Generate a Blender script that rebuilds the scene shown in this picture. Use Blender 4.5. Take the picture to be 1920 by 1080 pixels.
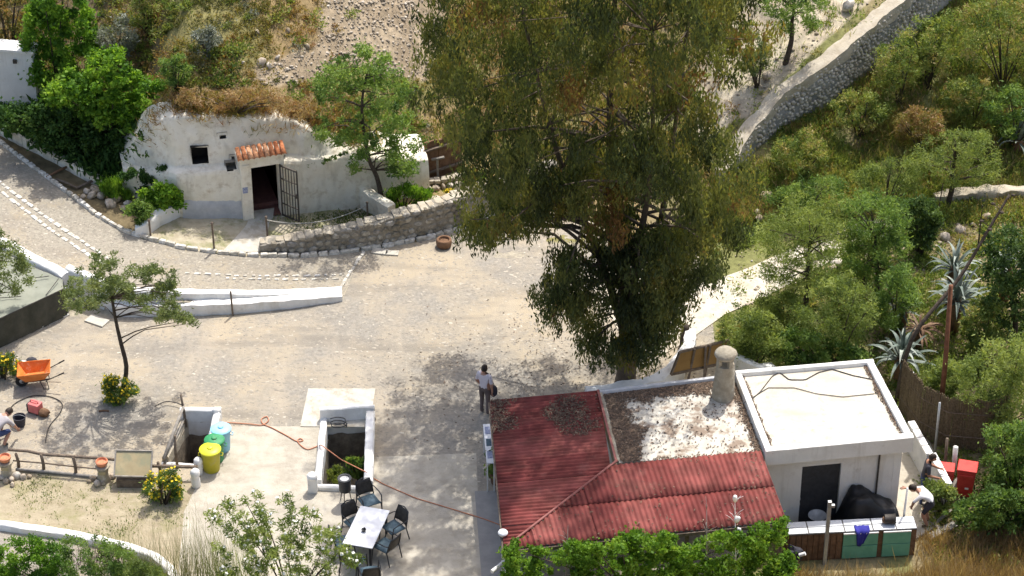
import bpy, bmesh, math, random
import numpy as np
from mathutils import Vector, Matrix, noise as mnoise
from mathutils.geometry import tessellate_polygon

for o in list(bpy.data.objects): bpy.data.objects.remove(o)
scene = bpy.context.scene
COL = scene.collection
R = math.radians

# ---------------------------------------------------------------- camera, sky, sun
PITCH = R(35.0); FPX = 5000.0; DIST = 80.6
CAM = Vector((0.0, -DIST*math.cos(PITCH), DIST*math.sin(PITCH)))
cam_data = bpy.data.cameras.new('camera')
cam_data.sensor_width = 36.0; cam_data.lens = 36.0*FPX/1920.0
cam_data.clip_start = 1.0; cam_data.clip_end = 1000.0
cam = bpy.data.objects.new('camera', cam_data); COL.objects.link(cam)
cam.location = CAM; cam.rotation_euler = (math.pi/2-PITCH, 0, 0)
scene.camera = cam
SUN_ELEV = R(63.0); SUN_AZ = math.atan2(0.42, 0.90)      # sun stands beyond the scene, a little to the right
sdir = Vector((math.sin(SUN_AZ)*math.cos(SUN_ELEV), math.cos(SUN_AZ)*math.cos(SUN_ELEV), math.sin(SUN_ELEV)))
world = bpy.data.worlds.new('World'); scene.world = world; world.use_nodes = True
wn = world.node_tree
sky = wn.nodes.new('ShaderNodeTexSky'); sky.sky_type = 'NISHITA'; sky.sun_disc = False
sky.dust_density = 4.2; sky.ozone_density = 0.5; sky.sun_elevation = SUN_ELEV; sky.sun_rotation = SUN_AZ
wn.links.new(sky.outputs[0], wn.nodes['Background'].inputs[0])
wn.nodes['Background'].inputs[1].default_value = 0.15
sun_data = bpy.data.lights.new('sun', 'SUN'); sun_data.energy = 3.1; sun_data.angle = R(0.55)
sun_data.color = (1.0, 0.965, 0.905)
sun = bpy.data.objects.new('sun', sun_data); COL.objects.link(sun)
sun.rotation_euler = sdir.to_track_quat('Z', 'Y').to_euler(); sun.location = (20, 40, 60)
scene.view_settings.view_transform = 'Standard'; scene.view_settings.look = 'None'
scene.view_settings.exposure = 0.67; scene.view_settings.gamma = 1.0
scene.view_settings.use_curve_mapping = False

# ---------------------------------------------------------------- pixel -> world (photograph is 1920 x 1080)
def ray(px, py):
    u = (px-960)/FPX; v = (540-py)/FPX
    return Vector((u, math.cos(PITCH)+v*math.sin(PITCH), -math.sin(PITCH)+v*math.cos(PITCH)))
def at(px, py, z=0.0):
    d = ray(px, py); t = (z-CAM.z)/d.z
    return CAM+d*t
def aty(px, py, y):
    d = ray(px, py); t = (y-CAM.y)/d.y
    return CAM+d*t
def lerp(a, b, t): return a+(b-a)*t
def sst(a, b, t):
    t = min(1.0, max(0.0, (t-a)/(b-a))); return t*t*(3-2*t)
def interp(x, xs, ys): return float(np.interp(x, xs, ys))
def N3(x, y, z=0.0): return mnoise.noise(Vector((x, y, z)))

# ---------------------------------------------------------------- height of the ground
FAC = [at(235, 362, 0.6), at(296, 388, 0.5), at(338, 408, 0.45), at(475, 398, 0.45), at(530, 389, 0.45), at(580, 383, 0.42), at(690, 366, 0.38), at(805, 346, 0.3)]
FAC = [Vector((p.x, p.y)) for p in FAC]
FX = [p.x for p in FAC]; FY = [p.y for p in FAC]
def fac_y(x): return interp(x, FX, FY)
TOPX, TOPZ = [], []
for _px, _py in ((225, 305), (262, 266), (298, 228), (335, 212), (450, 212), (560, 219), (600, 242), (660, 266), (740, 302), (806, 336)):
    _q = aty(_px, _py, 5.0)
    for _ in range(3): _q = aty(_px, _py, fac_y(_q.x)+.78)
    TOPX.append(_q.x); TOPZ.append(_q.z)
def top_z(x): return interp(x, TOPX, TOPZ)
LW = [at(-60, 400, 1.15), at(20, 452, 1.0), at(130, 520, 0.75), at(235, 570, 0.45), at(345, 590, 0), at(480, 582, 0), at(640, 562, 0)]
LWX = [p.x for p in LW]; LWY = [p.y for p in LW]
def lw_y(x): return interp(x, LWX, LWY)
BK = [at(-60, 205, 1.35), at(0, 238, 1.2), at(90, 285, 1.0), at(180, 335, 0.85), at(270, 352, .7)]
BKX = [p.x for p in BK]; BKY = [p.y for p in BK]
WL = [Vector(p) for p in ((6.6, 4.9, .55), (7.4, 6.2, .95), (8.5, 7.3, 1.3), (10.2, 8.35, 1.7), (12.3, 10.3, 2.5), (14.5, 12.5, 3.3), (18.0, 15.6, 4.5))]
WH = [0.35, 0.6, 1.05, 1.4, 1.35, 1.25, 1.2]
def wall_sd(x, y):
    best = None
    for i in range(len(WL)-1):
        a, b = WL[i], WL[i+1]; dx, dy = b.x-a.x, b.y-a.y; L = dx*dx+dy*dy
        t = ((x-a.x)*dx+(y-a.y)*dy)/L; tc = min(1, max(0, t))
        qx, qy = a.x+dx*tc, a.y+dy*tc; d = math.hypot(x-qx, y-qy)
        side = (dx*(y-a.y)-dy*(x-a.x))
        if best is None or d < best[0]:
            best = (d, side, lerp(a.z, b.z, tc), lerp(WH[i], WH[i+1], tc))
    d, side, zb, hh = best
    return (d if side > 0 else -d), zb, hh
YBX = [-3, -1, 2, 5, 8, 12, 16, 22]; YBY = [6.2, 6.6, 5.4, 4.1, 4.0, 4.6, 5.4, 6.2]
def softp(t): return t if t > 4 else math.log1p(math.exp(3*t))/3
CURB = [at(-60, 984, 0), at(0, 990, 0), at(130, 1008, 0), at(240, 1033, 0), at(290, 1050, 0), at(322, 1078, 0), at(335, 1110, 0)]
PIT1 = [at(352, 792), at(402, 792), at(380, 874), at(318, 868)]
PIT2 = [at(614, 792), at(686, 788), at(682, 918), at(604, 914)]
def lane_z(x): return 0.09*max(0.0, -5.1-x)
def inpoly(x, y, P):
    c = False; n = len(P)
    for i in range(n):
        a, b = P[i], P[(i+1) % n]
        if (a.y > y) != (b.y > y) and x < (b.x-a.x)*(y-a.y)/(b.y-a.y)+a.x: c = not c
    return c
def hgt(x, y):
    z = 0.0
    if x < -3.6:
        if y > lw_y(x) + (0.12 if x > LWX[0] else 0): z = lane_z(x)
    if y > 1.0:
        # cave hill
        if x < -2.4:
            d = y-fac_y(x)
            zc = z + (top_z(x)-0.08-z)*sst(.45, .9, d) + (0.42*max(0, d-0.95))
            if x < -11.2:
                db = y-interp(x, BKX, BKY)
                zbank = z + 0.25*sst(0.0, 0.15, db) + 0.5*max(0, db)
                k = sst(-12.2, -11.2, x); zc = lerp(zbank, zc, k)
        else: zc = 0
        if x > -3.4:
            zr = 0.4*softp(y-interp(x, YBX, YBY))
            if x > 5.2 or y > 6:
                s, zb, hh = wall_sd(x, y)
                if s > 0:
                    k = sst(2.0, 6.0, x)
                    zt = zb+hh-0.06+0.12*s
                    if x < 6.6: zt = zr
                    zr = lerp(zr, zt, k)
            k = sst(-3.4, -2.4, x)
            zc = lerp(zc, zr, k) if x < -2.4 else zr
            if -3.4 < x < -2.4: pass
        z = max(z, zc) if x < -2.4 else zc
    if -13 < y < -5 and -11 < x < -2:
        for P in (PIT1, PIT2):
            cx = sum(p.x for p in P)/4; cy = sum(p.y for p in P)/4
            if inpoly(cx+(x-cx)*.8, cy+(y-cy)*.88, P): z -= 2.4
    if y < -10.5:
        if x > -1.5:
            z += 0.52*max(0.0, -13.9-y)*sst(-1.5, 0.5, x)
        if x < -4:
            cx = [p.x for p in CURB]; cy = [p.y for p in CURB]
            if x < cx[-1]-0.0 and y < interp(x, cx, cy)-0.1: z -= 0.35
            z -= 0.15*max(0, -13.3-y)*sst(-4, -6, x)
    return z
def T(px, py, lift=0.0):
    """where the line of sight through a pixel meets the ground"""
    d = ray(px, py); t = 60.0; dt = 0.25
    while t < 160:
        p = CAM+d*t
        if p.z <= hgt(p.x, p.y):
            a, b = t-dt, t
            for _ in range(12):
                m = (a+b)/2; q = CAM+d*m
                if q.z <= hgt(q.x, q.y): b = m
                else: a = m
            q = CAM+d*b
            return Vector((q.x, q.y, hgt(q.x, q.y)+lift))
        t += dt
    return CAM+d*100

# ---------------------------------------------------------------- mesh collecting and object helpers
class MB:
    def __init__(s): s.v = []; s.f = []; s.m = []; s.cur = 0
    def add(s, vs, fs):
        o = len(s.v); s.v += [tuple(p) for p in vs]; s.f += [tuple(i+o for i in f) for f in fs]; s.m += [s.cur]*len(fs); return s
    def box(s, c, size, rz=0.0, rot=None):
        hx, hy, hz = size[0]/2, size[1]/2, size[2]/2
        M = rot if rot is not None else Matrix.Rotation(rz, 3, 'Z')
        vs = [Vector(c)+M@Vector((x, y, z)) for x in (-hx, hx) for y in (-hy, hy) for z in (-hz, hz)]
        return s.add(vs, [(0, 1, 3, 2), (4, 6, 7, 5), (0, 4, 5, 1), (2, 3, 7, 6), (0, 2, 6, 4), (1, 5, 7, 3)])
    def prism(s, poly, z0, z1):
        n = len(poly); P = [(p[0], p[1]) for p in poly]
        ar = sum(P[i][0]*P[(i+1) % n][1]-P[(i+1) % n][0]*P[i][1] for i in range(n))
        if ar < 0: P = P[::-1]
        z0 = z0 if isinstance(z0, (list, tuple)) else [z0]*n; z1 = z1 if isinstance(z1, (list, tuple)) else [z1]*n
        if ar < 0: z0 = z0[::-1]; z1 = z1[::-1]
        vs = [(P[i][0], P[i][1], z0[i]) for i in range(n)]+[(P[i][0], P[i][1], z1[i]) for i in range(n)]
        fs = [tuple(range(n-1, -1, -1)), tuple(range(n, 2*n))]+[(i, (i+1) % n, n+(i+1) % n, n+i) for i in range(n)]
        return s.add(vs, fs)
    def bar(s, a, b, w, h=None, up=(0, 0, 1)):
        """a rectangular bar between two points"""
        a = Vector(a); b = Vector(b); h = h or w; d = (b-a).normalized(); u = Vector(up)
        if abs(d.dot(u)) > .95: u = Vector((1, 0, 0))
        sx = d.cross(u).normalized(); uz = sx.cross(d)
        vs = [p+sx*i*w/2+uz*j*h/2 for p in (a, b) for i, j in ((-1, -1), (1, -1), (1, 1), (-1, 1))]
        return s.add(vs, [(3, 2, 1, 0), (4, 5, 6, 7), (0, 1, 5, 4), (1, 2, 6, 5), (2, 3, 7, 6), (3, 0, 4, 7)])
    def tube(s, pts, rad, seg=7, cap=True):
        pts = [Vector(p) for p in pts]; n = len(pts)
        if not isinstance(rad, (list, tuple)): rad = [rad]*n
        vs = []; ref = Vector((0.31, 0.87, 0.21))
        for i, p in enumerate(pts):
            d = (pts[min(i+1, n-1)]-pts[max(i-1, 0)])
            if d.length < 1e-6: d = Vector((0, 0, 1))
            d.normalize(); a = d.cross(ref)
            if a.length < .1: a = d.cross(Vector((1, 0, 0)))
            a.normalize(); b = d.cross(a)
            for k in range(seg):
                t = 2*math.pi*k/seg; vs.append(p+(a*math.cos(t)+b*math.sin(t))*rad[i])
        fs = [(i*seg+k, i*seg+(k+1) % seg, (i+1)*seg+(k+1) % seg, (i+1)*seg+k) for i in range(n-1) for k in range(seg)]
        if cap: fs += [tuple(range(seg-1, -1, -1)), tuple(range((n-1)*seg, n*seg))]
        return s.add(vs, fs)
    def lathe(s, c, prof, seg=20, wob=0.0, seed=0):
        c = Vector(c); vs = []; fs = []; n = len(prof)
        for i, (r, z) in enumerate(prof):
            for k in range(seg):
                t = 2*math.pi*k/seg; rr = r
                if wob: rr = r*(1+wob*N3(math.cos(t)*1.5+seed, math.sin(t)*1.5, z*3+seed))
                vs.append(c+Vector((rr*math.cos(t), rr*math.sin(t), z)))
        for i in range(n-1):
            for k in range(seg): fs.append((i*seg+k, i*seg+(k+1) % seg, (i+1)*seg+(k+1) % seg, (i+1)*seg+k))
        if prof[0][0] > 1e-4: fs.append(tuple(range(seg-1, -1, -1)))
        if prof[-1][0] > 1e-4: fs.append(tuple(range((n-1)*seg, n*seg)))
        return s.add(vs, fs)
    def blob(s, c, size, sub=1, jit=0.15, seed=0, rz=0.0):
        bm = bmesh.new(); bmesh.ops.create_icosphere(bm, subdivisions=sub, radius=1.0)
        rnd = random.Random(seed); M = Matrix.Rotation(rz, 3, 'Z')
        vs = []
        for v in bm.verts:
            q = v.co*(1+jit*(rnd.random()*2-1)); vs.append(Vector(c)+M@Vector((q.x*size[0], q.y*size[1], q.z*size[2])))
        bm.verts.index_update(); fs = [tuple(v.index for v in f.verts) for f in bm.faces]; bm.free()
        return s.add(vs, fs)
    def grid(s, P):
        """P: rows of points"""
        r, c = len(P), len(P[0]); vs = [p for row in P for p in row]
        return s.add(vs, [(i*c+j, i*c+j+1, (i+1)*c+j+1, (i+1)*c+j) for i in range(r-1) for j in range(c-1)])
    def mesh(s, name, mats, off=(0, 0, 0), smooth=None):
        me = bpy.data.meshes.new(name); ox, oy, oz = off
        me.from_pydata([(x-ox, y-oy, z-oz) for x, y, z in s.v], [], s.f)
        for m in (mats if isinstance(mats, (list, tuple)) else [mats]): me.materials.append(m)
        if isinstance(mats, (list, tuple)) and len(mats) > 1: me.polygons.foreach_set('material_index', s.m)
        me.validate(); me.update()
        if smooth is not None:
            if smooth >= 3.2: me.shade_smooth()
            else:
                me.shade_smooth(); me.set_sharp_from_angle(angle=smooth)
        return me
    def build(s, name, mats, parent=None, local=False, smooth=None, bevel=0.0):
        off = (0, 0, 0)
        if parent is not None and not local: off = wloc(parent)
        me = s.mesh(name, mats, off, smooth)
        o = bpy.data.objects.new(name, me); COL.objects.link(o)
        if parent is not None: o.parent = parent
        if bevel:
            b = o.modifiers.new('bevel', 'BEVEL'); b.width = bevel; b.segments = 2; b.limit_method = 'ANGLE'
        return o
def wloc(o):
    p = Vector((0, 0, 0))
    while o is not None: p = p+o.location; o = o.parent
    return p
def tag(o, label=None, cat=None, group=None, kind=None):
    if label: o['label'] = label
    if cat: o['category'] = cat
    if group: o['group'] = group
    if kind: o['kind'] = kind
    return o
def thing(name, label, cat, loc=(0, 0, 0), rz=0.0, group=None):
    o = bpy.data.objects.new(name, None); COL.objects.link(o); o.empty_display_size = .2
    o.location = loc; o.rotation_euler = (0, 0, rz)
    return tag(o, label, cat, group)
def copy_tree(o, parent=None):
    c = o.copy(); COL.objects.link(c); c.parent = parent
    for ch in list(o.children): copy_tree(ch, c)
    return c
def piece(name, me, loc, parent, rot=(0, 0, 0), scale=(1, 1, 1)):
    """an alike piece that shares its mesh"""
    o = bpy.data.objects.new(name, me); COL.objects.link(o); o.parent = parent
    o.location = Vector(loc)-(wloc(parent) if parent is not None else Vector((0, 0, 0)))
    o.rotation_euler = rot; o.scale = scale
    return o

# ---------------------------------------------------------------- materials
def mat(name, c1, c2=None, scale=6.0, rough=0.85, bump=0.0, bscale=None, c3=None, s3=1.0, lo=0.35, hi=0.65, metal=0.0, spec=0.3, detail=6.0, t3=(0.5, 0.62)):
    m = bpy.data.materials.new(name); m.use_nodes = True; nt = m.node_tree; n = nt.nodes; L = nt.links
    b = n['Principled BSDF']; b.inputs['Roughness'].default_value = rough; b.inputs['Metallic'].default_value = metal
    b.inputs['Specular IOR Level'].default_value = spec
    c1 = (*c1, 1)
    if c2 is None: b.inputs['Base Color'].default_value = c1
    geo = n.new('ShaderNodeNewGeometry')
    if c2 is not None:
        nz = n.new('ShaderNodeTexNoise'); nz.inputs['Scale'].default_value = scale; nz.inputs['Detail'].default_value = detail
        nz.inputs['Roughness'].default_value = 0.65
        L.new(geo.outputs['Position'], nz.inputs['Vector'])
        rp = n.new('ShaderNodeValToRGB'); rp.color_ramp.elements[0].position = lo; rp.color_ramp.elements[1].position = hi
        rp.color_ramp.elements[0].color = c1; rp.color_ramp.elements[1].color = (*c2, 1)
        L.new(nz.outputs['Fac'], rp.inputs['Fac']); out = rp.outputs['Color']
        if c3 is not None:
            n3 = n.new('ShaderNodeTexNoise'); n3.inputs['Scale'].default_value = s3; n3.inputs['Detail'].default_value = 5
            n3.inputs['Roughness'].default_value = .7
            L.new(geo.outputs['Position'], n3.inputs['Vector'])
            r3 = n.new('ShaderNodeValToRGB'); r3.color_ramp.elements[0].position = t3[0]; r3.color_ramp.elements[1].position = t3[1]
            L.new(n3.outputs['Fac'], r3.inputs['Fac'])
            mx = n.new('ShaderNodeMix'); mx.data_type = 'RGBA'; mx.inputs[7].default_value = (*c3, 1)
            L.new(r3.outputs['Color'], mx.inputs[0]); L.new(out, mx.inputs[6]); out = mx.outputs[2]
        L.new(out, b.inputs['Base Color'])
    if bump:
        bz = n.new('ShaderNodeTexNoise'); bz.inputs['Scale'].default_value = bscale or scale*4; bz.inputs['Detail'].default_value = 4
        L.new(geo.outputs['Position'], bz.inputs['Vector'])
        bp = n.new('ShaderNodeBump'); bp.inputs['Strength'].default_value = bump; bp.inputs['Distance'].default_value = .03
        L.new(bz.outputs['Fac'], bp.inputs['Height']); L.new(bp.outputs['Normal'], b.inputs['Normal'])
    return m
def leafmat(name, stops, trans=0.35, rough=0.6, spec=0.25):
    """leaf colours chosen by each leaf's own random value"""
    m = bpy.data.materials.new(name); m.use_nodes = True; nt = m.node_tree; n = nt.nodes; L = nt.links
    b = n['Principled BSDF']; b.inputs['Roughness'].default_value = rough; b.inputs['Specular IOR Level'].default_value = spec
    a = n.new('ShaderNodeAttribute'); a.attribute_name = 'var'
    rp = n.new('ShaderNodeValToRGB'); e = rp.color_ramp.elements
    while len(e) < len(stops): e.new(0.5)
    for i, (p, c) in enumerate(stops): e[i].position = p; e[i].color = (*c, 1)
    L.new(a.outputs['Fac'], rp.inputs['Fac']); L.new(rp.outputs['Color'], b.inputs['Base Color'])
    t = n.new('ShaderNodeBsdfTranslucent'); g = n.new('ShaderNodeMix'); g.data_type = 'RGBA'; g.blend_type = 'MULTIPLY'; g.inputs[0].default_value = 1
    g.inputs[7].default_value = (1.25, 1.2, .6, 1); L.new(rp.outputs['Color'], g.inputs[6]); L.new(g.outputs[2], t.inputs['Color'])
    mx = n.new('ShaderNodeMixShader'); mx.inputs[0].default_value = trans
    L.new(b.outputs[0], mx.inputs[1]); L.new(t.outputs[0], mx.inputs[2]); L.new(mx.outputs[0], n['Material Output'].inputs['Surface'])
    return m
def varmat(name, stops, rough=0.9, bump=0.0):
    m = bpy.data.materials.new(name); m.use_nodes = True; nt = m.node_tree; n = nt.nodes; L = nt.links
    b = n['Principled BSDF']; b.inputs['Roughness'].default_value = rough; b.inputs['Specular IOR Level'].default_value = .2
    a = n.new('ShaderNodeAttribute'); a.attribute_name = 'var'
    rp = n.new('ShaderNodeValToRGB'); e = rp.color_ramp.elements
    while len(e) < len(stops): e.new(0.5)
    for i, (p, c) in enumerate(stops): e[i].position = p; e[i].color = (*c, 1)
    L.new(a.outputs['Fac'], rp.inputs['Fac']); L.new(rp.outputs['Color'], b.inputs['Base Color'])
    return m
def objmat(name, stops, scale=9.0, rough=.9, bump=.4):
    """colour picked per object (stones, tiles) with a little grain"""
    m = bpy.data.materials.new(name); m.use_nodes = True; nt = m.node_tree; n = nt.nodes; L = nt.links
    b = n['Principled BSDF']; b.inputs['Roughness'].default_value = rough; b.inputs['Specular IOR Level'].default_value = .2
    oi = n.new('ShaderNodeObjectInfo'); rp = n.new('ShaderNodeValToRGB'); e = rp.color_ramp.elements
    while len(e) < len(stops): e.new(0.5)
    for i, (p, c) in enumerate(stops): e[i].position = p; e[i].color = (*c, 1)
    L.new(oi.outputs['Random'], rp.inputs['Fac'])
    geo = n.new('ShaderNodeNewGeometry'); nz = n.new('ShaderNodeTexNoise'); nz.inputs['Scale'].default_value = scale; nz.inputs['Detail'].default_value = 6
    L.new(geo.outputs['Position'], nz.inputs['Vector'])
    r2 = n.new('ShaderNodeValToRGB'); r2.color_ramp.elements[0].color = (.55, .53, .5, 1); r2.color_ramp.elements[1].color = (1.15, 1.15, 1.15, 1)
    r2.color_ramp.elements[0].position = .3; r2.color_ramp.elements[1].position = .65
    L.new(nz.outputs['Fac'], r2.inputs['Fac'])
    mx = n.new('ShaderNodeMix'); mx.data_type = 'RGBA'; mx.blend_type = 'MULTIPLY'; mx.inputs[0].default_value = 1
    L.new(rp.outputs['Color'], mx.inputs[6]); L.new(r2.outputs['Color'], mx.inputs[7]); L.new(mx.outputs[2], b.inputs['Base Color'])
    bp = n.new('ShaderNodeBump'); bp.inputs['Strength'].default_value = bump; bp.inputs['Distance'].default_value = .02
    L.new(nz.outputs['Fac'], bp.inputs['Height']); L.new(bp.outputs['Normal'], b.inputs['Normal'])
    return m
M = {}
M['limewash'] = mat('limewash', (.74, .68, .55), (.84, .79, .675), 2.2, .92, .6, 9, c3=(.54, .46, .34), s3=3.4, t3=(.52, .74))
M['plinth'] = mat('plinth', (.40, .41, .42), (.52, .52, .52), 3.0, .9, .5, 9)
M['white'] = mat('white_paint', (.72, .71, .68), (.82, .81, .78), 3.0, .8, .2, 12, c3=(.5, .47, .42), s3=2.2, t3=(.6, .8))
M['wallwhite'] = mat('wall_white', (.68, .67, .63), (.76, .75, .71), 1.5, .85, .2, 15, c3=(.55, .52, .46), s3=2.6, t3=(.58, .8))
M['rooftop'] = mat('roof_screed', (.50, .455, .36), (.60, .56, .47), 1.6, .9, .3, 20, c3=(.38, .32, .23), s3=3.2, t3=(.54, .74))
M['roofold'] = mat('roof_screed_old', (.46, .42, .34), (.58, .55, .48), 2.2, .9, .3, 20, c3=(.26, .20, .15), s3=1.5, t3=(.50, .60))
M['red'] = objmat('red_sheet', [(0, (.15, .034, .030)), (.5, (.205, .050, .043)), (1, (.265, .083, .07))], 2.4, .75, .15)
M['redcap'] = mat('red_cap', (.22, .07, .06), (.30, .12, .10), 3.0, .6)
M['plaza'] = mat('plaza_stone', (.225, .204, .172), (.32, .296, .252), 9.0, .95, .6, 26, c3=(.385, .325, .235), s3=.28, t3=(.42, .60))
M['lane'] = mat('lane_cobble', (.25, .223, .178), (.36, .328, .265), 11.0, .95, .6, 24, c3=(.34, .29, .21), s3=.7, t3=(.48, .66))
M['concrete'] = mat('patio_concrete', (.39, .35, .28), (.50, .46, .38), 2.0, .92, .35, 30, c3=(.30, .265, .21), s3=1.1, t3=(.5, .75))
M['slab'] = mat('pale_slab', (.46, .43, .36), (.56, .53, .46), 3.0, .92, .2, 25, c3=(.38, .34, .27), s3=2)
M['greyslab'] = mat('grey_slab', (.25, .245, .235), (.32, .31, .295), 2.2, .9, .15, 30)
M['soil'] = mat('bare_soil', (.29, .24, .16), (.38, .325, .225), 3.0, .97, .5, 16, c3=(.24, .22, .11), s3=.9, t3=(.5, .68))
M['yard'] = mat('yard_soil', (.36, .31, .215), (.46, .41, .30), 4.0, .97, .5, 20, c3=(.22, .22, .10), s3=1.4, t3=(.5, .66))
M['mortar'] = mat('mortar', (.20, .18, .145), (.30, .275, .23), 6.0, .95, .6, 20)
M['stone'] = objmat('wall_stone', [(0, (.20, .175, .13)), (.35, (.33, .295, .235)), (.7, (.40, .37, .31)), (1, (.27, .26, .245))])
M['kerbstone'] = objmat('kerb_stone', [(0, (.50, .47, .40)), (.5, (.62, .59, .52)), (1, (.70, .68, .63))], bump=.3)
M['rock'] = objmat('rock', [(0, (.36, .29, .21)), (.5, (.45, .38, .30)), (1, (.55, .51, .45))])
M['greystone'] = varmat('grey_stone', [(0, (.30, .265, .215)), (.4, (.46, .415, .345)), (.75, (.58, .53, .445)), (1, (.74, .69, .60))])
M['greymortar'] = mat('grey_mortar', (.22, .215, .205), (.34, .33, .31), 4.0, .95, .6, 14)
M['coping'] = mat('coping', (.36, .31, .23), (.48, .43, .34), 3.0, .95, .5, 14)
M['tile'] = objmat('roof_tile', [(0, (.50, .17, .075)), (.5, (.58, .25, .12)), (1, (.66, .38, .22))], scale=14, bump=.2)
M['iron'] = mat('iron', (.055, .05, .046), (.09, .08, .07), 12, .6, metal=.4)
M['dark'] = mat('dark_inside', (.018, .016, .014), (.03, .026, .022), 3, .9)
M['redfloor'] = mat('inside_floor', (.12, .05, .04), (.18, .085, .07), 5, .7)
M['wood'] = mat('weathered_wood', (.115, .085, .062), (.21, .165, .125), 9, .9, .4, 30)
M['brownwood'] = mat('brown_wood', (.12, .065, .035), (.22, .125, .07), 7, .85, .4, 25)
M['greywood'] = mat('grey_wood', (.20, .18, .155), (.32, .295, .26), 8, .9, .4, 30)
M['bark'] = mat('bark', (.045, .034, .026), (.10, .078, .06), 10, .95, .6, 20)
M['eucbark'] = mat('eucalyptus_bark', (.075, .058, .042), (.16, .125, .092), 3.5, .9, .4, 16)
M['black'] = mat('black_plastic', (.028, .03, .033), (.045, .047, .052), 8, .5)
M['tarp'] = mat('black_tarp', (.010, .010, .011), (.02, .02, .021), 2.5, .42, .15, 5)
M['seat'] = mat('seat_fabric', (.06, .10, .13), (.10, .155, .19), 10, .7)
M['tabletop'] = mat('table_white', (.80, .80, .80), (.84, .84, .84), 3, .45)
M['orange'] = mat('orange_paint', (.62, .17, .035), (.72, .25, .06), 6, .5, c3=(.65, .5, .36), s3=5, t3=(.58, .72))
M['orangepot'] = mat('terracotta', (.55, .20, .10), (.65, .28, .16), 12, .85)
M['rubber'] = mat('rubber', (.02, .02, .02), (.035, .033, .03), 10, .8)
M['redpaint'] = mat('red_paint', (.52, .035, .03), (.62, .06, .045), 8, .45)
M['pinkred'] = mat('faded_red', (.58, .14, .13), (.66, .2, .19), 8, .55)
M['blue'] = mat('blue_plastic', (.25, .52, .68), (.30, .58, .74), 4, .55, c3=(.30, .27, .20), s3=4, t3=(.55, .85))
M['bluelid'] = mat('blue_lid', (.30, .62, .80), (.34, .66, .84), 4, .4)
M['green'] = mat('green_plastic', (.03, .23, .085), (.045, .28, .11), 4, .55, c3=(.30, .27, .20), s3=4, t3=(.55, .85))
M['yellow'] = mat('yellow_plastic', (.40, .36, .025), (.48, .43, .04), 4, .55, c3=(.30, .27, .20), s3=4, t3=(.55, .85))
M['yellowlid'] = mat('yellow_lid', (.66, .64, .03), (.72, .70, .05), 4, .4)
M['hose'] = mat('orange_hose', (.50, .18, .09), (.58, .25, .14), 4, .5)
M['board'] = mat('board_face', (.34, .27, .15), (.44, .36, .21), 1.6, .6, c3=(.30, .28, .17), s3=2)
M['panel'] = mat('panel_back', (.24, .135, .04), (.31, .185, .062), 1.5, .7)
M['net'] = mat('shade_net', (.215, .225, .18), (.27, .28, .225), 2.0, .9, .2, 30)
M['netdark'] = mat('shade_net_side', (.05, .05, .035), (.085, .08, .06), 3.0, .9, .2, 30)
M['metal'] = mat('galvanised', (.36, .37, .37), (.48, .49, .49), 8, .45, metal=.5)
M['rust'] = mat('rusty_pole', (.12, .05, .025), (.2, .085, .045), 7, .85)
M['reed'] = mat('reed', (.10, .075, .045), (.22, .17, .11), 18, .95, .4, 40)
M['greenpaint'] = mat('green_cupboard', (.12, .33, .22), (.17, .41, .28), 2.5, .55)
M['bluecloth'] = mat('blue_cloth', (.025, .025, .22), (.05, .05, .32), 6, .9)
M['glazed'] = mat('glazed_tile', (.60, .62, .63), (.70, .72, .73), 3, .35)
M['grout'] = mat('grout', (.10, .095, .09), (.16, .15, .14), 6, .9)
M['chimney'] = mat('chimney_render', (.27, .235, .175), (.40, .36, .28), 4.0, .95, .6, 12, c3=(.62, .59, .52), s3=4, t3=(.6, .75))
M['skin'] = mat('skin', (.42, .22, .15), (.48, .27, .19), 8, .6)
M['skintan'] = mat('skin_tanned', (.32, .15, .09), (.38, .19, .12), 8, .6)
M['hair'] = mat('dark_hair', (.02, .014, .01), (.045, .03, .022), 20, .6)
M['pinkshirt'] = mat('pink_shirt', (.62, .55, .58), (.70, .63, .66), 6, .9)
M['browncloth'] = mat('brown_trousers', (.115, .085, .08), (.165, .125, .115), 8, .9)
M['darkcloth'] = mat('dark_cloth', (.035, .035, .045), (.06, .058, .07), 8, .9)
M['jeans'] = mat('blue_jeans', (.035, .05, .12), (.055, .08, .18), 8, .9)
M['greyshirt'] = mat('grey_shirt', (.40, .37, .37), (.48, .44, .44), 6, .9)
M['whiteshirt'] = mat('white_shirt', (.74, .73, .73), (.82, .81, .81), 6, .9)
M['shoe'] = mat('shoe', (.05, .045, .04), (.1, .09, .08), 9, .8)
M['plaque'] = mat('blue_plaque', (.14, .18, .36), (.45, .47, .55), 28, .4)
M['cable'] = mat('cable', (.05, .045, .04), (.09, .08, .07), 6, .8)
M['chain'] = mat('rope', (.34, .33, .29), (.45, .43, .38), 20, .9)
M['litter'] = varmat('leaf_litter', [(0, (.06, .047, .036)), (.45, (.14, .10, .072)), (.8, (.23, .155, .105)), (1, (.38, .30, .22))])
M['cobble'] = varmat('cobbles', [(0, (.21, .187, .155)), (.5, (.30, .27, .222)), (.85, (.43, .385, .31)), (1, (.58, .53, .44))])
M['scree'] = varmat('scree_stones', [(0, (.20, .165, .125)), (.5, (.32, .27, .205)), (.85, (.42, .365, .29)), (1, (.58, .53, .46))])
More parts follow.
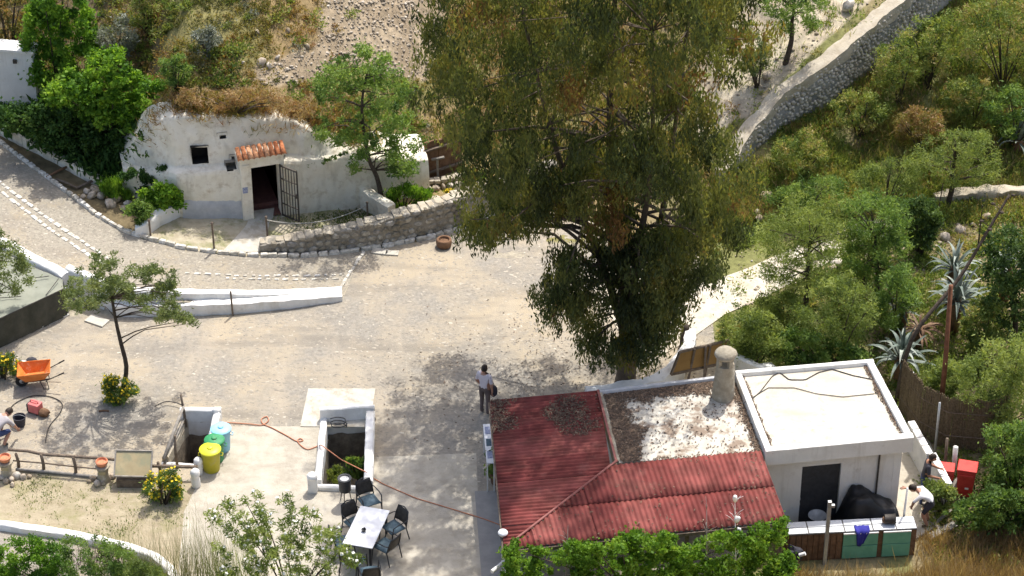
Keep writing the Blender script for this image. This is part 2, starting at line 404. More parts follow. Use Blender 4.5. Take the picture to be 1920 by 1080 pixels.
# foliage
M['l_euc'] = leafmat('leaf_eucalyptus', [(0, (.042, .058, .028)), (.28, (.085, .112, .042)), (.55, (.150, .172, .056)), (.82, (.215, .212, .060)), (.96, (.27, .225, .06)), (1, (.20, .115, .05))], .48)
M['l_bright'] = leafmat('leaf_bright', [(0, (0.053, 0.126, 0.019)), (.5, (0.131, 0.273, 0.029)), (1, (0.284, 0.441, 0.053))], 0.5)
M['l_ivy'] = leafmat('leaf_ivy_dark', [(0, (0.025, 0.062, 0.018)), (.6, (0.056, 0.125, 0.027)), (1, (0.125, 0.213, 0.050))], 0.4)
M['l_mid'] = leafmat('leaf_mid', [(0, (0.050, 0.101, 0.027)), (.5, (0.123, 0.213, 0.050)), (1, (0.246, 0.347, 0.090))], 0.46)
M['l_olive'] = leafmat('leaf_olive', [(0, (0.069, 0.100, 0.037)), (.5, (0.163, 0.213, 0.081)), (1, (0.312, 0.362, 0.163))], 0.45)
M['l_feather'] = leafmat('leaf_feathery', [(0, (0.067, 0.103, 0.029)), (.5, (0.174, 0.241, 0.063)), (1, (0.325, 0.386, 0.123))], 0.48)
M['l_dark'] = leafmat('leaf_dark', [(0, (0.029, 0.058, 0.019)), (.6, (0.065, 0.120, 0.034)), (1, (0.130, 0.195, 0.058))], 0.4)
M['l_vine'] = leafmat('leaf_vine', [(0, (0.069, 0.155, 0.017)), (.5, (0.146, 0.284, 0.030)), (1, (0.258, 0.396, 0.060))], 0.48)
M['l_dry'] = leafmat('dry_scrub', [(0, (0.110, 0.127, 0.039)), (.3, (0.220, 0.204, 0.055)), (.6, (0.319, 0.226, 0.083)), (.82, (0.308, 0.165, 0.088)), (1, (0.462, 0.363, 0.220))], 0.42)
M['l_green'] = leafmat('green_scrub', [(0, (0.075, 0.125, 0.033)), (.4, (0.163, 0.225, 0.056)), (.8, (0.275, 0.325, 0.088)), (1, (0.425, 0.350, 0.150))], 0.46)
M['l_grey'] = leafmat('grey_scrub', [(0, (.12, .14, .10)), (.6, (.23, .25, .2)), (1, (.34, .36, .3))], .25)
M['l_straw'] = leafmat('straw', [(0, (.20, .135, .06)), (.5, (.36, .25, .13)), (.85, (.48, .38, .23)), (1, (.20, .22, .07))], .4)
M['l_wisp'] = leafmat('wispy_stems', [(0, (.15, .16, .075)), (.6, (.24, .25, .125)), (1, (.36, .34, .21))], .3)
M['l_agave'] = leafmat('agave_leaf', [(0, (.05, .085, .075)), (.5, (.13, .18, .165)), (1, (.30, .34, .31))], .05, .45, .4)
M['l_deadagave'] = leafmat('agave_dead', [(0, (.12, .07, .04)), (.6, (.25, .16, .10)), (1, (.36, .27, .19))], .1)
M['l_lav'] = leafmat('lavender', [(0, (.11, .08, .12)), (1, (.24, .17, .24))], .2)
M['f_yellow'] = mat('yellow_flower', (.72, .52, .02), (.80, .62, .04), 30, .7)
M['f_white'] = mat('white_flower', (.78, .77, .70), (.85, .84, .78), 30, .7)

def streak(m, sc, col, lo, hi, amt=.6, rz=0.0):
    """drawn-out stains, tracks and run marks over a surface"""
    nt = m.node_tree; n = nt.nodes; L = nt.links; b = n['Principled BSDF']; src = b.inputs['Base Color'].links[0].from_socket
    geo = n.new('ShaderNodeNewGeometry'); mp = n.new('ShaderNodeMapping'); mp.inputs['Rotation'].default_value = (0, 0, rz); mp.inputs['Scale'].default_value = sc
    nz = n.new('ShaderNodeTexNoise'); nz.inputs['Scale'].default_value = 1.0; nz.inputs['Detail'].default_value = 5; nz.inputs['Roughness'].default_value = .6
    rp = n.new('ShaderNodeValToRGB'); rp.color_ramp.elements[0].position = lo; rp.color_ramp.elements[1].position = hi
    rp.color_ramp.elements[1].color = (amt, amt, amt, 1)
    mx = n.new('ShaderNodeMix'); mx.data_type = 'RGBA'; mx.inputs[7].default_value = (*col, 1)
    L.new(geo.outputs['Position'], mp.inputs['Vector']); L.new(mp.outputs[0], nz.inputs['Vector']); L.new(nz.outputs['Fac'], rp.inputs['Fac'])
    L.new(rp.outputs['Color'], mx.inputs[0]); L.new(src, mx.inputs[6]); L.new(mx.outputs[2], b.inputs['Base Color'])
streak(M['plaza'], (.22, 1.3, 1), (.21, .188, .155), .50, .66, .75, R(-28))
streak(M['plaza'], (.9, .25, 1), (.40, .345, .265), .52, .68, .6, R(20))
streak(M['lane'], (.3, 1.2, 1), (.23, .20, .16), .52, .68, .6, R(30))
streak(M['concrete'], (.5, 1.5, 1), (.27, .24, .19), .52, .72, .6, R(12))
streak(M['rooftop'], (.7, 1.6, 1), (.34, .29, .21), .52, .74, .55, R(-8))
streak(M['wallwhite'], (4.0, 4.0, .35), (.42, .39, .33), .54, .74, .5)
streak(M['limewash'], (3.0, 3.0, .5), (.44, .385, .29), .54, .72, .5)
streak(M['white'], (2.5, 2.5, 1.2), (.50, .46, .38), .52, .74, .5)
streak(M['red'], (.8, 3.2, 1), (.15, .055, .042), .52, .7, .6, R(8))
streak(M['red'], (1.6, 1.2, 1), (.31, .14, .115), .60, .76, .45)

# ================================================================ THE GROUND
def polyT(px): return [T(*p) for p in px]
SCREE = polyT([(612, -60), (830, -60), (835, 60), (800, 150), (700, 150), (640, 120), (560, 160), (490, 160), (470, 130), (590, 95)])
TERR = [Vector(p) for p in ((6.0, 6.6, 0), (7.6, 6.9, 0), (10.0, 9.2, 0), (14.3, 13.2, 0), (19, 17.5, 0), (17, 20, 0), (10, 14, 0), (6, 9.5, 0))]
def ramp_mix(a, b, t): return tuple(lerp(a[i], b[i], t) for i in range(3))
def ground_col(x, y, z):
    n = N3(x*.35, y*.35); n2 = N3(x*1.3, y*1.3, 4)
    hill = ramp_mix((.27, .20, .105), (.22, .20, .085), sst(-.2, .3, n))
    if x > 4: hill = ramp_mix((.25, .205, .115), (.185, .19, .075), sst(-.35, .15, n+.3*n2))
    c = hill
    if y < 2.5 and x < 6: c = (.36, .325, .26)
    if y < -13.6 and x > -2: c = (.30, .225, .12)
    if x > 10.5 and y < 3 and y > -13.6: c = (.22, .18, .105)
    if inpoly(x, y, SCREE): c = ramp_mix((.37, .30, .215), (.29, .23, .16), sst(-.2, .3, n2))
    if inpoly(x, y, TERR): c = ramp_mix((.50, .44, .34), (.40, .34, .26), sst(-.2, .3, n2))
    if x < -11 and y > 2: c = (.17, .135, .08)
    if x < -3.5 and y < -12: c = (.22, .20, .09)
    return c
def axis(lo, hi, step, ext):
    a = list(np.arange(lo, hi+1e-6, step)); d = step
    l, h = [], []
    x = lo
    while x > ext[0]: d *= 1.25; x -= d; l.append(x)
    x = hi; d = step
    while x < ext[1]: d *= 1.25; x += d; h.append(x)
    return l[::-1]+a+h
gx = axis(-19.5, 19.5, .17, (-110, 110)); gy = axis(-15.5, 17, .17, (-62, 170))
verts = []; cols = []
for y in gy:
    for x in gx:
        z = hgt(min(24, max(-24, x)), min(30, y))
        if y > -13.5 and (y > 1.5 or x > 11): z += .06*N3(x*.9, y*.9)*(1 if y > 6 or x > 11 else .3)+.03*N3(x*3, y*3, 7)*(1 if (y > 6 or x > 11) else .2)
        if y < -30: z = min(z, 14)
        verts.append((x, y, z)); cols.append(ground_col(x, y, z))
nx = len(gx)
def under_wall(x, y): return -11.7 < x < -2.75 and .12 < y-fac_y(x) < 1.12     # the cave front stands here
faces = [(j*nx+i, j*nx+i+1, (j+1)*nx+i+1, (j+1)*nx+i) for j in range(len(gy)-1) for i in range(nx-1) if not under_wall(gx[i]+.085, gy[j]+.085)]
me = bpy.data.meshes.new('ground'); me.from_pydata(verts, [], faces); me.shade_smooth()
ca = me.color_attributes.new('soil', 'FLOAT_COLOR', 'POINT')
ca.data.foreach_set('color', np.array([(c[0], c[1], c[2], 1) for c in cols], dtype=np.float32).ravel())
gm = bpy.data.materials.new('ground'); gm.use_nodes = True; nt = gm.node_tree
b = nt.nodes['Principled BSDF']; b.inputs['Roughness'].default_value = .97; b.inputs['Specular IOR Level'].default_value = .15
vc = nt.nodes.new('ShaderNodeVertexColor'); vc.layer_name = 'soil'
geo = nt.nodes.new('ShaderNodeNewGeometry'); nz = nt.nodes.new('ShaderNodeTexNoise'); nz.inputs['Scale'].default_value = 3.5; nz.inputs['Detail'].default_value = 9; nz.inputs['Roughness'].default_value = .7
nt.links.new(geo.outputs['Position'], nz.inputs['Vector'])
rp = nt.nodes.new('ShaderNodeValToRGB'); rp.color_ramp.elements[0].position = .32; rp.color_ramp.elements[1].position = .68
rp.color_ramp.elements[0].color = (.6, .6, .58, 1); rp.color_ramp.elements[1].color = (1.3, 1.28, 1.22, 1)
mx = nt.nodes.new('ShaderNodeMix'); mx.data_type = 'RGBA'; mx.blend_type = 'MULTIPLY'; mx.inputs[0].default_value = 1
nt.links.new(nz.outputs['Fac'], rp.inputs['Fac']); nt.links.new(vc.outputs['Color'], mx.inputs[6]); nt.links.new(rp.outputs['Color'], mx.inputs[7]); nt.links.new(mx.outputs[2], b.inputs['Base Color'])
bp = nt.nodes.new('ShaderNodeBump'); bp.inputs['Strength'].default_value = .7; bp.inputs['Distance'].default_value = .06
nt.links.new(nz.outputs['Fac'], bp.inputs['Height']); nt.links.new(bp.outputs['Normal'], b.inputs['Normal'])
me.materials.append(gm)
ground = bpy.data.objects.new('ground', me); COL.objects.link(ground); tag(ground, kind='structure')

def sheet(name, loops, z, m, kind='structure', parent=None):
    L3 = [[Vector((p.x, p.y, 0)) for p in lp] for lp in loops]
    tris = tessellate_polygon(L3); vs = [p for lp in L3 for p in lp]
    mb = MB(); fs = []
    for t in tris:
        a, b_, c = (vs[i] for i in t)
        cr = (b_.x-a.x)*(c.y-a.y)-(b_.y-a.y)*(c.x-a.x)
        fs.append(tuple(t) if cr > 0 else tuple(t)[::-1])
    mb.add([(p.x, p.y, z) for p in vs], fs)
    o = mb.build(name, m, parent); tag(o, kind=kind); return o
AT = lambda L: [at(*p) for p in L]
PLAZA = AT([(640, 566), (480, 588), (345, 596), (230, 592), (125, 594), (0, 648), (-90, 690), (-90, 1150), (930, 1130), (1400, 1060), (1400, 760), (1340, 640), (1330, 560), (1290, 470), (1060, 395), (930, 408), (900, 419), (800, 451), (720, 466), (680, 476)])
plaza = sheet('plaza', [PLAZA, PIT1, PIT2], .006, M['plaza'])
PATIO = AT([(410, 800), (609, 800), (600, 920), (685, 922), (692, 858), (893, 850), (905, 1125), (330, 1125), (345, 960), (372, 905), (386, 874)])
patio = sheet('patio', [PATIO], .012, M['concrete'])
SOIL = AT([(-90, 893), (30, 884), (230, 900), (345, 903), (372, 905), (346, 958), (331, 1100), (318, 1072), (285, 1046), (238, 1029), (128, 1004), (-90, 983)])
sheet('soil_bed', [SOIL], .011, M['soil'])
SLAB = AT([(578, 730), (704, 730), (693, 802), (563, 801)])
mb = MB(); mb.prism(SLAB, .0, .035); o = mb.build('pale_slab', M['slab']); tag(o, kind='structure')
mb = MB(); mb.prism(AT([(890, 922), (950, 920), (965, 1110), (905, 1110)]), .0, .02); tag(mb.build('grey_slab', M['greyslab']), kind='structure')

# lane: draped strip between the upper kerb and the lane wall
KERB = [(-70, 212), (0, 268), (45, 302), (90, 335), (135, 368), (180, 403), (235, 436), (283, 450), (340, 465), (400, 474), (470, 480), (560, 482), (650, 474), (720, 463), (800, 448), (870, 428), (930, 405)]
def resample(P, n):
    d = [0]
    for i in range(1, len(P)): d.append(d[-1]+(P[i]-P[i-1]).length)
    out = []
    for k in range(n):
        s = d[-1]*k/(n-1); j = 0
        while j < len(d)-2 and d[j+1] < s: j += 1
        t = (s-d[j])/max(1e-9, d[j+1]-d[j]); out.append(P[j].lerp(P[j+1], t))
    return out
def plen(P): return sum((P[i]-P[i-1]).length for i in range(1, len(P)))
def lz(px, py):
    z = .5
    for _ in range(8): p = at(px, py, z); z = lane_z(p.x)
    return Vector((p.x, p.y, z))
kerbW = [lz(*p) for p in KERB]
up = resample([p for p in kerbW if p.x < -4.7]+[lz(682, 474)], 60)
dn = resample([Vector((p.x, p.y+.02, 0)) for p in LW], 60)
rows = []
for k in range(13):
    rows.append([Vector((lerp(dn[i].x, up[i].x, k/12), lerp(dn[i].y, up[i].y, k/12), 0)) for i in range(60)])
for r in rows:
    for p in r: p.z = lane_z(p.x)+.012
lane = MB().grid(rows).build('lane', M['lane'], smooth=3.2); tag(lane, kind='structure')
# ground of the cave yard
yard = MB()
ya = resample([lz(*p) for p in ((262, 447), (340, 467), (400, 476), (470, 482), (520, 474), (600, 465), (700, 452))], 40)
yb_ = resample([Vector((FAC[i].x, FAC[i].y+.3, 0)) for i in (2, 3, 4, 5, 6)], 40)
rows = [[Vector((lerp(ya[i].x, yb_[i].x, k/8), lerp(ya[i].y, yb_[i].y, k/8), 0)) for i in range(40)] for k in range(9)]
for r in rows:
    for p in r: p.z = lane_z(p.x)+.022+.02*N3(p.x*2, p.y*2)
tag(yard.grid(rows).build('yard', M['yard'], smooth=3.2), kind='structure')
# small path up to the cave door
pth = MB(); a_ = [lz(415, 476), lz(440, 450), lz(462, 425), lz(472, 398)]; b_ = [lz(500, 474), lz(500, 448), lz(505, 420), lz(527, 390)]
a_ = resample(a_, 14); b_ = resample(b_, 14)
rows = [[p.lerp(q, k/6) for k in range(7)] for p, q in zip(a_, b_)]
for r in rows:
    for p in r: p.z = lane_z(p.x)+.05
tag(pth.grid([r[::-1] for r in rows][::-1] if False else [r for r in rows]).build('door_path', M['slab'], smooth=3.2), kind='structure')

# right-hand sand path
def ribbon(name, A, B, m, lift=.03, n=50, k=8):
    A = resample([T(*p) for p in A], n); B = resample([T(*p) for p in B], n)
    rows = [[A[i].lerp(B[i], j/k) for i in range(n)] for j in range(k+1)]
    for r in rows:
        for p in r: p.z = hgt(p.x, p.y)+lift+.07*max(0, N3(p.x*.9, p.y*.9))*(1 if p.x > 11 else 0)
    o = MB().grid(rows).build(name, m, smooth=3.2); return tag(o, kind='structure')
M['sand'] = mat('sand_path', (.50, .45, .36), (.62, .575, .475), 5, .97, .5, 20, c3=(.40, .34, .25), s3=1.2, t3=(.5, .7))
ribbon('sand_path', [(1200, 690), (1290, 640), (1360, 590), (1440, 556), (1530, 505), (1640, 450), (1760, 408), (1980, 402)],
       [(1100, 520), (1270, 520), (1330, 530), (1400, 505), (1500, 460), (1620, 415), (1760, 380), (1980, 372)], M['sand'])

# ---------------------------------------------------------------- scattered small geometry with a value per piece
def var_mesh(name, V, F, var, m):
    """V (n,k,3) array of pieces, F faces of one piece, var one value per piece"""
    n, k, _ = V.shape; me = bpy.data.meshes.new(name)
    me.vertices.add(n*k); me.vertices.foreach_set('co', V.reshape(-1).astype(np.float32))
    lens = np.array([len(f) for f in F]); flat = np.concatenate([np.array(f) for f in F])
    loops = (np.arange(n)[:, None]*k+flat[None, :]).ravel()
    me.loops.add(len(loops)); me.loops.foreach_set('vertex_index', loops.astype(np.int32))
    tot = np.tile(lens, n); st = np.concatenate([[0], np.cumsum(tot)[:-1]])
    me.polygons.add(len(tot)); me.polygons.foreach_set('loop_start', st.astype(np.int32)); me.polygons.foreach_set('loop_total', tot.astype(np.int32))
    a = me.attributes.new('var', 'FLOAT', 'POINT'); a.data.foreach_set('value', np.repeat(var, k).astype(np.float32))
    me.materials.append(m); me.update(calc_edges=True); me.validate(); return me
def addobj(name, me, parent=None):
    o = bpy.data.objects.new(name, me); COL.objects.link(o)
    if parent is not None: o.parent = parent
    return o
rng = np.random.default_rng(7)
# cobbles of plaza and lane: low domes
def cobbles(name, pts, size, m, parent, hi=.02):
    n = len(pts); P = np.array(pts); ang = rng.normal(0, .5, n)+.35*np.sin(P[:, 0]*.4); L = size*(.6+1.3*rng.uniform(0, 1, n)**2.5); W = size*rng.uniform(.38, .7, n)
    k = 6; th = np.arange(k)*2*math.pi/k
    V = np.zeros((n, k+1, 3)); jit = rng.uniform(.75, 1.2, (n, k))
    lx = np.cos(th)[None]*L[:, None]*jit*.5; ly = np.sin(th)[None]*W[:, None]*jit*.5
    V[:, :k, 0] = P[:, 0, None]+lx*np.cos(ang)[:, None]-ly*np.sin(ang)[:, None]
    V[:, :k, 1] = P[:, 1, None]+lx*np.sin(ang)[:, None]+ly*np.cos(ang)[:, None]
    V[:, :k, 2] = P[:, 2, None]+.001; V[:, k, :2] = P[:, :2]; V[:, k, 2] = P[:, 2]+hi*rng.uniform(.5, 1.2, n)
    o = addobj(name, var_mesh(name, V, [(i, (i+1) % k, k) for i in range(k)], rng.beta(2, 2.2, n), m), parent); tag(o, kind='stuff'); return o
pts = []
while len(pts) < 9000:
    x = rng.uniform(-16, 6); y = rng.uniform(-11.5, 4.2)
    v = Vector((x, y))
    if inpoly(x, y, PLAZA) and not inpoly(x, y, PATIO) and not inpoly(x, y, SOIL) and not inpoly(x, y, SLAB) and not inpoly(x, y, PIT1) and not inpoly(x, y, PIT2):
        if N3(x*.5, y*.5, 3)+.5*N3(x*.25, y*3.2, 7) > rng.uniform(-.7, .55): pts.append((x, y, .006))
cobbles('cobbles', pts, .10, M['cobble'], plaza, .012)
LANEP = [p for p in up]+[p for p in dn[::-1]]
pts = []
while len(pts) < 3500:
    x = rng.uniform(-17, -4.6); y = rng.uniform(-1.5, 9)
    if inpoly(x, y, LANEP): pts.append((x, y, lane_z(x)+.012))
cobbles('cobbles', pts, .10, M['cobble'], lane, .012)

# ---------------------------------------------------------------- shared stones
def face_stone(seed, k=7):
    rnd = random.Random(seed); mb = MB(); a0 = rnd.random()*6
    out = []; 
    for i in range(k):
        t = a0+2*math.pi*i/k; r = .5*rnd.uniform(.82, 1.12); out.append((math.cos(t)*r, math.sin(t)*r))
    vs = [(x, .35, z) for x, z in out]+[(x*1.0, -.12+rnd.uniform(-.08, .08), z*1.0) for x, z in out]+[(x*.7, -.42+rnd.uniform(-.1, .1), z*.7) for x, z in out]
    fs = [tuple(range(k))]+[(i, (i+1) % k, k+(i+1) % k, k+i)[::-1] for i in range(k)]+[(k+i, k+(i+1) % k, 2*k+(i+1) % k, 2*k+i)[::-1] for i in range(k)]+[tuple(range(3*k-1, 2*k-1, -1))]
    mb.add(vs, fs); return mb
FS = [face_stone(i).mesh('stone', M['stone'], smooth=.6) for i in range(7)]
def block_mesh(seed, m, jit=.10):
    rnd = random.Random(seed); bm = bmesh.new(); bmesh.ops.create_cube(bm, size=1.0)
    bmesh.ops.bevel(bm, geom=bm.edges[:], offset=.13, segments=1, affect='EDGES', profile=.5)
    for v in bm.verts: v.co += Vector((rnd.uniform(-jit, jit), rnd.uniform(-jit, jit), rnd.uniform(-jit, jit)))*.6
    me = bpy.data.meshes.new('block'); bm.to_mesh(me); bm.free(); me.materials.append(m); me.shade_smooth(); me.set_sharp_from_angle(angle=.5); return me
KS = [block_mesh(i, M['kerbstone']) for i in range(6)]
def rock_mesh(seed, m):
    mb = MB(); mb.blob((0, 0, 0), (.5, .5, .5), 1 if False else 2, .16, seed); return mb.mesh('rock', m, smooth=.9)
RK = [rock_mesh(i+20, M['rock']) for i in range(6)]
def stone_row(parent, name, P, ln, wd, hi, gap=.02, seed=0, zoff=0.0, meshes=KS, jitw=.2):
    """a row of separate stones along a polyline"""
    rnd = random.Random(seed); L = plen(P); s = 0; n = max(2, int(L/.05)); Q = resample(P, n)
    while s < L-ln*.5:
        l = ln*rnd.uniform(.7, 1.35); c = Q[min(n-1, int((s+l/2)/L*(n-1)))]; c2 = Q[min(n-1, int((s+l)/L*(n-1)))]; c1 = Q[min(n-1, int(s/L*(n-1)))]
        d = c2-c1; rz = math.atan2(d.y, d.x) if d.length > 1e-4 else 0
        piece(name, rnd.choice(meshes), (c.x+rnd.uniform(-.01, .01), c.y+rnd.uniform(-.015, .015), c.z+zoff), parent, (rnd.uniform(-.05, .05), rnd.uniform(-.05, .05), rz+rnd.uniform(-.06, .06)), (l-gap, wd*rnd.uniform(1-jitw, 1+jitw), hi*rnd.uniform(.85, 1.15)))
        s += l
kerb = thing('kerb', 'long curved kerb of pale stones between lane and cave yard', 'kerb', kerbW[8])
stone_row(kerb, 'kerb_stone', kerbW, .30, .13, .14, seed=3, zoff=.05)
# double rows of white stones set in the lane, and the row across its end
for i, L in enumerate(([(-40, 312), (30, 366), (100, 418), (175, 468), (215, 492)], [(-40, 330), (30, 382), (95, 432), (165, 478), (205, 503)], [(345, 513), (450, 518), (560, 518), (648, 516)], [(420, 523), (560, 526), (645, 523)])):
    stone_row(lane, 'paving_stone', [lz(*p) for p in L], .26, .12 if i < 2 else .07, .06, gap=.05 if i < 2 else .12, seed=10+i, zoff=.012)
stone_row(lane, 'edge_stone', [lz(*p) for p in ((637, 545), (652, 520), (668, 495), (682, 474))], .26, .11, .09, seed=20, zoff=.02)
mh = tag(MB().prism([lz(87, 371), lz(107, 364), lz(119, 372), lz(98, 380)], lane_z(-13)-.02, lane_z(-13)+.06).build('cover_slab', M['white'], bevel=.01), 'pale square cover slab lying in the upper lane', 'slab')
for i, (x, y, s, w) in enumerate(((712, 473, .42, 'thin pale flagstone beside the end of the lane edge row'), (735, 476, .34, 'small pale flagstone right of the lane edge row'), (182, 603, .55, 'pale flat slab on the plaza behind the thin tree'))):
    p = at(x, y); mb = MB(); mb.box((p.x, p.y, .03), (s*1.2, s*.7, .05), -.2+i*.1-(.5 if i == 2 else 0)); tag(mb.build('flagstone', M['slab'], bevel=.012), w, 'flagstone')

ORD = ['first', 'second', 'third', 'fourth', 'fifth', 'sixth', 'seventh', 'eighth', 'ninth', 'tenth', 'eleventh', 'twelfth']
def order_labels(L, text):
    for i, (_, o) in enumerate(sorted(L, key=lambda t: t[0])): o['label'] = text.format(ORD[i])
# ================================================================ WALLS
def wallstrip(P, hs, th, m, name='wall', parent=None, rough=.03, step=.14, round_=.35, nv=5, lean=0.0):
    """a rough wall along a polyline; P with base z, hs heights per point"""
    L = plen(P); n = max(4, int(L/step)); D = [0]
    for i in range(1, len(P)): D.append(D[-1]+(P[i]-P[i-1]).length)
    rows = []
    for k in range(n+1):
        s = L*k/n; j = 0
        while j < len(D)-2 and D[j+1] < s: j += 1
        t = (s-D[j])/max(1e-9, D[j+1]-D[j]); c = P[j].lerp(P[j+1], t); h = lerp(hs[j], hs[j+1], t)
        a = P[max(0, j-(t < .3))]; b2 = P[min(len(P)-1, j+1+(t > .7))]
        d = Vector((b2.x-a.x, b2.y-a.y, 0)).normalized(); nn = Vector((-d.y, d.x, 0)); w = th/2
        prof = [(-w, -.25)]+[(-w+lean*h*(q/nv), h*(q/nv)*.96) for q in range(nv+1)]+[(-w*(1-round_)+lean*h, h), (0, h*1.01), (w*(1-round_), h)]+[(w, h*.96), (w, -.25)]
        row = []
        for (o_, z) in prof:
            q = c+nn*o_+Vector((0, 0, z))
            nz_ = Vector((N3(q.x*2.1, q.y*2.1, q.z*2.1), N3(q.x*2.1+9, q.y*2.1, q.z*2.1), N3(q.x*2.1, q.y*2.1+9, q.z*2.1)))*rough + Vector((N3(q.x*6, q.y*6, q.z*6), N3(q.x*6+9, q.y*6, q.z*6), N3(q.x*6, q.y*6+9, q.z*6)))*rough*.5
            row.append(q+nz_)
        rows.append(row)
    mb = MB(); mb.grid([r[::-1] for r in rows]); m_ = len(rows[0])
    mb.f.append(tuple(range(m_))); mb.m.append(0); mb.f.append(tuple(range(n*m_+m_-1, n*m_-1, -1))); mb.m.append(0)
    return mb.build(name, m, parent, smooth=1.0)
# front stone wall
SWB = [lz(488, 473), lz(560, 475), lz(650, 469), lz(720, 459), lz(800, 442), lz(870, 421), lz(945, 394), lz(1040, 360)]
SWB = [Vector((p.x, p.y+.16, p.z)) for p in SWB]; SWH = [.28, .55, .78, .95, 1.05, 1.12, 1.15, 1.1]
sw = thing('stone_wall', 'curved low wall of rough brown field stones below the cave yard', 'stone wall', SWB[3])
wallstrip(SWB, SWH, .42, M['mortar'], 'wall_core', sw, .05)
rnd = random.Random(5); L = plen(SWB[:-1]); Q = resample(SWB[:-1], 400); D7 = [0]
for i in range(1, 7): D7.append(D7[-1]+(SWB[i]-SWB[i-1]).length)
row = 0; zz = .04; cnt = 0
while zz < 1.15:
    rh = rnd.uniform(.17, .24); s = rnd.uniform(0, .15)
    while s < L-.1:
        w = rnd.uniform(.18, .36); h = float(np.interp(s+w/2, D7, SWH[:7]))
        if zz+rh*.45 < h:
            k = min(398, int((s+w/2)/L*399)); c = Q[k]; d = Q[k+1]-Q[k]; rz = math.atan2(d.y, d.x); nn = Vector((d.y, -d.x, 0)).normalized()
            hh = min(rh, h-zz+.04)
            p = c+nn*.20+Vector((0, 0, zz+hh/2)); cnt += 1
            piece('stone', rnd.choice(FS), p, sw, (rnd.uniform(-.1, .1), rnd.uniform(-.15, .15), rz), (w*.98, .13, hh*1.0))
        s += w+.015
    zz += rh
CPM = [block_mesh(40+i, M['coping'], .14) for i in range(4)]
stone_row(sw, 'coping_stone', [Vector((p.x, p.y, p.z+h-.03)) for p, h in zip(SWB[:-1], SWH)], .26, .34, .11, seed=8, meshes=CPM, jitw=.3)
# upper-right grey retaining wall
gw = thing('retaining_wall', 'long grey stone retaining wall climbing the far right slope', 'retaining wall', WL[2])
wallstrip(WL, [h+.12 for h in WH], .42, M['greymortar'], 'wall_core', gw, .07, .16, nv=7)
GV = []; L = plen(WL); Q = resample(WL, 300); DD = [0]
for i in range(1, len(WL)): DD.append(DD[-1]+(WL[i]-WL[i-1]).length)
rnd = random.Random(9); zz = .0
ico = bmesh.new(); bmesh.ops.create_icosphere(ico, subdivisions=1, radius=.5); ico.verts.index_update()
IV = np.array([v.co[:] for v in ico.verts]); IF = [tuple(v.index for v in f.verts) for f in ico.faces]; ico.free()
def rot_z(a): return np.array([[math.cos(a), -math.sin(a), 0], [math.sin(a), math.cos(a), 0], [0, 0, 1]])
while zz < 2.1:
    s = rnd.uniform(0, .1)
    while s < L-.1:
        w = rnd.uniform(.10, .22); h = float(np.interp(s, DD, WH))+.06
        if zz < h-.04 and rnd.random() > .12:
            k = min(298, int(s/L*299)); c = Q[k]; d = Q[k+1]-Q[k]; rz = math.atan2(d.y, d.x); nn = Vector((d.y, -d.x, 0)).normalized()
            p = c+nn*.20; v = (IV*np.array([w, .12, .13])*(1+rng.uniform(-.2, .2, IV.shape)))@rot_z(rz).T+np.array([p.x, p.y, c.z+zz+.06+rnd.uniform(-.03, .03)])
            GV.append(v)
        s += w*1.02
    zz += .115
o = addobj('facing_stones', var_mesh('facing_stones', np.array(GV)-np.array(gw.location)[None, None], IF, rng.beta(1.8, 2.2, len(GV)), M['greystone']), gw); tag(o, kind='stuff')
wallstrip([Vector((p.x, p.y, p.z+h+.02)) for p, h in zip(WL, WH)], [.17]*len(WL), .46, M['coping'], 'coping', gw, .07, .15, nv=2)
# lane wall: two white steps, and its continuation on the left
lw = thing('lane_wall', 'whitewashed stepped wall with two white edges along the lane', 'wall', LW[4])
U = [lz(128, 517), lz(200, 550), lz(260, 562), lz(345, 560), lz(440, 562), (lz(540, 558)), lz(640, 550)]
top_px = [(128, 497), (200, 528), (260, 541), (345, 544), (440, 546), (540, 546), (638, 541)]
hs = []
for p, t in zip(U, top_px): hs.append(max(.12, aty(t[0], t[1], p.y+.1).z-p.z))
wallstrip([Vector((p.x, p.y+.08, 0)) for p in U], [h+p.z for h, p in zip(hs, U)], .26, M['white'], 'upper_wall', lw, .025, .16, nv=3)
LWB = [at(215, 594), at(345, 592), at(440, 588), at(540, 579), at(641, 564)]
wallstrip([Vector((p.x, p.y+.12, 0)) for p in LWB], [.40, .40, .38, .33, .2], .3, M['white'], 'lower_step', lw, .03, .16, nv=3)
lw2 = tag(wallstrip([Vector((p.x, p.y, 0)) for p in (at(-70, 415, 1.2), at(0, 455, 1.1), at(60, 488, .95), at(125, 522, .8))], [1.42, 1.28, 1.12, .98], .34, M['white'], 'boundary_wall', None, .04, .16, nv=4), 'thick white painted wall running above the shade net', 'wall')
p = at(437, 590); mb = MB(); mb.bar((p.x, p.y-.06, 0), (p.x-.02, p.y-.02, .86), .05); tag(mb.build('fence_post', M['wood']), 'single dark post standing against the stepped lane wall', 'post')
# white curb at the bottom left
cb = tag(wallstrip([Vector((p.x, p.y, -.45)) for p in CURB], [.66]*len(CURB), .24, M['white'], 'garden_curb', None, .025, .16, nv=3), 'curving white painted garden curb at the bottom left', 'curb')
# low pale wall of the bank on the left
tag(wallstrip([Vector((p.x, p.y-.05, p.z-.35)) for p in BK], [.6, .6, .58, .55, .5], .3, M['limewash'], 'bank_wall', None, .05, .16, nv=3), 'low pale wall holding the dark ivy bank on the left', 'wall')
# low white wall inside the yard right of the gate
yw = [lz(575, 383), lz(640, 378), lz(668, 378), lz(700, 398), lz(735, 418)]
tag(wallstrip([Vector((p.x, p.y, 0)) for p in yw], [.55, .6, .72, .72, .68], .34, M['limewash'], 'yard_wall', None, .05, .16, nv=3), 'low lumpy white wall enclosing the yard right of the gate', 'wall')
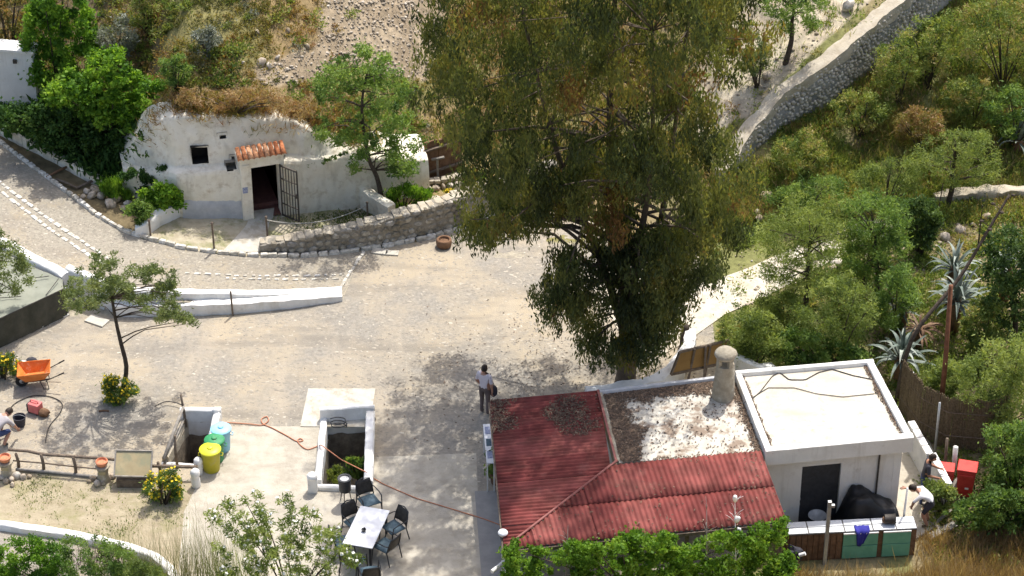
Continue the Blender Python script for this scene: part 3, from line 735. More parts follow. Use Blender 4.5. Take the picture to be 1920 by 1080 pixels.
# stone border of the bed by the brown panel
sb = thing('stone_border', 'short dry stone border in front of the brown plank panel', 'stone border', lz(850, 355))
stone_row(sb, 'stone', [lz(802, 358), lz(845, 352), lz(895, 338)], .22, .2, .24, seed=31, zoff=.08, meshes=RK)
stone_row(sb, 'stone', [lz(802, 352), lz(845, 346), lz(895, 332)], .30, .24, .14, seed=32, zoff=.24, meshes=CPM)
# white house end at the top left
p = [aty(-60, 190, 9.2), aty(78, 192, 8.6)]
hz = hgt(-14.5, 8.8)
wh = thing('white_wall', 'tall plain white wall at the upper left edge', 'wall', (-16.2, 9.3, hz))
c0 = T(-90, 215); c1 = T(72, 205)
hw = aty(0, 100, c1.y).z
mb = MB(); mb.prism([(c0.x, c0.y-.1), (c1.x, c1.y), (c1.x+.1, c1.y+.5), (c0.x, c0.y+.5)], c1.z-1.2, hw-.02); mb.build('wall', M['wallwhite'], wh)
mb = MB(); mb.prism([(c0.x, c0.y-.16), (c1.x+.06, c1.y-.06), (c1.x+.16, c1.y+.56), (c0.x, c0.y+.56)], hw-.015, hw+.08); mb.build('roof_edge', M['white'], wh, bevel=.01)
q = aty(27, 118, c1.y-.04); mb = MB(); mb.box((q.x, lerp(c0.y-.1, c1.y, (q.x-c0.x)/(c1.x-c0.x))-.03, q.z), (.12, .1, .12)); mb.build('vent', M['iron'], wh)

# ================================================================ CAVE HOUSE
cave = thing('cave_house', 'whitewashed cave dwelling front dug into the hillside', 'cave house', (-8.0, 4.6, lane_z(-8)))
FD = [0]
for i in range(1, len(FAC)): FD.append(FD[-1]+(FAC[i]-FAC[i-1]).length)
FL = FD[-1]
def fac_at(s):
    s = min(FL-1e-6, max(0, s)); j = 0
    while j < len(FD)-2 and FD[j+1] < s: j += 1
    t = (s-FD[j])/(FD[j+1]-FD[j]); p = FAC[j].lerp(FAC[j+1], t)
    a = FAC[max(0, j-1)] if t < .3 else FAC[j]; b2 = FAC[min(len(FAC)-1, j+2)] if t > .7 else FAC[j+1]
    d = (FAC[6]-FAC[2]).normalized(); return p, Vector((-d.y, d.x))
LEDX = [-13.6, -11.2, -10.4, -7, -5.0, -2.6]; LEDZ = [1.25, 1.6, 2.0, 2.05, 1.8, 1.15]
def fac_prof(x):
    zb = lane_z(x)-.15; zl = interp(x, LEDX, LEDZ); zt = max(top_z(x), zl+.1)
    up = zt-zl
    led = .28 if x < -6.5 else .16
    return [(-.06, zb), (-.03, zb+.5), (.0, zb+1.0), (.05, zl-.1), (.10, zl), (.10+led, zl+.06), (.18+led, zl+.2*up+.06), (.30+led, zl+.6*up), (.44+led, zt-.06), (.62+led, zt), (1.3+led, zt+.05)]
def fac_pt(s, t):
    """t runs 0..10 along the profile"""
    p, nn = fac_at(s); pr = fac_prof(p.x); i = min(9, int(t)); f = t-i
    o_ = lerp(pr[i][0], pr[i+1][0], f); z = lerp(pr[i][1], pr[i+1][1], f)
    q = Vector((p.x+nn.x*o_, p.y+nn.y*o_, z))
    w = .07*N3(q.x*.9, q.z*.9, 2)+.045*N3(q.x*2.6, q.z*2.6, 5)+.018*N3(q.x*7, q.z*7, 1)
    q.x -= nn.x*w; q.y -= nn.y*w
    if t > 8: q.z += .10*N3(q.x*1.7, q.y*1.7, 8)+.05*N3(q.x*5, 1, 8)
    return q
def fac_find(px, py):
    """the profile cell that shows at a pixel"""
    best = None
    for i in range(0, 141):
        for j in range(0, 91):
            s = FL*i/140; t = j/10; q = fac_pt(s, t)
            d = (q-CAM); u = d.x/(d.y*math.cos(PITCH)-d.z*math.sin(PITCH))*FPX+960
            w = d.y*math.cos(PITCH)-d.z*math.sin(PITCH); v = 540-FPX*(d.y*math.sin(PITCH)+d.z*math.cos(PITCH))/w
            e = (u-px)**2+(v-py)**2
            if best is None or e < best[0]: best = (e, s, t, q)
    return best
ncol = int(FL/.10); tr = [x*.25 for x in range(0, 13)]+[3+x*.2 for x in range(1, 6)]+[4+x*.33 for x in range(1, 3)]+[5+x*.2 for x in range(0, 26)]
tr = sorted(set(round(t, 3) for t in tr if t <= 10))
holes = []     # (s0, s1, t0, t1)
win = fac_find(375, 290); HOLES = [(375, 291, .46, .52, 'window'), (418, 258, .22, .2, 'niche'), (437, 300, .16, .3, 'niche'), (433, 312, .22, .16, 'niche')]
cells = []
for (px, py, w, h, nm) in HOLES:
    f = fac_find(px, py); holes.append((f[1], f[2], w, h, nm, f[3]))
sdl = fac_find(474, 392)[1]; sdr = fac_find(527, 384)[1]
door_z0 = lane_z(-7.8); 
rows = []
for t in tr: rows.append([fac_pt(FL*i/ncol, t) for i in range(ncol+1)])
mb = MB(); vs = [p for r in rows for p in r]; fs = []
for j in range(len(rows)-1):
    for i in range(ncol):
        a = (rows[j][i]+rows[j+1][i+1])/2; s = FL*(i+.5)/ncol; skip = False
        if sdl-.02 < s < sdr+.02 and a.z < door_z0+2.0 and tr[j] < 5: skip = True
        for h in holes:
            if abs(s-h[0]) < h[2]/2 and abs(a.z-h[5].z) < h[3]/2 and abs(a.y-h[5].y) < .5: skip = True
        if not skip: fs.append((j*(ncol+1)+i, j*(ncol+1)+i+1, (j+1)*(ncol+1)+i+1, (j+1)*(ncol+1)+i))
mb.add(vs, fs); facade = mb.build('facade', M['limewash'], cave, smooth=3.2)
def recess(c, w, h, dep, nn, m, name, parent):
    d = Vector((nn.y, -nn.x, 0)); n3 = Vector((nn.x, nn.y, 0)); z = Vector((0, 0, 1)); w += .1; h += .1
    f = [c+d*a*w/2+z*b*h/2-n3*(-.01) for a, b in ((-1, -1), (1, -1), (1, 1), (-1, 1))]; k = [p+n3*dep for p in f]
    mb = MB(); mb.add(f+k, [(4, 5, 6, 7), (0, 1, 5, 4), (1, 2, 6, 5), (2, 3, 7, 6), (3, 0, 4, 7)]); return mb.build(name, m, parent)
for (s, t, w, h, nm, q) in holes:
    _, nn = fac_at(s); o = recess(q, w, h, .45 if nm == 'window' else .25, nn, M['dark'] if nm == 'window' else M['mortar'], nm, cave)
    if False:
        mb = MB(); d = Vector((nn.y, -nn.x, 0)); n3 = Vector((nn.x, nn.y, 0)); c = q+n3*.12
        for a, b_ in (((-w/2, -h/2), (-w/2, h/2)), ((w/2, -h/2), (w/2, h/2)), ((-w/2, h/2), (w/2, h/2)), ((-w/2, -h/2), (w/2, -h/2))):
            mb.bar(c+d*a[0]+Vector((0, 0, a[1])), c+d*b_[0]+Vector((0, 0, b_[1])), .05, .05)
        mb.build('frame', M['iron'], o)
# grey-blue painted foot of the wall left of the door
pl = MB(); rr = []
s0 = fac_find(345, 405)[1]; s1 = sdl-.12
for j in range(5):
    r = []
    for i in range(26):
        s = lerp(s0, s1, i/25); p, nn = fac_at(s); q = fac_pt(s, .3+.35*j); k = .05 if j < 4 else -.04
        r.append(Vector((q.x-nn.x*k, q.y-nn.y*k, q.z+(.03*N3(s*4, 1) if j == 4 else 0))))
    rr.append(r)
pl.grid(rr).build('painted_foot', M['plinth'], cave, smooth=3.2)
# portal
pL, nL = fac_at(sdl); pR, nR = fac_at(sdr); dl = Vector((pL.x, pL.y, 0)); dr = Vector((pR.x, pR.y, 0)); dv = (dr-dl).normalized(); dn_ = Vector((-dv.y, dv.x, 0))
zf = door_z0
portal = bpy.data.objects.new('portal', None); 
def obox(mb, a, b_, y0, y1, z0, z1): mb.prism([a+dn_*y0, b_+dn_*y0, b_+dn_*y1, a+dn_*y1], z0, z1)
mb = MB(); obox(mb, dl-dv*.34, dl-dv*.0, -.17, .35, zf-.1, zf+2.12); jl = mb.build('door_jamb', M['limewash'], cave, bevel=.03)
mb = MB(); obox(mb, dr+dv*.0, dr+dv*.16, -.17, .35, zf-.1, zf+2.12); mb.build('door_jamb', M['limewash'], cave, bevel=.03)
mb = MB(); obox(mb, dl-dv*.345, dr+dv*.165, -.175, .36, zf+1.93, zf+2.28); mb.build('lintel', M['limewash'], cave, bevel=.02)
# little lean-to of curved tiles
tl = MB(); seg = 7; 
for i in range(seg):
    t0 = math.pi*i/(seg-1); tl.v += [(-math.cos(t0)*.085, 0, math.sin(t0)*.075), (-math.cos(t0)*.07, .52, math.sin(t0)*.062)]
tl.f = [(2*i, 2*i+2, 2*i+3, 2*i+1) for i in range(seg-1)]; tl.m = [0]*len(tl.f)
tile_me = tl.mesh('roof_tile', M['tile'], smooth=3.2)
wid = (dr+dv*.24-(dl-dv*.42)).length; nt_ = 9; rzt = math.atan2(dv.y, dv.x)
ridge = MB(); obox(ridge, dl-dv*.40, dr+dv*.22, -.26, .34, zf+2.285, zf+2.33); tiles_base = ridge.build('tile_bed', M['limewash'], cave)
for i in range(nt_):
    p = dl-dv*.42+dv*(wid*(i+.5)/nt_)-dn_*.30
    o = piece('roof_tile', tile_me, (p.x, p.y, zf+2.33), cave, (.36, 0, rzt))
    so = o.modifiers.new('solid', 'SOLIDIFY'); so.thickness = .018
# dark room behind the door
mb = MB(); A_, B_ = dl-dv*.1, dr+dv*.3; f0 = [A_+dn_*.3, B_+dn_*.3, B_+dn_*2.6, A_+dn_*2.6]
mb.add([(p.x, p.y, z) for z in (zf, zf+2.1) for p in f0], [(4, 5, 6, 7)[::-1], (1, 2, 6, 5)[::-1], (2, 3, 7, 6)[::-1], (3, 0, 4, 7)[::-1]]); mb.build('room_shell', M['dark'], cave)
mb = MB(); mb.add([(p.x, p.y, zf+.02) for p in (dl-dn_*.1, dr-dn_*.1, dr+dn_*2.6, dl+dn_*2.6)], [(0, 1, 2, 3)]); mb.build('room_floor', M['redfloor'], cave)
mb = MB(); obox(mb, dl-dv*.02, dr+dv*.02, .5, 2.5, zf+.025, zf+.16); mb.build('step', M['redfloor'], cave)
# barred gate, swung open to the right
gate = bpy.data.objects.new('gate', None)
ga = dr-dn_*.18+dv*.02; gl_ = .66; gd = Vector((.52, -.36, 0)).normalized()*gl_
mb = MB()
for z in (.06, 1.88): mb.bar(ga+Vector((0, 0, zf+z)), ga+gd+Vector((0, 0, zf+z)), .045)
for t in (0, 1): mb.bar(ga+gd*t+Vector((0, 0, zf+.04)), ga+gd*t+Vector((0, 0, zf+1.92)), .05)
gate = mb.build('gate_frame', M['iron'], cave)
for i in range(1, 6):
    mb = MB(); mb.bar(ga+gd*(i/6)+Vector((0, 0, zf+.06)), ga+gd*(i/6)+Vector((0, 0, zf+1.88)), .028); mb.build('gate_bar', M['iron'], gate)
for z in (.5, .95, 1.42):
    mb = MB(); mb.bar(ga+Vector((0, 0, zf+z)), ga+gd+Vector((0, 0, zf+z)), .032); mb.build('gate_rail', M['iron'], gate)
q = ga+gd*.95; mb = MB(); mb.box((q.x, q.y-.03, zf+1.0), (.07, .09, .14)); mb.build('lock', M['iron'], gate)
# small sign plates left of the door
fz = fac_find(452, 355); _, nn = fac_at(fz[1]); a = math.atan2(-nn.x, nn.y)
for (px, py, w, h, m, nm) in ((452, 357, .16, .2, 'plaque', 'plaque'), (456, 313, .24, .10, 'limewash', 'inscription_plate')):
    c = dl-dv*.20-dn_*.185; z = aty(px, py, c.y).z
    mb = MB(); mb.box((c.x+(px-454)/60, c.y, z), (w, .025, h), rzt); mb.build(nm, M[m], cave)
# ================================================================ YARD THINGS
plw = [lz(258, 446), lz(262, 430), lz(300, 412), lz(338, 396)]
planter = thing('planter', 'white painted low planter wall left of the cave yard', 'planter', plw[1])
wallstrip([Vector((p.x, p.y, p.z)) for p in (lz(254, 440), lz(272, 440), lz(300, 420), lz(336, 404))], [.3, .42, .52, .5], .22, M['white'], 'planter_wall', planter, .03, .12, nv=3)
for i, (px, py, h, lb) in enumerate(((283, 446, .62, 'dark iron post beside the white planter'), (402, 471, 1.0, 'tall dark post left of the path to the cave door'), (502, 449, .8, 'dark post right of the path to the cave door'), (690, 412, .62, 'short dark post at the right end of the yard rope'))):
    p = lz(px, py); mb = MB(); mb.bar((p.x, p.y, p.z-.05), (p.x-.01, p.y, p.z+h), .055); mb.lathe((p.x-.01, p.y, p.z+h), [(.045, 0), (.05, .02), (.03, .06), (.001, .07)], 8)
    tag(mb.build('rope_post', M['wood']), lb, 'post', 'posts of the cave yard rope')
a = lz(502, 449)+Vector((0, 0, .72)); b2 = lz(690, 412)+Vector((0, 0, .55))
mb = MB(); mb.tube([a.lerp(b2, i/20)-Vector((0, 0, .35*4*(i/20)*(1-i/20))) for i in range(21)], .018, 5); tag(mb.build('rope', M['chain'], smooth=3.2), 'pale rope sagging between two posts of the cave yard', 'rope')
# brown plank panel right of the cave
bp_ = thing('plank_panel', 'brown weathered plank panel standing right of the cave', 'panel', lz(830, 338))
A_ = lz(798, 342); B_ = lz(868, 322); zt = aty(830, 258, (A_.y+B_.y)/2).z
A3 = Vector((A_.x, A_.y, 0)); B3 = Vector((B_.x, B_.y, 0))
for i in range(8):
    a = A3.lerp(B3, i/8); b2 = A3.lerp(B3, (i+.93)/8); d = (B3-A3).normalized(); nn = Vector((-d.y, d.x, 0)); o_ = .015*((i*7) % 3)
    mb = MB(); mb.prism([a+nn*o_, b2+nn*o_, b2+nn*(o_+.05), a+nn*(o_+.05)], A_.z-.1, zt-.12*((i*5) % 4)/3+(.18*i/8)); mb.build('plank', M['brownwood'], bp_)
for z in (.35, 1.2):
    mb = MB(); mb.bar(A3+Vector((0, -.05, z+A_.z)), B3+Vector((0, -.05, z+A_.z+.05)), .09, .05); mb.build('batten', M['wood'], bp_)
p = lz(822, 338); mb = MB(); mb.bar((p.x, p.y-.15, p.z), (p.x-.02, p.y-.12, p.z+.85), .07); mb.bar((p.x-.2, p.y-.12, p.z+.86), (p.x+.2, p.y-.12, p.z+.95), .09, .05); mb.build('brace', M['greywood'], bp_)
# round stone trough on the plaza
p = at(833, 462); mb = MB(); mb.lathe((p.x, p.y, 0), [(.19, 0), (.235, .06), (.25, .16), (.235, .26), (.21, .28), (.17, .27), (.15, .2), (.001, .19)], 18, .08); tag(mb.build('stone_pot', M['brownwood'], smooth=.8), 'squat round brown pot on the plaza near the stone wall', 'pot')
# rocks
RS = random.Random(77)
def rock(px, py, s, label, grp=None, z=None):
    p = lz(px, py) if z is None else at(px, py, z)
    o = piece('rock', RS.choice(RK), (p.x, p.y, p.z+s*.22), None, (RS.random(), RS.random(), RS.random()*6), (s*RS.uniform(.85, 1.3), s*RS.uniform(.8, 1.1), s*RS.uniform(.6, .9))); return tag(o, label, 'rock', grp)
HL = []
for (px, py, s) in ((156, 371, .2), (163, 362, .26), (172, 370, .34), (182, 362, .36), (189, 370, .3), (176, 357, .26)): HL.append((px, rock(px, py, s, 'x', 'rock heap beside the upper lane')))
order_labels(HL, '{} rock from the left in the brown heap beside the upper lane')
for (px, py, s, l) in ((218, 378, .3, 'pale rock among the weeds left of the planter'), (208, 386, .34, 'grey rock at the weedy corner above the kerb'), (240, 384, .26, 'white rock close behind the white planter'), (232, 394, .24, 'white rock under the bright green planter shrub'), (112, 283, .4, 'pale boulder half hidden under the big green bush'), (198, 281, .5, 'large pale boulder in the dark ivy bank'), (866, 362, .5, 'dark boulder at the end of the flower bed'), (815, 378, .38, 'pale slab of rock in the bed above the stone wall'), (752, 396, .3, 'pale rock beside the bright green bed plants'), (885, 352, .34, 'white rock right of the bed behind the stone wall'), (920, 355, .45, 'white rock at the foot of the big eucalyptus shade')): rock(px, py, s, l)
# loose poles lying by the upper lane
for i, (a, b2, l) in enumerate((((88, 336), (140, 312), 'brown pole lying alone across the lane edge soil'), ((106, 340), (146, 358), 'dark pole of the frame beside the rock heap'), ((146, 356), (192, 338), 'longer dark pole behind the rock heap'))):
    A_ = lz(*a); B_ = lz(*b2); mb = MB(); mb.tube([A_+Vector((0, 0, .08)), (A_+B_)/2+Vector((0, 0, .12)), B_+Vector((0, 0, .10))], [.04, .045, .035], 7); tag(mb.build('pole', M['brownwood'] if i == 0 else M['wood'], smooth=3.2), l, 'pole')
# ================================================================ SHADE NET PEN (left)
net = thing('shade_net_pen', 'low pen covered with pale green shade net at the left edge', 'pen', at(60, 618))
zc = .95; fr = [at(-60, 625, zc), at(0, 598, zc), at(60, 570, zc), at(122, 541, zc)]; bk = [at(-60, 430, 1.18), at(0, 470, 1.08), at(60, 500, .98), at(118, 524, .93)]
rows = []
for j in range(9):
    r = []
    for i in range(25):
        t = i/24*3; k = min(2, int(t)); a = fr[k].lerp(fr[k+1], t-k); b2 = bk[k].lerp(bk[k+1], t-k); q = a.lerp(b2, j/8); q.z -= .12*math.sin(math.pi*j/8)*(1-.6*abs(math.sin(t*math.pi)))+.03*N3(q.x*3, q.y*3); r.append(q)
    rows.append(r)
MB().grid(rows).build('net_roof', M['net'], net, smooth=3.2)
rows = []
for j in range(7):
    r = []
    for i in range(31):
        t = i/30*3; k = min(2, int(t)); a = fr[k].lerp(fr[k+1], t-k); q = Vector((a.x+.03*math.sin(i*1.7)*(1-j/6), a.y+.04*math.sin(i*1.1)*math.sin(j/6*3.1)-.1*(j/6), lerp(zc, .03, j/6))); r.append(q)
    rows.append(r)
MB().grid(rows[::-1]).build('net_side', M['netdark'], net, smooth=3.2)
mb = MB(); s0_ = fr[3]; s1_ = bk[3]; mb.add([s0_, s1_, (s1_.x, s1_.y, .0), (s0_.x, s0_.y-.1, .0)], [(0, 3, 2, 1)]); mb.build('net_end', M['netdark'], net)
for k in (1, 2, 3):
    mb = MB(); mb.tube([(fr[k].x, fr[k].y+.06, 0), (fr[k].x, fr[k].y+.06, zc-.02)], .03, 6); mb.build('pen_post', M['metal'], net)
mb = MB(); mb.tube([p+Vector((0, 0, .012)) for p in fr], .018, 6); mb.build('edge_wire', M['iron'], net)
for (a, b2) in (((66, 522), (92, 519)), ((0, 560), (40, 557)), ((86, 555), (110, 524))):
    A_ = at(a[0], a[1], .95); B_ = at(b2[0], b2[1], .98); mb = MB(); mb.tube([A_+Vector((0, 0, .03)), (A_+B_)/2+Vector((0, 0, .02)), B_+Vector((0, 0, .03))], .012, 5); mb.build('fold_cord', M['iron'], net)
stone_row(net, 'base_stone', [at(0, 650), at(60, 622), at(118, 596)], .4, .12, .1, seed=61, zoff=.03)

# ================================================================ PITS
M['earth_shade'] = mat('pit_earth_shade', (.15, .122, .09), (.27, .225, .17), 5, .97, .6, 14)  # brown soil with the shade of the pits put into its colour
def pit(name, label, P, rim, depth, wth):
    root = thing(name, label, 'pit', P[3]); c = sum((Vector(p) for p in P), Vector())/4
    for i in range(4):
        a, b2 = P[i], P[(i+1) % 4]; d = (b2-a).normalized(); nn = Vector((-d.y, d.x, 0))
        if (c-a).dot(nn) > 0: nn = -nn
        e0, e1 = (wth[i] if i % 2 == 0 else -.004, wth[i] if i % 2 == 0 else -.004)
        n = max(3, int((b2-a).length/.2)); h0 = rim[i]
        A_ = a-d*(wth[3] if i % 2 == 0 else 0); B_ = b2+d*(wth[1] if i % 2 == 0 else 0)
        if h0 is None: continue
        mb = MB(); w = wth[i]
        r1 = []
        for k in range(n+1):
            q = A_.lerp(B_, k/n); j = .02*N3(q.x*3, q.y*3); z = (lerp(h0[0], h0[1], k/n))+.02*N3(q.x*4, q.y*4, 3)
            r1.append([q+nn*(-.0)+Vector((0, 0, -depth)), q+nn*j+Vector((0, 0, -.05)), q+nn*(.01+j)+Vector((0, 0, z-.03)), q+nn*(.04+j)+Vector((0, 0, z)), q+nn*(w-.04+j)+Vector((0, 0, z)), q+nn*(w+j)+Vector((0, 0, z-.04)), q+nn*w+Vector((0, 0, -.12))])
        mb.grid(r1 if i >= 0 else r1); m_ = 7; mb.f.append(tuple(range(m_))); mb.m.append(0); mb.f.append(tuple(range(n*m_+m_-1, n*m_-1, -1))); mb.m.append(0)
        mb.build('pit_wall', M['white'] if not (name == 'stair_pit' and i == 3) else M['coping'], root, smooth=.7)
    mb = MB(); mb.add([(p.x+(p.x-c.x)*.05, p.y+(p.y-c.y)*.05, -depth+.02) for p in P], [(0, 1, 2, 3)[::-1]]); mb.build('pit_floor', M['earth_shade'], root)
    q4 = [c+(Vector(p)-c)*.985 for p in P]
    mb = MB(); zt4 = [-.42, -.42, -.03, -.03]      # brown lining below the rendered rim, coloured darker for the pit's shade
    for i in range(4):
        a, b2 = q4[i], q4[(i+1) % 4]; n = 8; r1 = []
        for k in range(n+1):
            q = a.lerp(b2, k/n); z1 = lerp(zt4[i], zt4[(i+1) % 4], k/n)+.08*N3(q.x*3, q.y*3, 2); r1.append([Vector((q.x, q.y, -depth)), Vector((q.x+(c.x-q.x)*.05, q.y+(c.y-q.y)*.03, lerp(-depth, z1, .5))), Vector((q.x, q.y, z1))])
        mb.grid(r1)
    mb.build('shade_lining', M['earth_shade'], root, smooth=3.2)
    return root
pit1 = pit('stair_pit', 'sunken stair pit with white back wall beside the coloured bins', PIT1, [(.42, .42), (.36, .30), (.10, .06), (.22, .12)], 1.9, [.20, .20, .14, .2])
for k in range(4):
    a = PIT1[0].lerp(PIT1[3], .2+.2*k); b2 = PIT1[1].lerp(PIT1[2], .2+.2*k); a2 = PIT1[0].lerp(PIT1[3], .4+.2*k); b3 = PIT1[1].lerp(PIT1[2], .4+.2*k)
    mb = MB(); mb.prism([a, b2, b3, a2], -1.88, -1.15-.12*k); mb.build('step', M['earth_shade'], pit1)
pit2 = pit('planting_pit', 'white walled sunken planting pit in the middle of the patio', PIT2, [(.46, .46), (.34, .30), (.16, .16), (.28, .14)], 1.5, [.16, .26, .16, .2])
# bars of the wooden rail along the stair pit
rail = thing('pit_rail', 'rough pole railing leaning along the left side of the stair pit', 'railing', at(318, 872))
a = at(352, 800); b2 = at(312, 874); 
mb = MB(); mb.tube([(a.x-.05, a.y, 0), (a.x-.07, a.y, .55), (a.x-.12, a.y+.03, 1.1)], [.045, .04, .03], 7); mb.build('post', M['wood'], rail, smooth=3.2)
mb = MB(); p = at(333, 878); mb.tube([(p.x, p.y, 0), (p.x-.02, p.y, .6), (p.x+.01, p.y, 1.15)], [.045, .04, .035], 7); mb.build('post', M['wood'], rail, smooth=3.2)
mb = MB(); mb.tube([(a.x-.07, a.y, .72), ((a.x+b2.x)/2-.06, (a.y+b2.y)/2, .5), (b2.x-.05, b2.y, .25)], [.04, .05, .05], 7); mb.build('hand_rail', M['greywood'], rail, smooth=3.2)
mb = MB(); mb.tube([(a.x-.08, a.y, .3), ((a.x+b2.x)/2-.06, (a.y+b2.y)/2, .2), (b2.x-.05, b2.y, .08)], [.035, .04, .04], 7); mb.build('low_rail', M['greywood'], rail, smooth=3.2)
# white rounded bollards
def bollard(px, py, s, label, lean=0):
    p = at(px, py); mb = MB()
    mb.lathe((p.x, p.y, 0), [(.15*s, 0), (.16*s, .08*s), (.155*s, .34*s), (.13*s, .42*s), (.15*s, .47*s), (.17*s, .56*s), (.155*s, .68*s), (.09*s, .76*s), (.001, .78*s)], 14, .14, px)
    tag(mb.build('bollard', M['white'], smooth=1.2), label, 'bollard', 'white lumpy bollards by the pits')
bollard(368, 912, .78, 'white lumpy bollard below the yellow bin'); bollard(373, 888, .72, 'white lumpy bollard at the front corner of the stair pit')
p = at(587, 922); mb = MB(); mb.prism([(p.x-.13, p.y-.1), (p.x+.13, p.y-.1), (p.x+.13, p.y+.12), (p.x-.13, p.y+.12)], 0, .5); mb.lathe((p.x, p.y+.01, .47), [(.14, 0), (.16, .06), (.12, .14), (.001, .17)], 12)
tag(mb.build('bollard', M['white'], bevel=.02, smooth=.8), 'square white bollard at the front left corner of the planting pit', 'bollard', 'white lumpy bollards by the pits')
bollard(406, 790, .62, 'white lumpy bollard behind the blue bin')

# ================================================================ THE WHITE AND RED BUILDING
ZR = 2.9; ZM = 2.72
wbl, wbr, wfr, wfl = at(1378, 697, ZR), at(1635, 675, ZR), at(1712, 822, ZR), at(1437, 848, ZR)
mbl, mfl = at(1125, 734, ZM), at(1157, 866, ZM); mbr = at(1377, 704, ZM); mfr = at(1432, 846, ZM)
e_in = .0
house = thing('house', 'low white house with flat pale roof and red sheet porch', 'house', at(1500, 985))
fx = (wfr-wfl).normalized(); fy = Vector((-fx.y, fx.x, 0))      # along the front, and inwards
def H(p, dx=0, dy=0): return Vector((p.x, p.y, 0))+fx*dx+fy*dy
wall_f0, wall_f1 = H(wfl, -.0, .28), H(wfr, -.16, .28)
doorA = at(1492, 978); doorB = at(1565, 974)
ta = (doorA-wall_f0).dot(fx); tb = (doorB-wall_f0).dot(fx); tl_ = (wall_f1-wall_f0).dot(fx)
def wseg(p0, p1, th, z0, z1, name, m=M['wallwhite']):
    d = (p1-p0).normalized(); nn = Vector((-d.y, d.x, 0)); mb = MB(); mb.prism([p0, p1, p1+nn*th, p0+nn*th], z0, z1); return mb.build(name, m, house)
wseg(wall_f0, wall_f0+fx*ta, .2, 0, 2.5, 'front_wall'); wseg(wall_f0+fx*tb, wall_f1, .2, 0, 2.5, 'front_wall')
wseg(wall_f0+fx*(ta+.001), wall_f0+fx*(tb-.001), .197, 2.06, 2.498, 'door_lintel')
mb = MB(); q0 = wall_f0+fx*(ta+.01)+fy*.08; q1 = wall_f0+fx*(tb-.01)+fy*.08; mb.prism([q0, q1, q1+fy*.05, q0+fy*.05], .01, 2.05); dr_ = mb.build('door', M['black'], house)
for (px, py) in ((1499, 935), (1498, 945)):
    q = aty(px, py, q0.y-.03); mb = MB(); mb.box((q.x, q.y, q.z), (.05, .05, .06)); mb.build('door_fitting', M['metal'], dr_)
side1 = H(wbr, -.12, -.1)
wseg(wall_f1+fy*.001, side1, .2, 0, 2.5, 'side_wall'); wseg(side1+fx*.0, H(mbl, .2, -.15), .2, 0, 2.5, 'back_wall')
i0 = H(mbl, .2, -.2); i1 = H(mfl, .12, .15); wseg(i0, i1, .2, 0, 2.45, 'inner_wall'); wseg(i1, wall_f0, .2, 0, 2.45, 'inner_wall')
q = aty(1663, 880, wall_f1.y); mb = MB(); q0 = wall_f0+fx*(tl_-.62)-fy*.03; mb.bar((q0.x, q0.y, .1), (q0.x, q0.y, 2.5), .045); mb.build('down_pipe', M['iron'], house)
# right roof
mb = MB(); mb.prism([wbl, wbr, wfr, wfl], 2.5, ZR-.06); roof = mb.build('roof', M['rooftop'], house)
def rim(p0, p1, w, z0, z1, name, m, side=1):
    p0 = Vector((p0.x, p0.y, 0)); p1 = Vector((p1.x, p1.y, 0)); d = (p1-p0).normalized(); nn = Vector((-d.y, d.x, 0))*side; n = max(3, int((p1-p0).length/.3)); mb = MB(); rows = []
    for i in range(n+1):
        q = p0.lerp(p1, i/n); j = .012*N3(q.x*3, q.y*3); zz = z1+.012*N3(q.x*2.3, q.y*2.3, 4)
        rows.append([q+nn*(-.01)+Vector((0, 0, z0)), q+nn*(j-.01)+Vector((0, 0, zz-.02)), q+nn*(.02+j)+Vector((0, 0, zz)), q+nn*(w-.02-j)+Vector((0, 0, zz)), q+nn*(w-j)+Vector((0, 0, zz-.03)), q+nn*w+Vector((0, 0, z0))])
    mb.grid(rows if side < 0 else [r[::-1] for r in rows]); mb.f += [tuple(range(6)), tuple(range(n*6+5, n*6-1, -1))]; mb.m += [0, 0]
    return mb.build(name, m, roof, smooth=.6)
rim(wfl-fx*.02, wfr+fx*.02, .2, 2.46, ZR+.05, 'parapet', M['wallwhite']); rim(wfr+fy*.19, wbr-fy*.01, .2, 2.49, ZR+.04, 'parapet', M['wallwhite'])
rim(wbr+fx*.02, wbl, .17, 2.48, ZR+.05, 'parapet', M['wallwhite']); rim(wbl-fy*.16, wfl+fy*.19, .16, 2.47, ZR+.035, 'parapet', M['wallwhite'])
# middle roof, old screed, leaf litter
mb = MB(); mb.prism([mbl, mbr, mfr, mfl], 2.45, ZM-.03); roof2 = mb.build('old_roof', M['roofold'], house)
rim(mbr, mbl-fx*.02, .12, 2.44, ZM+.07, 'parapet', M['plinth'])
rim(Vector((mbl.x, mbl.y, 0))-fx*.05+fy*.0, Vector((mfl.x, mfl.y, 0))-fx*.05, .1, 2.44, ZM+.05, 'parapet', M['chimney'], 1)
def litter(name, n, f, z, parent, dens, size=.07):
    P = []; 
    while len(P) < n:
        u, v = rng.uniform(0, 1, 2); p = f(u, v)
        if rng.uniform() < dens(u, v, p): P.append((p.x, p.y))
    P = np.array(P); n = len(P); an = rng.uniform(0, 6.28, n); l = size*rng.uniform(.6, 1.4, n); w = l*rng.uniform(.25, .6, n)
    V = np.zeros((n, 4, 3)); o4 = np.array([(-1, 0), (0, 1), (1, 0), (0, -1)])*.5
    for k in range(4):
        lx = o4[k, 0]*l; ly = o4[k, 1]*w; V[:, k, 0] = P[:, 0]+lx*np.cos(an)-ly*np.sin(an); V[:, k, 1] = P[:, 1]+lx*np.sin(an)+ly*np.cos(an); V[:, k, 2] = z+rng.uniform(0, .035, n)
    V -= np.array(wloc(parent))[None, None]
    o = addobj(name, var_mesh(name, V, [(0, 3, 2, 1)], rng.beta(1.6, 2.2, n), M['litter']), parent); return tag(o, kind='stuff')
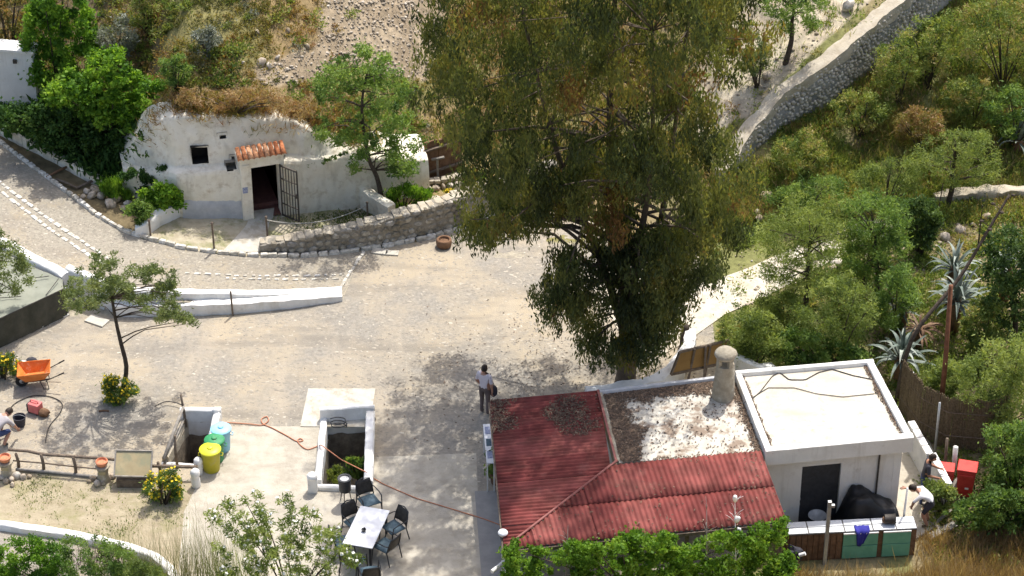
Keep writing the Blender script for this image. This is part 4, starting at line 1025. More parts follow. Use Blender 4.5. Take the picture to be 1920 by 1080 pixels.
def bil(a, b2, c, d): return lambda u, v: (a.lerp(b2, u)).lerp(d.lerp(c, u), v)
def dm(u, v, p):
    k = max(1-v*3.6-.35*u, 1-u*4.6)+.5*N3(p.x*.9, p.y*.9, 2)+.25*N3(p.x*3, p.y*3, 4)
    k = max(k, .5*(1-min(v*30, 1)), (u-.93)*9, (v-.96)*9*(.6+N3(p.x*2, 0)))
    return .02+.98*sst(.0, .6, k)
litter('leaf_litter', 10500, bil(mbl+fx*.1, mbr-fx*.05, mfr-fx*.05, mfl+fx*.1), ZM-.025, roof2, dm)
def dm2(u, v, p): return sst(.0, .5, max((u-.965)*22, (.03-u)*22)+.5*N3(p.x*2, p.y*2, 9))
litter('leaf_litter', 1500, bil(wbl+fx*.15, wbr-fx*.2, wfr-fx*.2, wfl+fx*.15), ZR-.055, roof, dm2, .05)
# cable on the roof
pts = [at(x, y, ZR-.04) for x, y in ((1384, 757), (1405, 752), (1425, 735), (1448, 705), (1462, 698), (1480, 712), (1510, 712), (1535, 698), (1560, 692), (1600, 704), (1640, 712))]
mb = MB(); mb.tube(resample(pts, 50), .014, 5); mb.build('roof_cable', M['cable'], roof, smooth=3.2)
pts = [at(x, y, ZR-.04) for x, y in ((1400, 752), (1440, 727), (1490, 727), (1530, 738), (1580, 744), (1640, 738))]
mb = MB(); mb.tube(resample(pts, 40), .011, 5); mb.build('roof_cable', M['cable'], roof, smooth=3.2)
# chimney
cp = at(1356, 742, ZM); mb = MB()
mb.lathe((cp.x, cp.y, ZM-.05), [(.31, 0), (.29, .25), (.27, .6), (.25, .95), (.245, 1.12)], 20, .10, 3); ch = mb.build('chimney', M['chimney'], house, smooth=1.2)
for k in range(4):
    a = .6+k*math.pi/2; mb = MB(); mb.box((cp.x+.2*math.cos(a), cp.y+.2*math.sin(a), ZM+1.2), (.11, .11, .3), a); mb.build('cap_leg', M['chimney'], ch)
mb = MB(); mb.lathe((cp.x, cp.y, ZM+1.34), [(.001, -.02), (.27, -.01), (.31, .05), (.28, .13), (.17, .2), (.001, .23)], 18, .1, 5); mb.build('chimney_cap', M['chimney'], ch, smooth=1.2)
# red corrugated porch roofs
ZE = 2.28
eTL = at(918, 752, ZE); eC = at(945, 1030, ZE); eR = at(1475, 977, ZE); zin = ZM+.04
iA = at(1123, 733, zin); iV = at(1157, 865, zin); iR = at(1426, 845, zin)
def line_hit(p, d, a, b2):
    ex, ey = b2.x-a.x, b2.y-a.y; den = d.x*ey-d.y*ex
    if abs(den) < 1e-9: return None
    t = ((a.x-p.x)*ey-(a.y-p.y)*ex)/den; s = ((a.x-p.x)*d.y-(a.y-p.y)*d.x)/den
    return (t, s)
def porch(e0, e1, inner, dirv, rows, nsheet, flip):
    """corrugated sheets from the eave e0-e1 up to the inner polyline"""
    d = Vector((dirv.x, dirv.y, 0)).normalized(); E = Vector((e1.x-e0.x, e1.y-e0.y, 0)); Ln = E.length; full = Vector((dirv.x, dirv.y, 0)).length
    pit_ = .138; per = 8
    def up(s):
        p = Vector((e0.x, e0.y, 0))+E*s; best = None
        for a, b2 in zip(inner[:-1], inner[1:]):
            h = line_hit(p, d, a, b2)
            if h and -.001 <= h[1] <= 1.001 and h[0] > -1e-3 and (best is None or h[0] < best): best = h[0]
        return p, (best if best is not None else 0.0)
    for k in range(nsheet):
        s0, s1 = k/nsheet, (k+1)/nsheet; n = max(8, int((s1-s0)*Ln/pit_*per))
        for r in range(rows):
            g = []
            f0, f1 = (0, .5) if (rows == 2 and r == 0) else ((.485, 1.0) if rows == 2 else (0, 1))
            for i in range(n+1):
                s = lerp(s0, s1, i/n); p, t = up(s); row_ = []
                for j in range(5):
                    w = lerp(f0, f1, j/4)*full; w = min(w, t); q = p+d*w
                    q.z = lerp(ZE, zin, w/full)+.019*math.cos(2*math.pi*s*Ln/pit_)+.02*r*(1-j/4)+.009*(k % 2)+.006*N3(s*20, w*2, r)
                    row_.append(q)
                if f0*full > t+.01:
                    row_ = [row_[-1]]*5
                g.append(row_)
            # drop sheets with no area
            if max((g[i][4]-g[i][0]).length for i in range(n+1)) < .05: continue
            mb = MB(); mb.grid(g if flip else [x[::-1] for x in g]); me = mb
            o = me.build('roof_sheet', M['red'], porch_root, smooth=3.2)
            so = o.modifiers.new('solid', 'SOLIDIFY'); so.thickness = .006
porch_root = MB().bar(eTL-Vector((0, 0, .09)), eC-Vector((0, 0, .09)), .08, .1).build('porch_beam', M['wood'], house)
mb = MB(); mb.bar(eC-Vector((0, 0, .0901)), eR-Vector((0, 0, .09)), .08, .1); mb.build('porch_beam', M['wood'], house)
porch(eTL, eC, [iA, iV, Vector(eC)], iA-eTL, 1, 7, True)
porch(eC, eR, [Vector(eC), iV, iR], iR-eR, 2, 9, True)
mb = MB(); pp = [iV.lerp(eC, i/14)+Vector((0, 0, .035)) for i in range(15)]; mb.tube(pp, .035, 6); mb.build('hip_cap', M['redcap'], porch_root, smooth=3.2)
mb = MB(); mb.bar(iA+Vector((-.03, 0, .03)), iV+Vector((-.03, 0, .03)), .06, .04); mb.build('flashing', M['redcap'], porch_root)
for p in (eTL, eTL.lerp(eC, .5), eC, eC.lerp(eR, .33), eC.lerp(eR, .66), eR):
    q = Vector((p.x, p.y, 0))+(Vector((iV.x, iV.y, 0))-Vector((p.x, p.y, 0))).normalized()*.15; mb = MB(); mb.prism([(q.x-.05, q.y-.05), (q.x+.05, q.y-.05), (q.x+.05, q.y+.05), (q.x-.05, q.y+.05)], hgt(q.x, q.y)-.1, ZE-.1); mb.build('porch_post', M['wood'], house)
def dm3(u, v, p): return sst(.1, .5, .55-abs(v-.25)*2+1.1*N3(p.x*.9, p.y*.9, 6)-.3*(v > .62))
# dry leaves fallen on the red sheets lie in a sloping plane
def lit_plane(n, a, b2, c, d, dens):
    P = []
    f = bil(a, b2, c, d)
    while len(P) < n:
        u, v = rng.uniform(0, 1, 2); p = f(u, v)
        if rng.uniform() < dens(u, v, p): P.append((p.x, p.y, p.z+.03))
    P = np.array(P); an = rng.uniform(0, 6.28, n); l = .07*rng.uniform(.5, 1.3, n); w = l*.4; V = np.zeros((n, 4, 3)); o4 = np.array([(-1, 0), (0, 1), (1, 0), (0, -1)])*.5
    for k in range(4):
        lx = o4[k, 0]*l; ly = o4[k, 1]*w; V[:, k, 0] = P[:, 0]+lx*np.cos(an)-ly*np.sin(an); V[:, k, 1] = P[:, 1]+lx*np.sin(an)+ly*np.cos(an); V[:, k, 2] = P[:, 2]+rng.uniform(0, .03, n)
    V -= np.array(wloc(porch_root))[None, None]
    tag(addobj('leaf_litter', var_mesh('leaf_litter', V, [(0, 3, 2, 1)], rng.beta(1.5, 2.5, n), M['litter']), porch_root), kind='stuff')
lit_plane(420, eC, iV, iR, eR, lambda u, v, p: .5+.8*N3(p.x*.7, p.y*.7, 3))
lit_plane(2600, eTL, iA, iV, eTL.lerp(eC, .55), dm3)
# side path wall right of the house
sp = [at(1712, 790, .9), at(1742, 850, .9), at(1778, 912, .9)]
for k, (a, b2, lb) in enumerate(((at(1708, 790, .95), at(1743, 852, .95), 'upper white capped low wall beside the house path'), (at(1748, 850, .95), at(1779, 912, .9), 'lower white capped low wall end near the red bin'))):
    r_ = thing('path_wall', lb, 'wall', (a.x, a.y, 0)); d = (b2-a).normalized(); nn = Vector((-d.y, d.x, 0)); mb = MB(); A3 = Vector((a.x, a.y, 0)); B3 = Vector((b2.x, b2.y, 0))
    mb.prism([A3-nn*.07, B3-nn*.07, B3+nn*.07, A3+nn*.07], 0, a.z-.04); mb.build('wall_body', M['plinth'], r_)
    for i in range(4):
        p0 = A3.lerp(B3, i/4+.01); p1 = A3.lerp(B3, (i+1)/4-.01); mb = MB(); mb.prism([p0-nn*.10, p1-nn*.10, p1+nn*.10, p0+nn*.10], a.z-.038, a.z+.03); mb.build('coping_slab', M['white'], r_, bevel=.01)
# path between house and side wall
mb = MB(); mb.prism([at(1690, 800), at(1722, 780), at(1785, 930), at(1760, 985), at(1720, 1010), at(1480, 1030), at(1470, 960)], -.05, .03); tag(mb.build('side_path', M['concrete']), kind='structure')

# ================================================================ THINGS ON THE PLAZA AND PATIO
def bin_(px, py, r, h, body, lid, label):
    p = at(px, py); root = thing('waste_bin', label, 'bin', (p.x, p.y, .012), 0, 'round plastic bins beside the stair pit')
    mb = MB(); mb.lathe((0, 0, 0), [(r*.78, 0), (r*.80, .02), (r*.93, h*.8), (r*.97, h*.82), (r*.97, h*.9), (r*.92, h*.92)], 26); mb.build('barrel', M[body], root, True, smooth=.6)
    mb = MB(); mb.lathe((0, 0, 0), [(r*1.02, h*.90), (r*1.06, h*.905), (r*1.06, h*.95), (r*.95, h*.985), (r*.5, h*1.01), (.001, h*1.02)], 26); ld = mb.build('lid', M[lid], root, True, smooth=.6)
    mb = MB(); mb.lathe((0, 0, 0), [(r*.30, h*1.005), (r*.30, h*1.05), (r*.22, h*1.07), (.001, h*1.07)], 14); mb.build('lid_knob', M[lid], ld, True, smooth=.6)
    for s in (-1, 1):
        mb = MB(); mb.tube([(s*r*.93, -.07, h*.72), (s*(r+.05), -.06, h*.7), (s*(r+.05), .06, h*.7), (s*r*.93, .07, h*.72)], .014, 6); mb.build('handle', M[body], root, True, smooth=3.2)
    return root
bin_(397, 880, .285, .74, 'yellow', 'yellowlid', 'yellow round plastic bin nearest the camera by the pit')
bin_(405, 862, .27, .74, 'green', 'green', 'green round plastic bin between the yellow and blue ones')
bin_(417, 842, .275, .76, 'blue', 'bluelid', 'light blue round plastic bin at the back of the row')
# wheelbarrow
p = at(70, 722); wb = thing('wheelbarrow', 'orange wheelbarrow standing on the plaza left of the thin tree', 'wheelbarrow', (p.x, p.y, 0), .12)
mb = MB(); t0 = [(-.30, -.20, .30), (.22, -.22, .34), (.22, .22, .34), (-.30, .20, .30)]; t1 = [(-.50, -.34, .60), (.42, -.32, .64), (.42, .32, .64), (-.50, .34, .60)]
mb.add(t0+t1, [(3, 2, 1, 0)[::-1], (0, 1, 5, 4)[::-1], (1, 2, 6, 5)[::-1], (2, 3, 7, 6)[::-1], (3, 0, 4, 7)[::-1]]); o = mb.build('tray', M['orange'], wb, True); so = o.modifiers.new('solid', 'SOLIDIFY'); so.thickness = .02
mb = MB(); mb.tube([t1[i] for i in (0, 1, 2, 3, 0)], .018, 6); mb.build('tray_rim', M['orange'], o, True)
mb = MB(); a = [Vector((-.36+.0, y, .18)) for y in (-.05, .05)]
prof = [(.10, -.035), (.17, -.045), (.19, -.02), (.19, .02), (.17, .045), (.10, .035), (.10, -.035)]
ring = MB(); ring.lathe((0, 0, 0), prof, 20); ring.v = [(x-.42, z, y+.19) for x, y, z in ring.v]; w = ring.build('wheel', M['rubber'], wb, True, smooth=.7)
hub = MB(); hub.lathe((0, 0, 0), [(.001, -.05), (.10, -.03), (.10, .03), (.001, .05)], 14); hub.v = [(x-.42, z, y+.19) for x, y, z in hub.v]; hub.build('rim', M['metal'], w, True)
for s in (-1, 1):
    mb = MB(); mb.tube([(-.42, s*.07, .19), (-.1, s*.2, .28), (.35, s*.27, .36), (.8, s*.3, .58)], .018, 6); mb.build('handle_bar', M['iron'], wb, True, smooth=3.2)
    mb = MB(); mb.tube([(.66, s*.29, .515), (.82, s*.302, .592)], .024, 6); mb.build('grip', M['rubber'], wb, True)
    mb = MB(); mb.tube([(.10, s*.22, .32), (.2, s*.24, .02), (.34, s*.24, .02), (.30, s*.26, .34)], .015, 6); mb.build('leg', M['iron'], wb, True, smooth=3.2)
# generator, stone, bucket, bag
p = at(66, 773); ge = thing('generator', 'small red portable generator with black end on the plaza', 'generator', (p.x, p.y, .006), -.45)
mb = MB(); mb.box((0.03, 0, .20), (.34, .28, .30)); mb.build('casing', M['pinkred'], ge, True, bevel=.03); mb = MB(); mb.box((-.16, 0, .18), (.06, .26, .26)); mb.build('end_plate', M['black'], ge, True, bevel=.01)
mb = MB(); mb.tube([(-.12, 0, .35), (-.1, 0, .41), (.12, 0, .41), (.14, 0, .35)], .018, 6); mb.build('handle', M['pinkred'], ge, True, smooth=3.2)
for x in (-.13, .13):
    for y in (-.1, .1): mb = MB(); mb.lathe((x, y, 0), [(.025, 0), (.025, .055)], 8); mb.build('foot', M['rubber'], ge, True)
p = at(83, 780); o = piece('rock', RK[2], (p.x, p.y, .11), None, (.2, .1, .5), (.34, .26, .28)); tag(o, 'dark brown lump of stone right of the red generator', 'rock'); o.data = rock_mesh(99, M['brownwood'])
p = at(38, 797); mb = MB(); mb.lathe((p.x, p.y, 0), [(.14, 0), (.18, .28), (.19, .30), (.17, .30), (.15, .1), (.001, .08)], 18); bk_ = mb.build('bucket', M['darkcloth'], smooth=.6); tag(bk_, 'dark bucket beside the crouching person at the left edge', 'bucket')
mb = MB(); mb.tube([(p.x-.185, p.y, .28)]+[(p.x+.19*math.cos(t), p.y-.05, .28+.12*math.sin(t)) for t in [math.pi*(1-i/8) for i in range(1, 8)]]+[(p.x+.185, p.y, .28)], .008, 5); mb.build('bucket_handle', M['metal'], bk_, True)
p = at(42, 692); mb = MB(); mb.blob((p.x, p.y, .14), (.18, .16, .15), 2, .12, 4); tag(mb.build('sack', M['white'], smooth=3.2), 'small white sack leaning behind the wheelbarrow', 'sack')
p = at(60, 684); mb = MB(); mb.blob((p.x, p.y, .12), (.2, .13, .13), 2, .14, 6); tag(mb.build('cloth_bundle', M['darkcloth'], smooth=3.2), 'dark cloth bundle behind the wheelbarrow', 'bundle')
# wire hoops laid on the plaza
def arc(pts, r, m, name, label, cat, z=.03, n=40):
    P = [at(x, y, z) for x, y in pts]
    Q = []
    for i in range(n):      # Catmull-Rom through the points
        t = i/(n-1)*(len(P)-1); k = min(len(P)-2, int(t)); f = t-k; p0, p1, p2, p3 = P[max(0, k-1)], P[k], P[k+1], P[min(len(P)-1, k+2)]
        Q.append(.5*((2*p1)+(p2-p0)*f+(2*p0-5*p1+4*p2-p3)*f*f+(3*p1-p0-3*p2+p3)*f*f*f))
    mb = MB(); mb.tube(Q, r, 6); return tag(mb.build(name, m, smooth=3.2), label, cat)
arc([(14, 772), (30, 755), (62, 742), (95, 744), (116, 756), (112, 775), (92, 800), (85, 830)], .014, M['cable'], 'cable', 'thin dark cable curling round the red generator', 'cable')
arc([(290, 762), (312, 753), (338, 758), (352, 772)], .016, M['cable'], 'wire_hoop', 'bent wire hoop leading to the stair pit rail', 'wire', .12)
arc([(185, 771), (195, 770), (204, 771)], .03, M['brownwood'], 'stick', 'short brown stick lying in the tree shadow', 'stick')
arc([(408, 791), (440, 793), (470, 795), (490, 797), (503, 789), (500, 781), (490, 786), (494, 795), (512, 803), (540, 818), (556, 827), (568, 826), (563, 822), (558, 828), (575, 842), (596, 836)], .014, M['hose'], 'hose', 'orange hose snaking over the patio to the planting pit', 'hose', .035, 110)
P2 = [at(596, 836, .05), at(602, 834, .34), at(640, 862, .2), at(672, 878, .34), at(688, 886, .30), at(692, 892, .05), at(720, 908, .03), at(780, 934, .03), at(850, 955, .03), at(905, 972, .03), at(940, 985, .03)]
mb = MB(); mb.tube(resample(P2, 70), .014, 6); tag(mb.build('hose', M['hose'], smooth=3.2), 'orange hose crossing the planting pit towards the house', 'hose')
# black coil and small pot behind the planting pit
mb = MB(); p = at(634, 777, .5)
mb.tube([(p.x+.22*math.cos(t*.9)*(1+.1*math.sin(t*3)), p.y+.13*math.sin(t*.9), .06+.015*t) for t in [i*.35 for i in range(50)]], .016, 5); tag(mb.build('coil', M['black'], smooth=3.2), 'black coil of tubing on the pale slab behind the pit', 'coil')
p = at(695, 800); mb = MB(); mb.lathe((p.x, p.y, 0), [(.09, 0), (.14, .24), (.15, .25), (.15, .29), (.12, .29), (.11, .22), (.001, .2)], 14); tag(mb.build('flower_pot', M['darkcloth'], smooth=.6), 'small dark pot at the back right corner of the planting pit', 'pot')
for i, (x, y) in enumerate(((694, 812), (692, 826))):
    p = at(x, y); mb = MB(); mb.blob((p.x, p.y, .07), (.09, .07, .08), 2, .14, i); tag(mb.build('rock', M['chimney'], smooth=3.2), ('small stone just in front of the dark pot', 'second small stone along the right wall of the planting pit')[i], 'rock')
# brazier on legs
p = at(648, 942); br = thing('brazier', 'black drum brazier on thin legs in front of the planting pit', 'brazier', (p.x, p.y, .012))
mb = MB(); mb.lathe((0, 0, .40), [(.12, 0), (.16, .02), (.175, .40), (.19, .41), (.19, .44), (.13, .44), (.13, .42), (.12, .12), (.001, .1)], 20); mb.build('drum', M['black'], br, True, smooth=.6)
mb = MB(); mb.lathe((0, 0, .50), [(.13, .30), (.13, .315), (.001, .32)], 16); mb.build('ash', M['metal'], br, True)
for k in range(3):
    a = .4+k*2.09; mb = MB(); mb.tube([(.11*math.cos(a), .11*math.sin(a), .43), (.17*math.cos(a), .17*math.sin(a), 0)], .014, 6); mb.build('leg', M['iron'], br, True)
# table
zt = .75; tc = [at(674, 950, zt), at(733, 954, zt), at(698, 1026, zt), at(642, 1020, zt)]
cx = sum((Vector(q) for q in tc), Vector())/4; tbx = (tc[0]+tc[1]-tc[2]-tc[3]).normalized(); trz = math.atan2(tbx.y, tbx.x)
tlen = ((tc[0]+tc[1])/2-(tc[2]+tc[3])/2).length; twid = ((tc[1]+tc[2])/2-(tc[0]+tc[3])/2).length
tab = thing('table', 'white rectangular table on the patio surrounded by chairs', 'table', (cx.x, cx.y, .012), trz)
mb = MB(); mb.box((0, 0, zt-.035), (tlen, twid, .035)); mb.build('table_top', M['tabletop'], tab, True, bevel=.012)
mb = MB(); mb.box((0, 0, zt-.09), (tlen-.14, twid-.14, .07)); mb.build('apron', M['black'], tab, True)
for a in (-1, 1):
    for b_ in (-1, 1): mb = MB(); mb.box((a*(tlen/2-.09), b_*(twid/2-.09), (zt-.06)/2), (.06, .06, zt-.06)); mb.build('leg', M['black'], tab, True)
q = at(682, 996, zt); mb = MB(); mb.lathe((q.x, q.y, zt+.005), [(.05, 0), (.07, .06), (.055, .06), (.001, .02)], 12); mb.box((q.x+.02, q.y+.02, zt+.08), (.04, .02, .07), .5); tag(mb.build('ashtray', M['black'], smooth=.6), 'small dark ashtray on the white table', 'ashtray')
# chairs
def make_chair():
    r = thing('patio_chair', 'chair', 'chair')
    mb = MB(); mb.grid([[Vector((x*.24, y*.23, .43+.012*math.cos(x*2)+(.015 if y > .8 else 0))) for x in (-1, -.5, 0, .5, 1)] for y in (-1, -.5, 0, .5, 1)]); o = mb.build('seat', M['seat'], r, True, smooth=3.2); o.modifiers.new('s', 'SOLIDIFY').thickness = .03
    bk_ = MB(); rows = []
    for j in range(6):
        z = .47+.40*j/5; yy = -.25-.10*j/5; rows.append([Vector((x*(.23-.02*j/5), yy-.04*(1-x*x), z)) for x in (-1, -.5, 0, .5, 1)])
    fr_ = bk_.grid(rows).build('backrest', M['iron'], r, True, smooth=3.2); fr_.modifiers.new('s', 'SOLIDIFY').thickness = .008
    mb = MB(); mb.tube([(-.25, -.24, .42), (-.235, -.30, .66), (-.20, -.36, .88), (0, -.40, .91), (.20, -.36, .88), (.235, -.30, .66), (.25, -.24, .42)], .018, 6); mb.build('back_frame', M['black'], r, True, smooth=3.2)
    for s in (-1, 1):
        mb = MB(); mb.tube([(s*.25, .22, .43), (s*.27, .27, 0)], .018, 6); mb.build('leg', M['black'], r, True)
        mb = MB(); mb.tube([(s*.25, -.24, .43), (s*.26, -.33, 0)], .018, 6); mb.build('leg', M['black'], r, True)
        mb = MB(); mb.tube([(s*.26, .25, .22), (s*.28, .20, .64), (s*.28, .05, .67), (s*.27, -.22, .66), (s*.235, -.30, .66)], .016, 6); mb.build('armrest', M['black'], r, True, smooth=3.2)
    return r
ch0 = make_chair()
cs = [(693, 962, trz+math.pi-.45+math.pi/2, 'black armchair at the far head of the white table'),
      (668, 1003, trz-math.pi+.25, 'black armchair on the left side of the table, far one'),
      (646, 1038, trz-math.pi+.05, 'black armchair on the left side of the table, near one'),
      (738, 1012, trz-.1, 'dark armchair on the right side of the table, far one'),
      (724, 1046, trz+.1, 'dark armchair on the right side of the table, near one'),
      (664, 1075, trz-.1-math.pi/2+.2, 'dark armchair half hidden under the white flowering bush'),
      (694, 1098, trz-math.pi/2-.1, 'black armchair at the near head of the table')]
for i, (px, py, rz, lb) in enumerate(cs):
    o = ch0 if i == 0 else copy_tree(ch0); q = at(px, py); o.location = (q.x, q.y, .012)
    # the chair's front (+Y) turns to the table
    d = Vector((cx.x-q.x, cx.y-q.y)); o.rotation_euler = (0, 0, math.atan2(d.y, d.x)-math.pi/2+(.5 if i == 0 else .12*((i*3) % 5-2)))
    tag(o, lb, 'chair', 'chairs round the patio table')
# rustic fence
rf = thing('pole_fence', 'low rustic pole fence between plaza and bare soil', 'fence', at(110, 890))
fp = [(35, 880, .55), (82, 885, .62), (142, 890, .62), (300, 893, .5)]
for (x, y, h) in fp:
    p = at(x, y); mb = MB(); mb.tube([(p.x, p.y, -.05), (p.x+.02, p.y, h*.5), (p.x-.02, p.y, h)], [.05, .045, .04], 7); mb.build('post', M['wood'], rf, smooth=3.2)
for pts, z, r_ in (([(20, 876), (60, 880), (82, 884), (142, 889), (190, 893), (222, 894)], .60, .045), ([(20, 880), (82, 886), (142, 891), (195, 897)], .30, .022), ([(30, 884), (82, 888), (142, 893), (195, 899)], .05, .05), ([(285, 896), (330, 898), (372, 897)], .40, .05)):
    P = []
    for i, (x, y) in enumerate(pts): q = at(x, y); P.append(Vector((q.x, q.y+.02, z+.02*math.sin(i*2.1))))
    mb = MB(); mb.tube(resample(P, 12), r_, 7); mb.build('rail', M['wood'] if z > .2 else M['greywood'], rf, smooth=3.2)
# pedestals with terracotta pots
for i, (px, py, lb, pl_) in enumerate(((195, 902, 'stone pedestal with a small plate left of the info board', 'terracotta pot on the pedestal left of the info board'), (14, 894, 'stone pedestal with a small plate at the left end of the fence', 'terracotta pot on the pedestal at the left end of the fence'))):
    p = at(px, py); r_ = thing('pedestal', lb, 'pedestal', (p.x, p.y, 0)); mb = MB(); mb.lathe((0, 0, 0), [(.18, 0), (.17, .1), (.14, .3), (.16, .42), (.2, .5), (.2, .54)], 12, .1, i); mb.build('pillar', M['chimney'], r_, True, smooth=1.0)
    mb = MB(); mb.box((0, -.19, .42), (.2, .02, .1)); mb.build('plate', M['board'], r_, True)
    mb = MB(); mb.lathe((p.x, p.y, .543), [(.10, 0), (.16, .08), (.17, .16), (.14, .18), (.12, .12), (.001, .1)], 14, .06); tag(mb.build('clay_pot', M['orangepot'], smooth=.8), pl_, 'pot')
HL = []
for i, (x, y, s) in enumerate(((174, 900, .2), (183, 910, .24), (193, 908, .18), (203, 900, .2), (212, 896, .2), (168, 905, .14))):
    o = piece('rock', RK[i % 6], at(x, y)+Vector((0, 0, s*.3)), None, (i, i*.7, i*1.3), (s, s*.9, s*.8)); tag(o, 'x', 'rock', 'stones round the right pedestal'); HL.append((x, o))
order_labels(HL, '{} pale stone from the left at the foot of the pedestal by the info board'); HL = []
for i, (x, y, s) in enumerate(((4, 898, .22), (22, 902, .22), (32, 896, .26), (44, 898, .2), (12, 906, .2), (24, 912, .16), (56, 896, .15))):
    o = piece('rock', RK[(i+2) % 6], at(x, y)+Vector((0, 0, s*.3)), None, (i*1.1, i*.4, i*1.7), (s*1.1, s*.9, s*.8)); tag(o, 'x', 'rock', 'stones at the left end of the fence'); HL.append((x, o))
order_labels(HL, '{} stone from the left in the pile at the left end of the fence')
# info board
p = at(253, 905); bd = thing('info_board', 'sloping brown information board in front of the plaza', 'board', (p.x, p.y, 0), -.03)
rot = Matrix.Rotation(R(38), 3, 'X'); mb = MB(); mb.box((0, .05, .62), (1.0, .72, .03), rot=rot); f_ = mb.build('board_face', M['board'], bd, True)
mb = MB(); c4 = [Vector((0, .05, .62))+rot@Vector((x, y, .02)) for x, y in ((-.5, -.36), (.5, -.36), (.5, .36), (-.5, .36))]
for i in range(4): mb.bar(c4[i], c4[(i+1) % 4], .04)
mb.build('frame', M['greywood'], bd, True)
mb = MB(); mb.box((0, -.16, .14), (.92, .16, .28)); mb.build('base', M['wood'], bd, True, bevel=.01)
for s in (-1, 1): mb = MB(); mb.bar((s*.42, .15, 0), (s*.42, .15, .62), .07); mb.build('leg', M['wood'], bd, True)
# notice rack along the house end
p0 = at(913, 795, 1.0); p1 = at(920, 868, 1.0); nb = thing('notice_rack', 'narrow white display rack standing along the red roofed porch', 'rack', (p0.x, p0.y, 0))
d = Vector((p1.x-p0.x, p1.y-p0.y, 0)); nn = Vector((-d.y, d.x, 0)).normalized(); A3 = Vector((p0.x, p0.y, 0)); B3 = A3+d
mb = MB(); q = [A3+nn*-.11, B3+nn*-.11, B3+nn*.11, A3+nn*.11]; mb.prism([(v.x, v.y) for v in q], .97, 1.0); mb.build('rack_top', M['tabletop'], nb)
for k in range(3):
    a = A3.lerp(B3, .08+.31*k); b2 = A3.lerp(B3, .26+.31*k); mb = MB(); mb.prism([a-nn*.07, b2-nn*.07, b2+nn*.07, a+nn*.07], 1.001, 1.012); mb.build('picture_card', M['plaque'] if k != 1 else M['seat'], nb)
for a in (A3, B3):
    for s in (-.09, .09): mb = MB(); mb.bar(a+nn*s, a+nn*s+Vector((0, 0, .97)), .035); mb.build('leg', M['white'], nb)
# tall pot with plant by the porch is added with the plants; white lamp post and pipe
p = at(948, 1075); lp = thing('lamp_post', 'thin white lamp post at the near corner of the porch', 'lamp post', (p.x-.1, p.y-.6, 0)); mb = MB(); zl_ = 2.35
q = at(943, 1000, 2.35); lp.location = (q.x, q.y, 0); mb.tube([(0, 0, 0), (0, 0, zl_)], .04, 8); mb.build('pole', M['white'], lp, True); mb = MB(); mb.lathe((0, 0, zl_), [(.04, -.06), (.11, -.03), (.13, .02), (.11, .06), (.001, .09)], 14); mb.build('lamp_head', M['tabletop'], lp, True, smooth=.8)
a = at(922, 1072, 1.6); b2 = at(950, 1050, 1.6); mb = MB(); mb.tube([a, b2], .055, 10); mb.tube([b2, (b2.x, b2.y, 0)], .05, 10); tag(mb.build('drain_pipe', M['white'], smooth=.7), 'short pale drain pipe jutting out below the lamp post', 'pipe')
# tilted sign panel seen from behind, with its posts
z0 = .55; pn = thing('sign_panel', 'large brown panel seen from behind on dark props', 'panel', at(1310, 712))
c4 = [at(1260, 700, z0), at(1355, 675, z0), at(1365, 640, 1.5), at(1272, 662, 1.5)]
yb0 = c4[0].y; c4 = [aty(1258, 702, -5.2), aty(1358, 680, -4.6), aty(1366, 638, -4.4), aty(1274, 660, -5.0)]
nn = (c4[1]-c4[0]).cross(c4[3]-c4[0]).normalized()
mb = MB(); mb.add([v for v in c4]+[v-nn*.03 for v in c4], [(0, 1, 2, 3), (7, 6, 5, 4), (0, 4, 5, 1), (1, 5, 6, 2), (2, 6, 7, 3), (3, 7, 4, 0)]); mb.build('panel_board', M['panel'], pn)
mb = MB()
for i in range(4): mb.bar(c4[i]+nn*.01, c4[(i+1) % 4]+nn*.01, .06)
mb.build('frame', M['wood'], pn)
for t in (.30, .52, .62):
    b0 = c4[0].lerp(c4[1], t); t0 = c4[3].lerp(c4[2], t); mb = MB(); mb.bar(t0+nn*.05, Vector((b0.x+(.15 if t == .52 else 0), b0.y-.25 if t == .52 else b0.y, 0)), .06); mb.build('prop', M['wood'], pn)
# white lumpy walls behind the house
tag(wallstrip([Vector((q.x, q.y, 0)) for q in (at(1100, 728, .5), at(1160, 722, .5), at(1235, 712, .5), at(1265, 690, .5), at(1290, 655, .5), at(1296, 620, .5))], [.45, .5, .6, .7, .75, .6], .32, M['white'], 'planting_wall', None, .06, .15, nv=3), 'curved lumpy white wall behind the old roof', 'wall')
tag(wallstrip([Vector((q.x, q.y, 0)) for q in (at(1368, 672, .5), at(1395, 683, .5), at(1425, 690, .5), at(1450, 683, .5))], [.75, .7, .6, .5], .26, M['white'], 'garden_wall', None, .05, .14, nv=3), 'short white lumpy wall right of the chimney', 'wall')
